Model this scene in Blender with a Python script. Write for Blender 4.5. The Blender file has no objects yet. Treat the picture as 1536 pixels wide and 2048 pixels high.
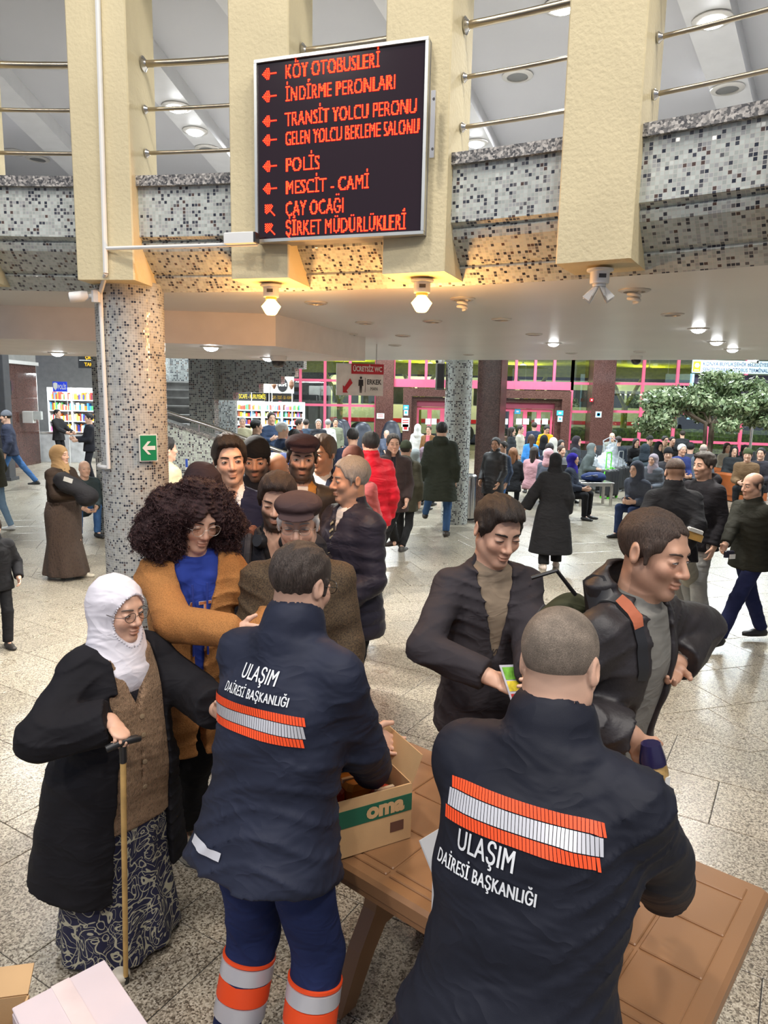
import bpy, math, random
import numpy as np
from mathutils import Vector, Matrix, Euler
from mathutils.bvhtree import BVHTree

# ------------------------------------------------------------------ camera, world, lights, exposure
SC = bpy.context.scene
COL = SC.collection
FPX, CAMH, PITCH, ROLL = 1410.0, 2.20, math.radians(9.15), 0.020      # focal length in pixels of a 1536 x 2048 frame
cam_data = bpy.data.cameras.new('camera'); cam = bpy.data.objects.new('camera', cam_data); COL.objects.link(cam)
cam_data.sensor_fit = 'VERTICAL'; cam_data.sensor_height = 36.0; cam_data.lens = 36.0 * FPX / 2048.0
cam_data.clip_start = 0.05; cam_data.clip_end = 300
cam.matrix_world = Matrix.Translation((0, 0, CAMH)) @ Matrix.Rotation(math.pi/2 - PITCH, 4, 'X') @ Matrix.Rotation(ROLL, 4, 'Z')
SC.camera = cam

world = bpy.data.worlds.new('night_hall'); SC.world = world; world.use_nodes = True
world.node_tree.nodes['Background'].inputs[0].default_value = (0.72, 0.80, 1.0, 1)
world.node_tree.nodes['Background'].inputs[1].default_value = 0.45

def lamp(kind, name, loc, power, color=(1, 1, 1), size=0.1, target=None, spot=None):
    d = bpy.data.lights.new(name, kind); d.energy = power; d.color = color
    o = bpy.data.objects.new(name, d); COL.objects.link(o); o.location = loc
    if kind == 'AREA':
        d.shape = 'DISK'; d.size = size
    else:
        d.shadow_soft_size = size
    if spot: d.spot_size = math.radians(spot); d.spot_blend = 0.6
    if target is not None:
        o.rotation_euler = (Vector(target) - Vector(loc)).to_track_quat('-Z', 'Y').to_euler()
    return o
# added fill lamps, out of view above and behind the camera, light the foreground
for i, (x, y, p) in enumerate(((-4.2, -1.0, 165), (-1.4, -3.4, 165), (1.6, -2.6, 165), (3.4, 0.0, 140), (-1.2, 1.6, 110), (1.2, 1.0, 95))):
    lamp('AREA', 'atrium_fill', (x, y, 6.8), p*0.85, (1.0, 0.94, 0.86), 0.5)
# fill lights added between the gallery beams to brighten its ceiling
for a, r in ((98, 8.2), (84.5, 8.6), (76, 8.6), (68, 8.4), (59.5, 8.2), (51, 8.0)):
    lamp('AREA', 'gallery_fill', (-1.95+r*math.cos(math.radians(a)), -1.72+r*math.sin(math.radians(a)), 4.38), 42, (0.95, 0.97, 1.0), 0.35)
# spots added out of view under the low ceiling, to light the stair balustrade
for x, y in ((-4.6, 8.5), (-2.7, 8.4), (-1.0, 8.3), (-0.2, 9.6)):
    lamp('SPOT', 'stair_fill', (x, y, 2.70), 75, (1.0, 0.98, 0.93), .06, (x, y, 0), 165)
# ceiling luminaires of the waiting hall beyond the low ceiling
for x, y, p in ((-8.0, 13.5, 620), (-3.0, 13.2, 500), (1.5, 14.2, 620), (6.0, 13.6, 700), (10.5, 14.0, 700), (-6.5, 19.5, 620), (-1.0, 19.5, 620), (4.0, 20.0, 800), (9.0, 19.5, 800), (0.0, 25.0, 600), (6.0, 24.5, 700), (12.0, 22.5, 700)):
    lamp('AREA', 'hall_lamp', (x, y, 5.2), p*0.5, (0.88, 0.97, 1.0), 0.8)

vs = SC.view_settings
vs.view_transform = 'Standard'; vs.look = 'None'; vs.gamma = 1.0; vs.use_curve_mapping = False
vs.exposure = 0.12
SC.cycles.max_bounces = 6; SC.cycles.diffuse_bounces = 3; SC.cycles.glossy_bounces = 3
SC.cycles.transmission_bounces = 4; SC.cycles.transparent_max_bounces = 8
SC.cycles.caustics_reflective = False; SC.cycles.caustics_refractive = False
SC.cycles.sample_clamp_indirect = 4.0; SC.cycles.adaptive_threshold = 0.02

# camera frame, used only to turn measured bearings of the photograph into world positions at a known distance
_f = np.array([0, math.cos(PITCH), -math.sin(PITCH)]); _u0 = np.array([0, math.sin(PITCH), math.cos(PITCH)]); _r0 = np.array([1., 0, 0])
_r = _r0*math.cos(ROLL) + _u0*math.sin(ROLL); _u = -_r0*math.sin(ROLL) + _u0*math.cos(ROLL)
def _ray(x, y): return _f + _r*(x-768)/FPX - _u*(y-1024)/FPX
def at_y(x, y, Y):
    d = _ray(x, y); return np.array([0, 0, CAMH]) + d*Y/d[1]
def at_z(x, y, z):
    d = _ray(x, y); return np.array([0, 0, CAMH]) + d*(z-CAMH)/d[2]
# ------------------------------------------------------------------ helpers
RND = random.Random(7)
def V(*a): return np.array(a, float)
def nrm(v):
    v = np.asarray(v, float); n = np.linalg.norm(v); return v/n if n > 1e-9 else v
def rotz(a): c, s = math.cos(a), math.sin(a); return np.array([[c, -s, 0], [s, c, 0], [0, 0, 1.]])
def rotx(a): c, s = math.cos(a), math.sin(a); return np.array([[1., 0, 0], [0, c, -s], [0, s, c]])
def roty(a): c, s = math.cos(a), math.sin(a); return np.array([[c, 0, s], [0, 1., 0], [-s, 0, c]])
D2R = math.pi/180

def s2l(c):
    return tuple(((x/255.)/12.92 if x/255. <= 0.04045 else ((x/255.+0.055)/1.055)**2.4) for x in c)

def props(o, label=None, cat=None, group=None, kind=None):
    if label: o['label'] = label
    if cat: o['category'] = cat
    if group: o['group'] = group
    if kind: o['kind'] = kind
    return o
def empty(name, loc=(0, 0, 0), rz=0.0, parent=None):
    o = bpy.data.objects.new(name, None); COL.objects.link(o)
    o.location = tuple(loc); o.rotation_euler = (0, 0, rz); o.empty_display_size = 0.1
    if parent: o.parent = parent
    return o
def thing(name, label, cat, loc=(0, 0, 0), rz=0.0, group=None, kind=None):
    return props(empty(name, loc, rz), label, cat, group, kind)

def link_mesh(name, me, mat=None, parent=None, smooth=False):
    o = bpy.data.objects.new(name, me); COL.objects.link(o)
    if mat is not None:
        me.materials.clear(); me.materials.append(mat)
    if parent is not None: o.parent = parent
    if smooth and len(me.polygons):
        me.polygons.foreach_set('use_smooth', np.ones(len(me.polygons), bool))
    return o
def np_mesh(name, v, quads):
    me = bpy.data.meshes.new(name)
    v = np.asarray(v, np.float32); quads = np.asarray(quads, np.int32); k = quads.shape[1]
    me.vertices.add(len(v)); me.vertices.foreach_set('co', v.ravel())
    me.loops.add(quads.size); me.loops.foreach_set('vertex_index', quads.ravel())
    me.polygons.add(len(quads)); me.polygons.foreach_set('loop_start', np.arange(0, quads.size, k, dtype=np.int32))
    me.polygons.foreach_set('loop_total', np.full(len(quads), k, np.int32))
    me.update(calc_edges=True); return me
def copy_tree(o, parent=None):
    c = o.copy(); COL.objects.link(c)
    if parent is not None: c.parent = parent
    for ch in list(o.children):
        copy_tree(ch, c)
    return c

class MB:
    """collects simple solids into one mesh; uv is optional (metres)"""
    def __init__(s): s.v = []; s.f = []; s.uv = []; s.M = None
    def _add(s, vs, fs, uvs=None):
        b = len(s.v)
        for p in vs:
            p = np.asarray(p, float)
            if s.M is not None: p = s.M[0] @ p + s.M[1]
            s.v.append(tuple(p))
        for i, f in enumerate(fs):
            s.f.append(tuple(b+j for j in f))
            s.uv.append(uvs[i] if uvs else [(0, 0)]*len(f))
        return s
    def box(s, c, d, R=None):
        c = np.asarray(c, float); h = np.asarray(d, float)/2; R = np.eye(3) if R is None else R
        P = [c + R @ (h*np.array(k)) for k in ((-1,-1,-1),(1,-1,-1),(1,1,-1),(-1,1,-1),(-1,-1,1),(1,-1,1),(1,1,1),(-1,1,1))]
        return s._add(P, [(3,2,1,0),(4,5,6,7),(0,1,5,4),(1,2,6,5),(2,3,7,6),(3,0,4,7)])
    def bevbox(s, c, d, b=0.01, R=None):
        """box with its vertical and top edges chamfered"""
        c = np.asarray(c, float); hx, hy, hz = np.asarray(d, float)/2; R = np.eye(3) if R is None else R
        def ring(x, y, z): return [(-x+b,-y,z),(x-b,-y,z),(x,-y+b,z),(x,y-b,z),(x-b,y,z),(-x+b,y,z),(-x,y-b,z),(-x,-y+b,z)]
        rs = ring(hx, hy, -hz) + ring(hx, hy, hz-b) + ring(hx-b, hy-b, hz)
        P = [c + R @ np.array(p) for p in rs]
        F = [tuple(range(7, -1, -1)), tuple(range(16, 24))]
        for k in range(2):
            for i in range(8): F.append((8*k+i, 8*k+(i+1) % 8, 8*k+8+(i+1) % 8, 8*k+8+i))
        return s._add(P, F)
    def prism(s, poly, z0, z1):
        n = len(poly)
        P = [(x, y, z0) for x, y in poly] + [(x, y, z1) for x, y in poly]
        F = [tuple(range(n-1, -1, -1)), tuple(range(n, 2*n))] + [(i, (i+1) % n, n+(i+1) % n, n+i) for i in range(n)]
        return s._add(P, F)
    def prism_dir(s, pts, off):
        """planar polygon (3d points) extruded by a vector"""
        n = len(pts); off = np.asarray(off, float)
        P = [np.asarray(p, float) for p in pts] + [np.asarray(p, float)+off for p in pts]
        F = [tuple(range(n-1, -1, -1)), tuple(range(n, 2*n))] + [(i, (i+1) % n, n+(i+1) % n, n+i) for i in range(n)]
        return s._add(P, F)
    def tube(s, pts, r, n=10, caps=True):
        pts = [np.asarray(p, float) for p in pts]; m = len(pts)
        rr = r if hasattr(r, '__len__') else [r]*m
        T = [nrm(pts[min(i+1, m-1)]-pts[max(i-1, 0)]) for i in range(m)]
        a = np.array([0, 0, 1.]) if abs(T[0][2]) < 0.9 else np.array([1., 0, 0])
        u = nrm(np.cross(T[0], a)); P = []; F = []
        for i in range(m):
            u = nrm(u - T[i]*np.dot(u, T[i])); w = np.cross(T[i], u)
            for j in range(n):
                t = 2*math.pi*j/n; P.append(pts[i] + rr[i]*(math.cos(t)*u+math.sin(t)*w))
        for i in range(m-1):
            for j in range(n): F.append((i*n+j, i*n+(j+1) % n, (i+1)*n+(j+1) % n, (i+1)*n+j))
        if caps: F.append(tuple(range(n-1, -1, -1))); F.append(tuple(range((m-1)*n, m*n)))
        return s._add(P, F)
    def lathe(s, prof, c=(0, 0, 0), n=24, R=None, uvscale=None):
        """prof: (radius, z)"""
        c = np.asarray(c, float); R = np.eye(3) if R is None else R; P = []; F = []; U = []
        L = [0.]
        for i in range(1, len(prof)): L.append(L[-1]+math.hypot(prof[i][0]-prof[i-1][0], prof[i][1]-prof[i-1][1]))
        R0 = max(p[0] for p in prof)
        for (r, z) in prof:
            for j in range(n):
                t = 2*math.pi*j/n; P.append(c + R @ np.array([r*math.cos(t), r*math.sin(t), z]))
        for i in range(len(prof)-1):
            for j in range(n):
                F.append((i*n+j, i*n+(j+1) % n, (i+1)*n+(j+1) % n, (i+1)*n+j))
                a, b = 2*math.pi*R0*j/n, 2*math.pi*R0*(j+1)/n
                U.append([(a, L[i]), (b, L[i]), (b, L[i+1]), (a, L[i+1])])
        F.append(tuple(range(n-1, -1, -1))); U.append([(0, 0)]*n)
        F.append(tuple(range((len(prof)-1)*n, len(prof)*n))); U.append([(0, 0)]*n)
        return s._add(P, F, U)
    def strip(s, A, B, ua=None, va=0.0, vb=1.0):
        """quads between two polylines with uv: u along, v across (metres)"""
        n = len(A); P = [np.asarray(p, float) for p in A]+[np.asarray(p, float) for p in B]
        if ua is None:
            ua = [0.]
            for i in range(1, n): ua.append(ua[-1]+float(np.linalg.norm(P[i]-P[i-1])))
        F = [(i, i+1, n+i+1, n+i) for i in range(n-1)]
        U = [[(ua[i], va), (ua[i+1], va), (ua[i+1], vb), (ua[i], vb)] for i in range(n-1)]
        return s._add(P, F, U)
    def quad(s, a, b, c, d, w, h):
        return s._add([a, b, c, d], [(0, 1, 2, 3)], [[(0, 0), (w, 0), (w, h), (0, h)]])
    def build(s, name, mat, parent=None, smooth=False, uv=False):
        me = bpy.data.meshes.new(name); me.from_pydata(s.v, [], s.f)
        if uv:
            l = me.uv_layers.new(name='uv'); flat = [c for f in s.uv for p in f for c in p]
            l.data.foreach_set('uv', flat)
        me.update()
        o = link_mesh(name, me, mat, parent, smooth)
        if smooth: me.set_sharp_from_angle(angle=0.7)
        return o

# ------------------------------------------------------------------ materials
_M = {}
class NT:
    def __init__(s, name):
        m = bpy.data.materials.new(name); m.use_nodes = True; s.m = m; s.t = m.node_tree; s.b = s.t.nodes['Principled BSDF']
    def n(s, t, **k):
        x = s.t.nodes.new(t)
        for a, b in k.items(): setattr(x, a, b)
        return x
    def l(s, a, b): s.t.links.new(a, b)
    def set(s, **k):
        for a, b in k.items():
            s.b.inputs[a.replace('_', ' ')].default_value = b
    def math(s, op, a, b=None, c=None):
        x = s.n('ShaderNodeMath', operation=op)
        for i, q in enumerate((a, b, c)):
            if q is None: continue
            if hasattr(q, 'is_linked'): s.l(q, x.inputs[i])
            else: x.inputs[i].default_value = q
        return x.outputs[0]
    def mix(s, f, a, b):
        x = s.n('ShaderNodeMix', data_type='RGBA')
        for i, q in ((0, f), (6, a), (7, b)):
            if hasattr(q, 'is_linked'): s.l(q, x.inputs[i])
            else: x.inputs[i].default_value = q if i == 0 else (*q[:3], 1)
        return x.outputs[2]
    def coord(s, kind='Object'):
        return s.n('ShaderNodeTexCoord').outputs[kind]
    def noise(s, vec, scale, detail=2.0, rough=0.5, out=0):
        x = s.n('ShaderNodeTexNoise'); x.inputs['Scale'].default_value = scale; x.inputs['Detail'].default_value = detail
        x.inputs['Roughness'].default_value = rough; s.l(vec, x.inputs['Vector']); return x.outputs[out]
    def ramp(s, fac, stops, const=False):
        x = s.n('ShaderNodeValToRGB'); e = x.color_ramp.elements
        if const: x.color_ramp.interpolation = 'CONSTANT'
        while len(e) > 1: e.remove(e[-1])
        e[0].position = stops[0][0]; e[0].color = (*stops[0][1][:3], 1)
        for p, c in stops[1:]:
            q = e.new(p); q.color = (*c[:3], 1)
        s.l(fac, x.inputs[0]); return x.outputs[0]
    def bump(s, h, strength=0.3, dist=0.01):
        x = s.n('ShaderNodeBump'); x.inputs['Strength'].default_value = strength; x.inputs['Distance'].default_value = dist
        s.l(h, x.inputs['Height']); s.l(x.outputs[0], s.b.inputs['Normal'])
def hexc(c): return s2l(c) if max(c) > 1.5 else tuple(c)
def mat(name, c, rough=0.5, metal=0.0, var=0.06, vscale=6.0, bump=0.0, bscale=60.0, bdist=0.002, vcol=False, emit=None, coat=0.0, spec=0.5, sheen=0.0):
    key = (name, tuple(c), rough, metal, var, bump, bscale, vcol, emit)
    if key in _M: return _M[key]
    T = NT(name); c = hexc(c); T.set(Roughness=rough, Metallic=metal, Coat_Weight=coat, Specular_IOR_Level=spec, Sheen_Weight=sheen)
    P = T.coord('Object')
    if vcol:
        a = T.n('ShaderNodeVertexColor', layer_name='Col'); base = a.outputs[0]
    else: base = None
    if var > 0:
        nz = T.noise(P, vscale, 3.0)
        lo, hi = tuple(x*(1-var*2.2) for x in c), tuple(min(1, x*(1+var*2.2)) for x in c)
        if base is None:
            T.l(T.ramp(nz, [(0.3, lo), (0.7, hi)]), T.b.inputs['Base Color'])
        else:
            f = T.ramp(nz, [(0.3, (1-var,)*3), (0.7, (1.0,)*3)])
            x = T.n('ShaderNodeMix', data_type='RGBA', blend_type='MULTIPLY'); x.inputs[0].default_value = 1
            T.l(base, x.inputs[6]); T.l(f, x.inputs[7]); T.l(x.outputs[2], T.b.inputs['Base Color'])
    elif base is not None: T.l(base, T.b.inputs['Base Color'])
    else: T.set(Base_Color=(*c, 1))
    if bump > 0: T.bump(T.noise(P, bscale, 3.0), bump, bdist)
    if emit: T.set(Emission_Color=(*hexc(emit[0]), 1), Emission_Strength=emit[1])
    _M[key] = T.m; return T.m
def glow(name, c, strength):
    key = (name, tuple(c), strength)
    if key in _M: return _M[key]
    T = NT(name); T.set(Base_Color=(0.02, 0.02, 0.02, 1), Roughness=0.5, Emission_Color=(*hexc(c), 1), Emission_Strength=strength, Specular_IOR_Level=0.1)
    _M[key] = T.m; return T.m
def glass(name, tint=(0.9, 0.95, 0.93), rough=0.02, base=0.05):
    if name in _M: return _M[name]
    T = NT(name); out = T.t.nodes['Material Output']
    tr = T.n('ShaderNodeBsdfTransparent'); tr.inputs[0].default_value = (*tint, 1)
    gl = T.n('ShaderNodeBsdfGlossy'); gl.inputs['Roughness'].default_value = rough
    fr = T.n('ShaderNodeFresnel'); fr.inputs[0].default_value = 1.5
    f = T.math('ADD', fr.outputs[0], base)
    mx = T.n('ShaderNodeMixShader'); T.l(f, mx.inputs[0]); T.l(tr.outputs[0], mx.inputs[1]); T.l(gl.outputs[0], mx.inputs[2])
    T.l(mx.outputs[0], out.inputs[0]); _M[name] = T.m; return T.m
def mosaic(name, pitch=0.0165, dark=0.22, pale=(0.60, 0.64, 0.60), stretch=1.0):
    if name in _M: return _M[name]
    T = NT(name); uv = T.coord('UV')
    sc = T.n('ShaderNodeVectorMath', operation='SCALE'); T.l(uv, sc.inputs[0]); sc.inputs['Scale'].default_value = 1/pitch
    fl = T.n('ShaderNodeVectorMath', operation='FLOOR'); T.l(sc.outputs[0], fl.inputs[0])
    fr = T.n('ShaderNodeVectorMath', operation='FRACTION'); T.l(sc.outputs[0], fr.inputs[0])
    wn = T.n('ShaderNodeTexWhiteNoise', noise_dimensions='2D'); T.l(fl.outputs[0], wn.inputs['Vector'])
    p = pale; q = tuple(x*0.82 for x in p); w = tuple(min(1, x*1.12) for x in p)
    d0 = 1-dark
    colr = T.ramp(wn.outputs['Value'], [(0, p), (d0*0.35, q), (d0*0.6, w), (d0*0.86, (0.36, 0.37, 0.37)), (d0, (0.055, 0.06, 0.075)), (d0+dark*0.45, (0.12, 0.12, 0.13)), (d0+dark*0.72, (0.10, 0.065, 0.055)), (d0+dark*0.86, (0.03, 0.035, 0.05))], True)
    sx = T.n('ShaderNodeSeparateXYZ'); T.l(fr.outputs[0], sx.inputs[0])
    def edge(o):
        return T.math('LESS_THAN', T.math('ABSOLUTE', T.math('SUBTRACT', o, 0.5)), 0.42)
    tile = T.math('MULTIPLY', edge(sx.outputs[0]), edge(sx.outputs[1]))
    T.l(T.mix(tile, (0.50, 0.50, 0.47), colr), T.b.inputs['Base Color'])
    T.l(T.math('MULTIPLY_ADD', tile, -0.62, 0.75), T.b.inputs['Roughness'])
    # every tessera is set a little askew
    sub = T.n('ShaderNodeVectorMath', operation='SUBTRACT'); T.l(wn.outputs['Color'], sub.inputs[0]); sub.inputs[1].default_value = (0.5, 0.5, 0.5)
    s2 = T.n('ShaderNodeVectorMath', operation='SCALE'); T.l(sub.outputs[0], s2.inputs[0]); s2.inputs['Scale'].default_value = 0.16
    g = T.n('ShaderNodeNewGeometry'); ad = T.n('ShaderNodeVectorMath', operation='ADD'); T.l(g.outputs['Normal'], ad.inputs[0]); T.l(s2.outputs[0], ad.inputs[1])
    no = T.n('ShaderNodeVectorMath', operation='NORMALIZE'); T.l(ad.outputs[0], no.inputs[0]); T.l(no.outputs[0], T.b.inputs['Normal'])
    _M[name] = T.m; return T.m
def speckle(name, stops, scale=180, rough=0.2, low=0.0, bump=0.0, per_object=0.0):
    """granite: fine grains of several colours"""
    if name in _M: return _M[name]
    T = NT(name); g = T.n('ShaderNodeNewGeometry'); P = g.outputs['Position']
    vo = T.n('ShaderNodeTexVoronoi'); vo.inputs['Scale'].default_value = scale; T.l(P, vo.inputs['Vector'])
    sx = T.n('ShaderNodeSeparateColor'); T.l(vo.outputs['Color'], sx.inputs[0])
    nz = T.noise(P, scale*0.35, 2.0)
    f = T.math('MULTIPLY_ADD', nz, 0.5, T.math('MULTIPLY', sx.outputs[0], 0.62))
    f = T.math('SUBTRACT', f, 0.06)
    c = T.ramp(f, stops)
    if per_object:
        oi = T.n('ShaderNodeObjectInfo'); v = T.math('MULTIPLY_ADD', oi.outputs['Random'], per_object, 1-per_object/2)
        lw = T.noise(P, 1.3, 2.0); v = T.math('MULTIPLY', v, T.math('MULTIPLY_ADD', lw, 0.24, 0.88))
        x = T.n('ShaderNodeMix', data_type='RGBA', blend_type='MULTIPLY'); x.inputs[0].default_value = 1
        T.l(c, x.inputs[6]); T.l(v, x.inputs[7]); c = x.outputs[2]
    T.l(c, T.b.inputs['Base Color'])
    r = T.noise(P, 3.0, 4.0); T.l(T.math('MULTIPLY_ADD', r, 0.22, rough-0.11), T.b.inputs['Roughness'])
    _M[name] = T.m; return T.m

# ------------------------------------------------------------------ lettering
def text_mesh(txt, size=1.0, bold=0.0, xscale=1.0, depth=0.0, align='LEFT', spacing=1.0, cuts=0):
    """flat text in the XZ plane (reads along +x, up +z, faces -y); returns (verts Nx3, faces)"""
    cu = bpy.data.curves.new('txt', 'FONT'); cu.body = txt; cu.size = size; cu.offset = bold; cu.align_x = align
    cu.space_character = spacing; cu.resolution_u = 3; cu.fill_mode = 'BOTH'
    cu.extrude = depth
    o = bpy.data.objects.new('txt', cu); COL.objects.link(o)
    dg = bpy.context.evaluated_depsgraph_get(); dg.update()
    me = bpy.data.meshes.new_from_object(o.evaluated_get(dg))
    v = np.array([tuple(x.co) for x in me.vertices]) if len(me.vertices) else np.zeros((0, 3))
    f = [tuple(p.vertices) for p in me.polygons]
    bpy.data.objects.remove(o); bpy.data.curves.remove(cu); bpy.data.meshes.remove(me)
    if len(v): v = np.stack([v[:, 0]*xscale, -v[:, 2], v[:, 1]], 1)
    return v, f
def text_obj(name, txt, size, loc, m, parent=None, R=None, fit=None, **k):
    v, f = text_mesh(txt, size, **k); R = np.eye(3) if R is None else R
    if fit: v[:, 0] *= fit/max(v[:, 0].max()-v[:, 0].min(), 1e-6)
    v = v @ R.T + np.asarray(loc, float)
    me = bpy.data.meshes.new(name); me.from_pydata([tuple(x) for x in v], [], f); me.update()
    return link_mesh(name, me, m, parent)
# ------------------------------------------------------------------ smooth solids (signed distance fields, meshed by surface nets)
def _axis(lo, hi, h, fine, hf):
    """coordinates from lo to hi: step hf inside the fine intervals, h elsewhere"""
    if not fine or hf >= h: return np.arange(lo, hi+h, h)
    out = [lo]; x = lo
    fine = sorted(fine)
    while x < hi:
        st = h
        for a, b in fine:
            if a-1e-6 <= x < b: st = hf; break
            if x < a < x+st: st = max(a-x, hf)
        x += st; out.append(x)
    return np.array(out)
class SDF:
    def __init__(s, h, hf=None): s.h = h; s.hf = hf or h; s.ops = []; s.fine = []; s.disp = None; s.lo = np.full(3, 9e9); s.hi = -s.lo
    def _grow(s, lo, hi): s.lo = np.minimum(s.lo, lo); s.hi = np.maximum(s.hi, hi)
    def add(s, fn, lo, hi, k=0.02):
        lo, hi = np.asarray(lo, float), np.asarray(hi, float); s._grow(lo, hi); s.ops.append((0, fn, lo, hi, k)); return s
    def sub(s, fn, lo, hi, k=0.006): s.ops.append((1, fn, np.asarray(lo, float), np.asarray(hi, float), k)); return s
    def cone(s, a, b, ra, rb, k=0.02, n=None, fl=1.0, op=0):
        """round cone from a to b; fl < 1 flattens it along n"""
        a, b = np.asarray(a, float), np.asarray(b, float); ba = b-a; L = max(ba@ba, 1e-12)
        if n is not None: n = nrm(n)
        def fn(X, Y, Z):
            px, py, pz = X-a[0], Y-a[1], Z-a[2]
            t = np.clip((px*ba[0]+py*ba[1]+pz*ba[2])/L, 0, 1)
            qx, qy, qz = px-t*ba[0], py-t*ba[1], pz-t*ba[2]
            if n is not None:
                d = (qx*n[0]+qy*n[1]+qz*n[2])*(1/fl-1); qx, qy, qz = qx+d*n[0], qy+d*n[1], qz+d*n[2]
            r = ra+(rb-ra)*t; d = np.sqrt(qx*qx+qy*qy+qz*qz)-r
            return d*(fl if n is not None else 1.0)
        m = max(ra, rb)
        if op == 0: return s.add(fn, np.minimum(a, b)-m, np.maximum(a, b)+m, k)
        return s.sub(fn, np.minimum(a, b)-m, np.maximum(a, b)+m, k)
    def ell(s, c, r, R=None, k=0.02, op=0):
        c, r = np.asarray(c, float), np.asarray(r, float)
        def fn(X, Y, Z):
            q = [X-c[0], Y-c[1], Z-c[2]]
            if R is not None: q = [R[0, i]*q[0]+R[1, i]*q[1]+R[2, i]*q[2] for i in range(3)]
            k0 = np.sqrt((q[0]/r[0])**2+(q[1]/r[1])**2+(q[2]/r[2])**2)
            k1 = np.sqrt((q[0]/r[0]**2)**2+(q[1]/r[1]**2)**2+(q[2]/r[2]**2)**2)
            return k0*(k0-1)/np.maximum(k1, 1e-6)
        ext = r if R is None else np.abs(R) @ r
        return (s.add if op == 0 else s.sub)(fn, c-ext, c+ext, k)
    def loft(s, o, R, st, k=0.02, p=2.2, op=0, fold=None):
        """stations (z, cx, cy, rx, ry) along the local z axis of frame (o, R)"""
        o = np.asarray(o, float); st = np.asarray(st, float)
        zz = np.linspace(st[0, 0], st[-1, 0], 160)
        tab = []
        for j in range(1, 5):
            y = np.interp(zz, st[:, 0], st[:, j]); w = np.ones(13)/13
            yp = np.concatenate([np.full(6, y[0]), y, np.full(6, y[-1])]); tab.append(np.convolve(yp, w, 'valid'))
        def fn(X, Y, Z):
            a, b, c = X-o[0], Y-o[1], Z-o[2]
            x, y, z = (R[0, i]*a+R[1, i]*b+R[2, i]*c for i in range(3))
            cx, cy, rx, ry = (np.interp(z, zz, t) for t in tab)
            if fold is not None:
                ang = np.arctan2(y-cy, x-cx); g = 1+fold[1]*np.sin(ang*fold[0]+1.3*np.sin(z*5)+fold[2])*np.clip((fold[3]-z)/max(fold[3]-zz[0], .01), 0, 1)
                rx, ry = rx*g, ry*g
            e = (np.abs((x-cx)/rx)**p+np.abs((y-cy)/ry)**p)**(1/p)
            d = (e-1)*np.minimum(rx, ry)
            return np.maximum(d, np.maximum(zz[0]-z, z-zz[-1]))
        m = max(st[:, 3].max()+np.abs(st[:, 1]).max(), st[:, 4].max()+np.abs(st[:, 2]).max())*1.25
        cs = [o+R @ np.array([sx*m, sy*m, z]) for sx in (-1, 1) for sy in (-1, 1) for z in (zz[0], zz[-1])]
        return (s.add if op == 0 else s.sub)(fn, np.min(cs, 0), np.max(cs, 0), k)
    def mesh(s, name):
        pad = 2.5*s.h; lo, hi = s.lo-pad, s.hi+pad
        fx = [[(f[0][i], f[1][i]) for f in s.fine] for i in range(3)]
        A = [_axis(lo[i], hi[i], s.h, fx[i], s.hf) for i in range(3)]
        D = np.full([len(a) for a in A], 1.0, np.float32)
        def box(l, h_, e):
            return [slice(max(0, int(np.searchsorted(A[i], l[i]-e))-1), min(len(A[i]), int(np.searchsorted(A[i], h_[i]+e))+1)) for i in range(3)]
        def pts(sl): return (A[0][sl[0]][:, None, None].astype(np.float32), A[1][sl[1]][None, :, None].astype(np.float32), A[2][sl[2]][None, None, :].astype(np.float32))
        for op, fn, l, h_, k in s.ops:
            sl = box(l, h_, (k+2.2*s.h) if op == 0 else 2.2*s.h+k)
            if any(q.stop <= q.start for q in sl): continue
            d = np.broadcast_to(fn(*pts(sl)), [q.stop-q.start for q in sl]).astype(np.float32); cur = D[tuple(sl)]
            if op == 0:
                w = np.maximum(k-np.abs(cur-d), 0)/k; D[tuple(sl)] = np.minimum(cur, d)-w*w*k*0.25
            else:
                d = -d; w = np.maximum(k-np.abs(cur-d), 0)/k; D[tuple(sl)] = np.maximum(cur, d)+w*w*k*0.25
        if s.disp is not None:
            I = np.nonzero(np.abs(D) < 0.06)
            D[I] -= s.disp(A[0][I[0]], A[1][I[1]], A[2][I[2]]).astype(np.float32)
        return surface_net(name, D, A)
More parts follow.
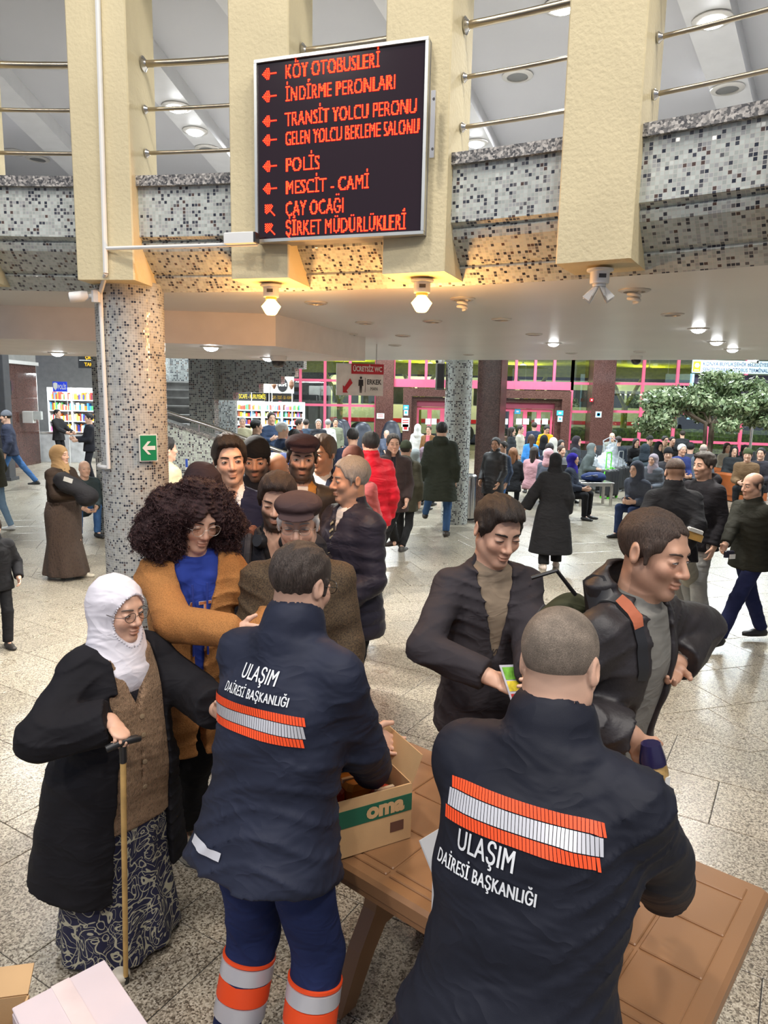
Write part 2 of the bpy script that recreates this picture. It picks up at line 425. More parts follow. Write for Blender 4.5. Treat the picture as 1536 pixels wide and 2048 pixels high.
def surface_net(name, D, A):
    D[0] = D[-1] = 1; D[:, 0] = D[:, -1] = 1; D[:, :, 0] = D[:, :, -1] = 1
    S = D < 0
    C = S[:-1, :-1, :-1].astype(np.int8)
    n8 = C.copy()
    for i in (0, 1):
        for j in (0, 1):
            for k in (0, 1):
                if i+j+k: n8 += S[i:S.shape[0]-1+i, j:S.shape[1]-1+j, k:S.shape[2]-1+k]
    act = (n8 > 0) & (n8 < 8); I = np.argwhere(act); n = len(I)
    idx = np.full(act.shape, -1, np.int32); idx[act] = np.arange(n)
    acc = np.zeros((n, 3)); cnt = np.zeros(n)
    cor = [(i, j, k) for i in (0, 1) for j in (0, 1) for k in (0, 1)]
    val = {c: D[I[:, 0]+c[0], I[:, 1]+c[1], I[:, 2]+c[2]].astype(float) for c in cor}
    for a in cor:
        for ax in range(3):
            if a[ax]: continue
            b = list(a); b[ax] = 1; b = tuple(b)
            va, vb = val[a], val[b]; m = (va < 0) != (vb < 0)
            t = np.where(m, va/np.where(m, va-vb, 1), 0)
            for q in range(3):
                acc[:, q] += np.where(m, (t if q == ax else a[q]), 0)
            cnt += m
    off = acc/np.maximum(cnt, 1)[:, None]
    P = np.stack([A[q][I[:, q]]*(1-off[:, q])+A[q][np.minimum(I[:, q]+1, len(A[q])-1)]*off[:, q] for q in range(3)], 1)
    Q = []
    for ax in range(3):
        sl0 = [slice(None)]*3; sl1 = [slice(None)]*3; sl0[ax] = slice(0, -1); sl1[ax] = slice(1, None)
        a, b = S[tuple(sl0)], S[tuple(sl1)]
        E = np.argwhere(a != b); u, v = (ax+1) % 3, (ax+2) % 3
        E = E[(E[:, u] > 0) & (E[:, v] > 0) & (E[:, u] < S.shape[u]-1) & (E[:, v] < S.shape[v]-1)]
        inside = S[E[:, 0], E[:, 1], E[:, 2]]
        def cell(du, dv):
            c = E.copy(); c[:, u] -= du; c[:, v] -= dv; return idx[c[:, 0], c[:, 1], c[:, 2]]
        q = np.stack([cell(1, 1), cell(0, 1), cell(0, 0), cell(1, 0)], 1)
        q[~inside] = q[~inside][:, ::-1]; Q.append(q)
    return np_mesh(name, P, np.concatenate(Q))
def verts_np(me):
    v = np.empty(len(me.vertices)*3, np.float32); me.vertices.foreach_get('co', v); return v.reshape(-1, 3)
def set_col(me, c):
    a = me.color_attributes.new('Col', 'FLOAT_COLOR', 'POINT'); c4 = np.ones((len(c), 4), np.float32); c4[:, :3] = c
    a.data.foreach_set('color', c4.ravel())
def wrinkle(seed, amp, fz=38.0, fx=9.0, tilt=0.0):
    """cloth folds: broad waves plus patches of narrow creases"""
    r = np.random.RandomState(seed); p = r.uniform(0, 6.28, 12)
    def fn(x, y, z):
        z2 = z+tilt*x
        a = np.sin(z2*fz+2.2*np.sin(x*fx+p[0])+1.8*np.sin(y*fx*1.2+p[1])+p[2])
        b = np.sin(z2*fz*0.53+x*14*math.cos(p[3])+y*15*math.sin(p[3])+1.5*np.sin(z*11+p[4])+p[5])
        m = 0.5+0.5*np.sin(x*8+p[6])*np.sin(z*7+y*6+p[7])
        k = 1-np.abs(np.sin(z2*fz*1.05+x*11*math.sin(p[8])+1.7*np.sin(x*13+p[9])+1.4*np.sin(y*12+z*9+p[10])))
        q = np.clip(0.5+0.9*np.sin(x*6.5+p[11])*np.sin(z*6+y*5+p[6]), 0, 1)
        return amp*(0.40*a*m+0.35*b*(1-0.5*m)+1.1*q*(k**2.2-0.25))
    return fn
def cloth(c, rough=0.8, bump=0.35, bscale=420, var=0.05, sheen=0.15):
    key = ('cloth', tuple(c), rough, bump, bscale)
    if key in _M: return _M[key]
    T = NT('cloth'); cc = hexc(c); P = T.coord('Object'); T.set(Roughness=rough, Specular_IOR_Level=0.18)
    lo, hi = tuple(x*(1-var*2.2) for x in cc), tuple(min(1, x*(1+var*2.2)) for x in cc)
    T.l(T.ramp(T.noise(P, 9, 3.0), [(0.3, lo), (0.7, hi)]), T.b.inputs['Base Color'])
    w = T.n('ShaderNodeTexNoise'); w.inputs['Scale'].default_value = 6.5; w.inputs['Detail'].default_value = 2.0; w.inputs['Distortion'].default_value = 0.5; mp = T.n('ShaderNodeMapping'); mp.inputs['Scale'].default_value = (1, 1, 2.0); mp.inputs['Rotation'].default_value = (0, .35, 0); T.l(P, mp.inputs[0]); T.l(mp.outputs[0], w.inputs['Vector'])
    rdg = T.math('ABSOLUTE', T.math('SUBTRACT', w.outputs[0], .5))
    hgt = T.math('MULTIPLY_ADD', rdg, -1.6, T.math('MULTIPLY', T.noise(P, bscale, 2.0), 0.05*bump))
    T.bump(hgt, 0.35, 0.030)
    _M[key] = T.m; return T.m
# ------------------------------------------------------------------ the setting
def struct(o): o['kind'] = 'structure'; return o
RC = V(-1.95, -1.72, 0)                                   # centre of the round atrium
ZC = 2.77                                               # height of the low ceiling
def ringp(r, deg, z): return V(RC[0]+r*math.cos(deg*D2R), RC[1]+r*math.sin(deg*D2R), z)
M_ceil = mat('ceiling_paint', (0.74, 0.75, 0.74), 0.33, var=0.02, vscale=1.2)
M_ceil_up = mat('gallery_ceiling_paint', (0.42, 0.42, 0.44), 0.45, var=0.03, vscale=0.8)
M_box = mat('soffit_paint', (0.78, 0.73, 0.70), 0.5, var=0.02)
M_beige = mat('beige_plaster', s2l((214, 200, 162)), 0.75, var=0.03, vscale=2.5, bump=0.5, bscale=55, bdist=0.006)
M_mos = mosaic('mosaic_tiles', 0.0165, 0.20, (0.47, 0.51, 0.48))
M_mos_col = mosaic('mosaic_tiles_column', 0.0135, 0.20, (0.40, 0.40, 0.37))
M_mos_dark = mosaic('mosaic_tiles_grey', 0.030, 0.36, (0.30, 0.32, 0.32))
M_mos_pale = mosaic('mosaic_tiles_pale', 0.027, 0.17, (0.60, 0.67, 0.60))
M_gran = speckle('grey_granite', [(0.2, (0.05, 0.05, 0.055)), (0.45, (0.16, 0.155, 0.15)), (0.62, (0.34, 0.32, 0.30)), (0.8, (0.55, 0.52, 0.48))], 110, 0.3)
M_floor = speckle('floor_granite', [(0.22, (0.095, 0.075, 0.055)), (0.36, (0.22, 0.185, 0.14)), (0.5, (0.37, 0.325, 0.25)), (0.66, (0.47, 0.42, 0.33)), (0.8, (0.57, 0.52, 0.43))], 150, 0.30, per_object=0.16)
M_joint = mat('floor_joint', (0.055, 0.05, 0.045), 0.8, var=0.1)
M_red = speckle('red_granite', [(0.25, (0.050, 0.020, 0.017)), (0.5, (0.092, 0.043, 0.036)), (0.75, (0.135, 0.070, 0.058))], 90, 0.14)
M_pink = mat('pink_frame_paint', s2l((226, 96, 128)), 0.4, var=0.02)
M_steel = mat('brushed_steel', (0.60, 0.58, 0.55), 0.25, 1.0, var=0.04)
M_brass = mat('dull_brass_tube', (0.42, 0.36, 0.27), 0.30, 1.0, var=0.08)
M_white = mat('white_plastic', (0.78, 0.78, 0.76), 0.45, var=0.02)
M_black = mat('black_plastic', (0.018, 0.018, 0.02), 0.4, var=0.02)
M_dark = mat('dark_grey_paint', (0.05, 0.05, 0.055), 0.6, var=0.05)
M_glass = glass('window_glass', (0.86, 0.92, 0.90), 0.015, 0.10)

# --- floor: screed with granite slabs of two laying directions
def clip_poly(poly, p, n):
    out = []
    for i in range(len(poly)):
        a, b = poly[i], poly[(i+1) % len(poly)]; da, db = np.dot(a-p, n), np.dot(b-p, n)
        if da >= 0: out.append(a)
        if (da >= 0) != (db >= 0): out.append(a+(b-a)*da/(da-db))
    return out
FB = np.array([0.15, 5.58]); FD = np.array([math.cos(-31*D2R), math.sin(-31*D2R)]); FN = np.array([-FD[1], FD[0]])
floor = struct(MB().box((1, 13, -0.06), (34, 42, 0.112)).build('floor', M_joint))
def slab_mesh(poly, name='slab'):
    n = len(poly); c = sum(poly)/n; g = 0.0022; m = MB()
    def ins(d):
        out = []
        for p in poly:
            v = p-c; out.append(c+v*(1-d/max(np.linalg.norm(v), .05)*1.41))
        return out
    a, b = ins(g), ins(g+0.003)
    m._add([(p[0], p[1], -0.012) for p in a]+[(p[0], p[1], -0.0015) for p in a]+[(p[0], p[1], 0) for p in b],
           [tuple(range(2*n, 3*n))]+[(i, (i+1) % n, n+(i+1) % n, n+i) for i in range(n)]+[(n+i, n+(i+1) % n, 2*n+(i+1) % n, 2*n+i) for i in range(n)])
    return m
slabs = []
e1, e2 = FD, FN
sa, sb = 0.62, 0.50
for j in range(-12, 0):                                  # near zone, rows parallel to the seam
    for i in range(-14, 16):
        o = FB+e1*(i*sa+(0.31 if j % 2 else 0.0))+e2*(j*sb)
        slabs.append([o, o+e1*sa, o+e1*sa+e2*sb, o+e2*sb])
a2 = 17*D2R; f1 = np.array([math.cos(a2), math.sin(a2)]); f2 = np.array([-f1[1], f1[0]]); sc_ = 0.62
for j in range(-30, 62):
    for i in range(-40, 40):
        o = np.array([-0.28, 7.31])+f1*(i*sc_+(0.22 if j % 2 else 0))+f2*(j*sc_); q = [o, o+f1*sc_, o+f1*sc_+f2*sc_, o+f2*sc_]
        c = sum(q)/4
        if np.dot(c-FB, FN) < -0.6 or c[1] > 31 or c[0] < -13 or c[0] > 16 or abs(c[0])-3 > c[1]*0.62: continue
        q = clip_poly(q, FB, FN)
        if len(q) >= 3: slabs.append(q)
def seen(q):
    c = sum(q)/len(q); return c[1] > 1.3 and abs(c[0]) < 0.62*c[1]+0.5
def key(q):
    c = sum(q)/len(q); return c[0]**2+c[1]**2
vis = sorted([q for q in slabs if seen(q)], key=key)
near, far = vis[:300], vis[300:]+[q for q in slabs if not seen(q) and -1.5 < sum(q)[1]/len(q) < 24]
shape_cache = {}
for q in near:
    c = sum(q)/len(q); loc = [p-c for p in q]; k = tuple(np.round(np.array(loc).ravel(), 3))
    if k not in shape_cache: shape_cache[k] = slab_mesh(loc).build('slab', M_floor, floor); o = shape_cache[k]
    else:
        o = shape_cache[k].copy(); COL.objects.link(o)
    o.location = (c[0], c[1], 0)
m = MB()
for q in far:
    t = slab_mesh(q); m._add(t.v, t.f)
props(m.build('slabs_beyond', M_floor, floor), kind='stuff')

# --- gallery ring: mosaic parapet with a granite cap, gallery slab, low ceiling
A0, A1, NA = 26.0, 116.0, 96
ANG = [A0+(A1-A0)*i/NA for i in range(NA+1)]
prof = [(5.56, 3.235), (5.56, 2.995), (5.60, 2.978), (5.585, 2.965), (5.60, 2.93), (5.70, 2.845), (5.73, 2.835), (5.725, 2.822), (5.80, 2.755)]
m = MB(); v = 0.0
for (r0, z0), (r1, z1) in zip(prof[:-1], prof[1:]):
    L = math.hypot(r1-r0, z1-z0); m.strip([ringp(r1, a, z1) for a in ANG], [ringp(r0, a, z0) for a in ANG], [math.radians(a)*5.6 for a in ANG], -v-L, -v); v += L
wall_g = struct(m.build('wall_gallery', M_mos, None, True, True))
m = MB(); q = [(5.535, 3.235), (5.535, 3.285), (5.80, 3.285), (5.80, 3.235)]
for k in range(4):
    (r0, z0), (r1, z1) = q[k], q[(k+1) % 4]; m.strip([ringp(r0, a, z0) for a in ANG], [ringp(r1, a, z1) for a in ANG])
m.build('parapet_cap', M_gran, wall_g)
m = MB(); m.strip([ringp(5.79, a, 3.235) for a in ANG], [ringp(5.79, a, 2.90) for a in ANG]); m.build('parapet_back', M_beige, wall_g)
m = MB(); m.strip([ringp(5.75, a, 2.91) for a in ANG], [ringp(12.0, a, 2.91) for a in ANG]); struct(m.build('floor_gallery', mat('gallery_floor_stone', (.5, .49, .46), .4)))
# low ceiling: from the ring out to the straight edge of the hall
def far_edge(x): return 10.93-(x+0.33)*0.371 if x > -0.33 else 10.93
m = MB(); inner = [ringp(5.795, a, ZC) for a in ANG]
outer = []
for p in inner:
    t = (p[0]-inner[-1][0])/(inner[0][0]-inner[-1][0]); x = -13+t*25; outer.append(V(x, far_edge(x), ZC))
m.strip(inner, outer); m.strip([p+V(0, 0, 0.22) for p in outer], outer)
ceil_low = struct(m.build('ceiling', M_ceil))
# dropped soffit box
bp = [(-7.0, 4.40), (-2.61, 4.90), (-0.79, 5.11), (-0.21, 6.90), (-0.9, 7.15), (-9.0, 6.9)]
struct(MB().prism(bp, 2.55, ZC+0.01).build('trim_1', M_box))
# --- beige fins in front of the parapet
fins = []
for i, a in enumerate((93.0, 84.7, 76.1, 67.95, 59.55, 51.2)):
    
    m = MB(); fr = 5.48
    c = ringp(fr+0.165, a, 4.65); Rm = rotz((a-90)*D2R)
    m.bevbox(c-V(0, 0, 0), (0.305, 0.33, 3.76), 0.006, Rm)
    o = struct(m.build('wall_fin', M_beige)); fins.append((a, o))
# gallery ceiling with radial beams
m = MB(); m.strip([ringp(5.4, a, 4.45) for a in ANG], [ringp(14.5, a, 4.45) for a in ANG]); cg = struct(m.build('ceiling_gallery', M_ceil_up))
for a in (97, 87.5, 79.6, 71.7, 58.5, 49):
    R_ = rotz((a-90)*D2R); MB().box(ringp(10.4, a, 4.40), (0.24, 9.2, 0.14), R_).build('beam', mat('gallery_beam_paint', (0.56, 0.56, 0.57), 0.4, var=0.02), cg)
m = MB(); m.strip([ringp(12.0, a, 2.9) for a in ANG], [ringp(12.0, a, 4.5) for a in ANG]); struct(m.build('wall_gallery_back', mat('gallery_wall_paint', (0.55, 0.55, 0.53), 0.6)))
# --- railing tubes between the fins
for i in range(len(fins)-1):
    a0, a1 = fins[i][0]-1.6, fins[i+1][0]+1.6
    if a1 > a0: a0, a1 = a1, a0
    t = thing('guard_rail', ['brass toned guard rail left of the column pillar', 'brass toned guard rail between the column pillar and the sign', 'brass toned guard rail behind the red sign', 'brass toned guard rail right of the red sign', 'brass toned guard rail at the right end of the gallery'][i], 'railing')
    for z, r in ((3.43, 0.010), (3.64, 0.010), (3.855, 0.017)):
        P = [ringp(5.66, a, z) for a in np.linspace(a0, a1, 5)]
        ra = MB().tube(P, r, 10).build('rail', M_brass, t, True)
        for e, q in ((0, 1), (-1, -2)):
            d = nrm(P[q]-P[e]); MB().tube([P[e]-d*0.002, P[e]+d*0.004, P[e]+d*0.012, P[e]+d*0.02], [r*2.1, r*2.2, r*1.5, r*1.1], 12).build('flange', M_steel, ra, True)
# --- mosaic columns
def column(name, x, y, r, z1, flare=0.0):
    m = MB(); m.lathe([(r*1.02+flare, 0.0), (r*1.02+flare, 0.10), (r, 0.14), (r, z1)], (x, y, 0), 56)
    return struct(m.build(name, M_mos_col if r < .2 else M_mos_col2, None, True, True))
M_mos_col2 = mosaic('mosaic_tiles_far_column', 0.028, 0.24, (0.52, 0.56, 0.54))
NCX, NCY = -1.43, 4.03
column('column', NCX, NCY, 0.182, ZC+0.02)
FCX, FCY = 1.27, 12.60
column('column', FCX, FCY, 0.235, 3.4)
# --- red granite pillars and the curtain wall of pink frames
def on_line(px, A, B):
    """where the bearing of image column px meets the ground line A-B"""
    d = _ray(px, 787); d = d[:2]/d[1]; A, B = np.array(A, float), np.array(B, float); e = B-A
    t = (A[0]-A[1]*d[0])/(e[1]*d[0]-e[0]); return A+e*t
def zpx(px, py, Y): return at_y(px, py, Y)[2]
W1 = ((-4.5, 27.0), (7.6, 27.0)); W2 = ((7.6, 27.0), (14.6, 24.8))
def wall_bar(root, p, z0, z1, w=0.09, d=0.10, mt=None, name='mullion'):
    return MB().box((p[0], p[1], (z0+z1)/2), (w, d, z1-z0)).build(name, mt or M_pink, root)
def wall_rail(root, p, q, z, h=0.08, d=0.09, mt=None, name='transom'):
    c = (p+q)/2; e = q-p; L = np.hypot(*e); return MB().box((c[0], c[1], z), (L, d, h), rotz(math.atan2(e[1], e[0]))).build(name, mt or M_pink, root)
def pane(root, p, q, z0, z1, back=0.0):
    e = q-p; n = np.array([-e[1], e[0]])/np.hypot(*e)*(0.01+back); m = MB()
    a, b = p+n, q+n
    m.prism_dir([(a[0], a[1], z0), (b[0], b[1], z0), (b[0], b[1], z1), (a[0], a[1], z1)], (n[0]*.4/0.01*0.01, n[1]*.4/0.01*0.01, 0)); return m.build('pane', M_glass, root)
ZT = 4.6
def bay(name, pxs, zs, line, skip=(), z_low=0.0, heavy=()):
    root = struct(empty(name)); P = [on_line(p, *line) for p in pxs]
    for i, p in enumerate(P): wall_bar(root, p, z_low, ZT, 0.10)
    for z in zs:
        for i in range(len(P)-1):
            if (i, z) not in skip: wall_rail(root, P[i], P[i+1], z, 0.30 if z in heavy else 0.09)
    lv = [z_low]+list(zs)+[ZT]
    for i in range(len(P)-1):
        for k in range(len(lv)-1):
            if lv[k+1] > lv[k]+0.1: pane(root, P[i], P[i+1], lv[k], lv[k+1])
    return root
bay('window_1', (560, 601, 650, 700, 752), (0.86, 1.91, 2.83), W1)
bay('window_2', (787, 818, 851, 884, 930, 975), (2.79, ), W1, z_low=2.64, heavy=(2.79,))
bay('window_3', (985, 992, 1030, 1068, 1106, 1143), (2.79, ), W1, z_low=2.64, heavy=(2.79,))
bay('window_4', (1143, 1179), (0.70, 1.85, 2.90), W1)
bay('window_5', (1216, 1284, 1352, 1420, 1488, 1560), (0.86, 1.89, 2.92), W2)
def red_pillar(name, p0, p1, line, dep=0.5, z=4.6, fl=0.0):
    a, b = on_line(p0, *line), on_line(p1, *line); c = (a+b)/2; w = np.hypot(*(b-a)); e = b-a
    return struct(MB().bevbox((c[0], c[1]-dep*0.3, z/2), (w, dep, z), 0.015, rotz(math.atan2(e[1], e[0]))).build(name, M_red))
red_pillar('pillar_1', 752, 787, W1); red_pillar('pillar_2', 1176, 1220, W1, 0.7)
# near red pillar beside the mosaic column
pa = at_z(948, 1028, 0); pb = at_z(985, 1030, 0)
struct(MB().bevbox((2.03, 13.75, 1.9), (0.46, 0.46, 3.8), 0.012, rotz(-0.42)).build('pillar_3', M_red))
# granite portals with sliding doors
def portal(name, x0, x1, leaves, dn):
    a, b = on_line(x0, *W1), on_line(x1, *W1); root = struct(empty(name)); Y = a[1]
    w = b[0]-a[0]
    MB().box((a[0]+0.16, Y-0.25, 1.30), (0.32, 0.5, 2.60)).build('jamb', M_red, root)
    MB().box((b[0]-0.16, Y-0.25, 1.30), (0.32, 0.5, 2.60)).build('jamb', M_red, root)
    MB().box(((a[0]+b[0])/2, Y-0.25, 2.45), (w-0.64, 0.5, 0.30)).build('lintel', M_red, root)
    MB().box((a[0]+0.42, Y-0.12, 1.14), (0.20, 0.3, 2.28)).build('jamb', M_red, root)
    MB().box((b[0]-0.42, Y-0.12, 1.14), (0.20, 0.3, 2.28)).build('jamb', M_red, root)
    MB().box(((a[0]+b[0])/2, Y-0.12, 2.21), (w-1.04, 0.3, 0.14)).build('lintel', M_red, root)
    hd = mat('door_header_paint', s2l((150, 62, 84)), 0.45, var=0.03)
    MB().box(((a[0]+b[0])/2, Y-0.02, 2.03), (w-1.04, 0.22, 0.22)).build('header', hd, root)
    d = struct(empty(dn)); x = [a[0]+0.54+(w-1.08)*i/leaves for i in range(leaves+1)]
    for i in range(leaves):
        l = empty('leaf', (0, 0, 0), 0, d); c = (x[i]+x[i+1])/2; ww = x[i+1]-x[i]
        for xx in (x[i]+0.04, x[i+1]-0.04): MB().box((xx, Y, 0.96), (0.08, 0.06, 1.90)).build('stile', M_pink, l)
        for zz in (0.06, 1.86): MB().box((c, Y, zz), (ww-0.16, 0.06, 0.10)).build('frame_rail', M_pink, l)
        MB().box((c, Y+0.01, 0.96), (ww-0.16, 0.012, 1.78)).build('pane', M_glass, l)
    return a, b
portal('trim_2', 806, 940, 3, 'door_1'); portal('trim_3', 968, 1136, 4, 'door_2')
# --- outer walls that close the hall
M_wallp = mat('hall_wall_paint', (0.42, 0.41, 0.39), 0.6, var=0.04)
struct(MB().box((-9.2, 27.3, 2.6), (9.0, 0.3, 5.4)).build('wall_back', M_wallp))
struct(MB().box((15.2, 11.5, 2.6), (0.3, 29.0, 5.4)).build('wall_right', M_wallp))
struct(MB().box((15.6, 25.0, 2.6), (1.6, 3.8, 5.4)).build('wall_right_corner', M_wallp))
struct(MB().box((1.5, 19.2, 5.5), (30, 17.2, 0.2)).build('ceiling_hall', mat('hall_ceiling_paint', (0.5, 0.52, 0.52), 0.6)))
# --- left wall of polished red slabs, with the white rail along its top
wl = struct(empty('wall_left'))
LWx = -10.7
for i in range(6):
    for k in range(3):
        MB().bevbox((LWx-0.1, 15.0+i*1.25, 0.5+k*1.0), (0.2, 1.243, 0.994), 0.003).build('slab', M_red, wl)
MB().box((LWx-0.3, 17.5, 2.7), (0.25, 9.5, 5.4)).build('backing', M_wallp, wl)
MB().box((LWx+0.03, 18.2, 3.02), (0.10, 7.4, 0.10)).build('rail', M_white, wl)
# --- exterior: bus platforms at night behind the glass
struct(MB().box((2, 46, -0.25), (90, 37, 0.3)).build('ground_outside', mat('asphalt', (0.05, 0.052, 0.05), 0.8, var=0.15)))
struct(MB().box((2, 62, 6), (90, 0.4, 13)).build('wall_outside', mat('night_facade', (0.012, 0.016, 0.016), 0.9)))
# ------------------------------------------------------------------ stair behind the queue
st_root = struct(empty('wall_stair'))
def mosaic_box(name, a, b, z0, z1, th, mt, parent, z0b=None, z1b=None):
    """upright wall from a to b (xy) with sloping top/bottom, mosaic uv on its long faces"""
    a, b = np.array(a, float), np.array(b, float); e = (b-a); L = np.hypot(*e); n = np.array([-e[1], e[0]])/L*th
    z0b = z0 if z0b is None else z0b; z1b = z1 if z1b is None else z1b
    P = [(a[0], a[1], z0), (b[0], b[1], z0b), (b[0], b[1], z1b), (a[0], a[1], z1)]
    Q = [(p[0]+n[0], p[1]+n[1], p[2]) for p in P]; m = MB()
    u = [[(0, z0), (L, z0b), (L, z1b), (0, z1)]]
    m._add(P, [(0, 1, 2, 3)], u); m._add(Q, [(3, 2, 1, 0)], [list(reversed(u[0]))])
    for i, j in ((0, 1), (1, 2), (2, 3), (3, 0)):
        l = float(np.linalg.norm(np.array(P[i])-np.array(P[j]))); m._add([P[j], P[i], Q[i], Q[j]], [(0, 1, 2, 3)], [[(0, 0), (l, 0), (l, th), (0, th)]])
    return m.build(name, mt, parent, False, True)
def gp(px, Y): q = at_y(px, 787, Y); return (q[0], q[1])
# balustrade wall sloping down to the right, with cap and steel handrail
B0, B1, B2 = gp(200, 10.6), gp(420, 9.9), gp(640, 9.3)
zA, zB, zC_ = 2.07, 1.60, 1.14
mosaic_box('balustrade', B0, B1, 0, zA, 0.16, M_mos_pale, st_root, 0, zB)
mosaic_box('balustrade', B1, B2, 0, zB, 0.16, M_mos_pale, st_root, 0, zC_)
m = MB()
for (p, z), (q, w) in (((B0, zA), (B1, zB)), ((B1, zB), (B2, zC_))):
    m.prism_dir([(p[0], p[1]-0.03, z), (q[0], q[1]-0.03, w), (q[0], q[1]-0.03, w+0.04), (p[0], p[1]-0.03, z+0.04)], (0.03, 0.24, 0))
m.build('balustrade_cap', M_gran, st_root)
hr = thing('handrail', 'polished steel handrail sloping down along the stair balustrade', 'railing')
hp = [V(B0[0], B0[1], zA+0.16), V(B1[0], B1[1], zB+0.17), V(B2[0], B2[1], zC_+0.17)]
MB().tube([hp[0], (hp[0]+hp[1])/2, hp[1], (hp[1]+hp[2])/2, hp[2]], 0.028, 12).build('rail', M_steel, hr, True)
for t in (0.12, 0.5, 0.9, 1.3, 1.7):
    p = hp[0]+(hp[1]-hp[0])*t if t < 1 else hp[1]+(hp[2]-hp[1])*(t-1)
    MB().tube([p-V(0, 0, 0.17), p-V(0, 0, 0.01)], 0.012, 8).build('baluster', M_steel, hr, True)
# flight rising away on the left
x0, x1 = gp(285, 12.4)[0], gp(380, 12.4)[0]
for i in range(9):
    y0 = 11.3+i*0.30; z = 1.22+i*0.15
    st = MB().box(((x0+x1)/2, y0+1.0, z/2), (x1-x0, 2.0, z)).build('step', mat('stair_riser_stone', (0.13, 0.125, 0.12), 0.5, var=0.15), st_root)
    MB().box(((x0+x1)/2, y0+0.15, z+0.015), (x1-x0, 0.33, 0.03)).build('tread', mat('stair_tread_stone', (0.34, 0.33, 0.32), 0.4, var=0.1), st)
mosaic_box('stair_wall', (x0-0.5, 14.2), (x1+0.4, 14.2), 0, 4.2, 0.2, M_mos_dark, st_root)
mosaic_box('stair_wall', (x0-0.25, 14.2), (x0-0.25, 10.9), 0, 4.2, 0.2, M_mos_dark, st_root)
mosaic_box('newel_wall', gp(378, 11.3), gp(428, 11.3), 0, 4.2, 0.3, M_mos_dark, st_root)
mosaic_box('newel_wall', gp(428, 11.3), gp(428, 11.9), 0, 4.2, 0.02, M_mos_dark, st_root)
# stepped soffit of the upper flight, rising to the right
sof = ((427, 800), (466, 784), (518, 767), (562, 752), (590, 736), (607, 728))
for (xa, ya), (xb, yb) in zip(sof[:-1], sof[1:]):
    zb = zpx(xa, ya, 11.6); mosaic_box('soffit_step', gp(xa, 11.6), gp(xb, 11.6), zb, 3.6, 0.45, M_mos_dark, st_root)
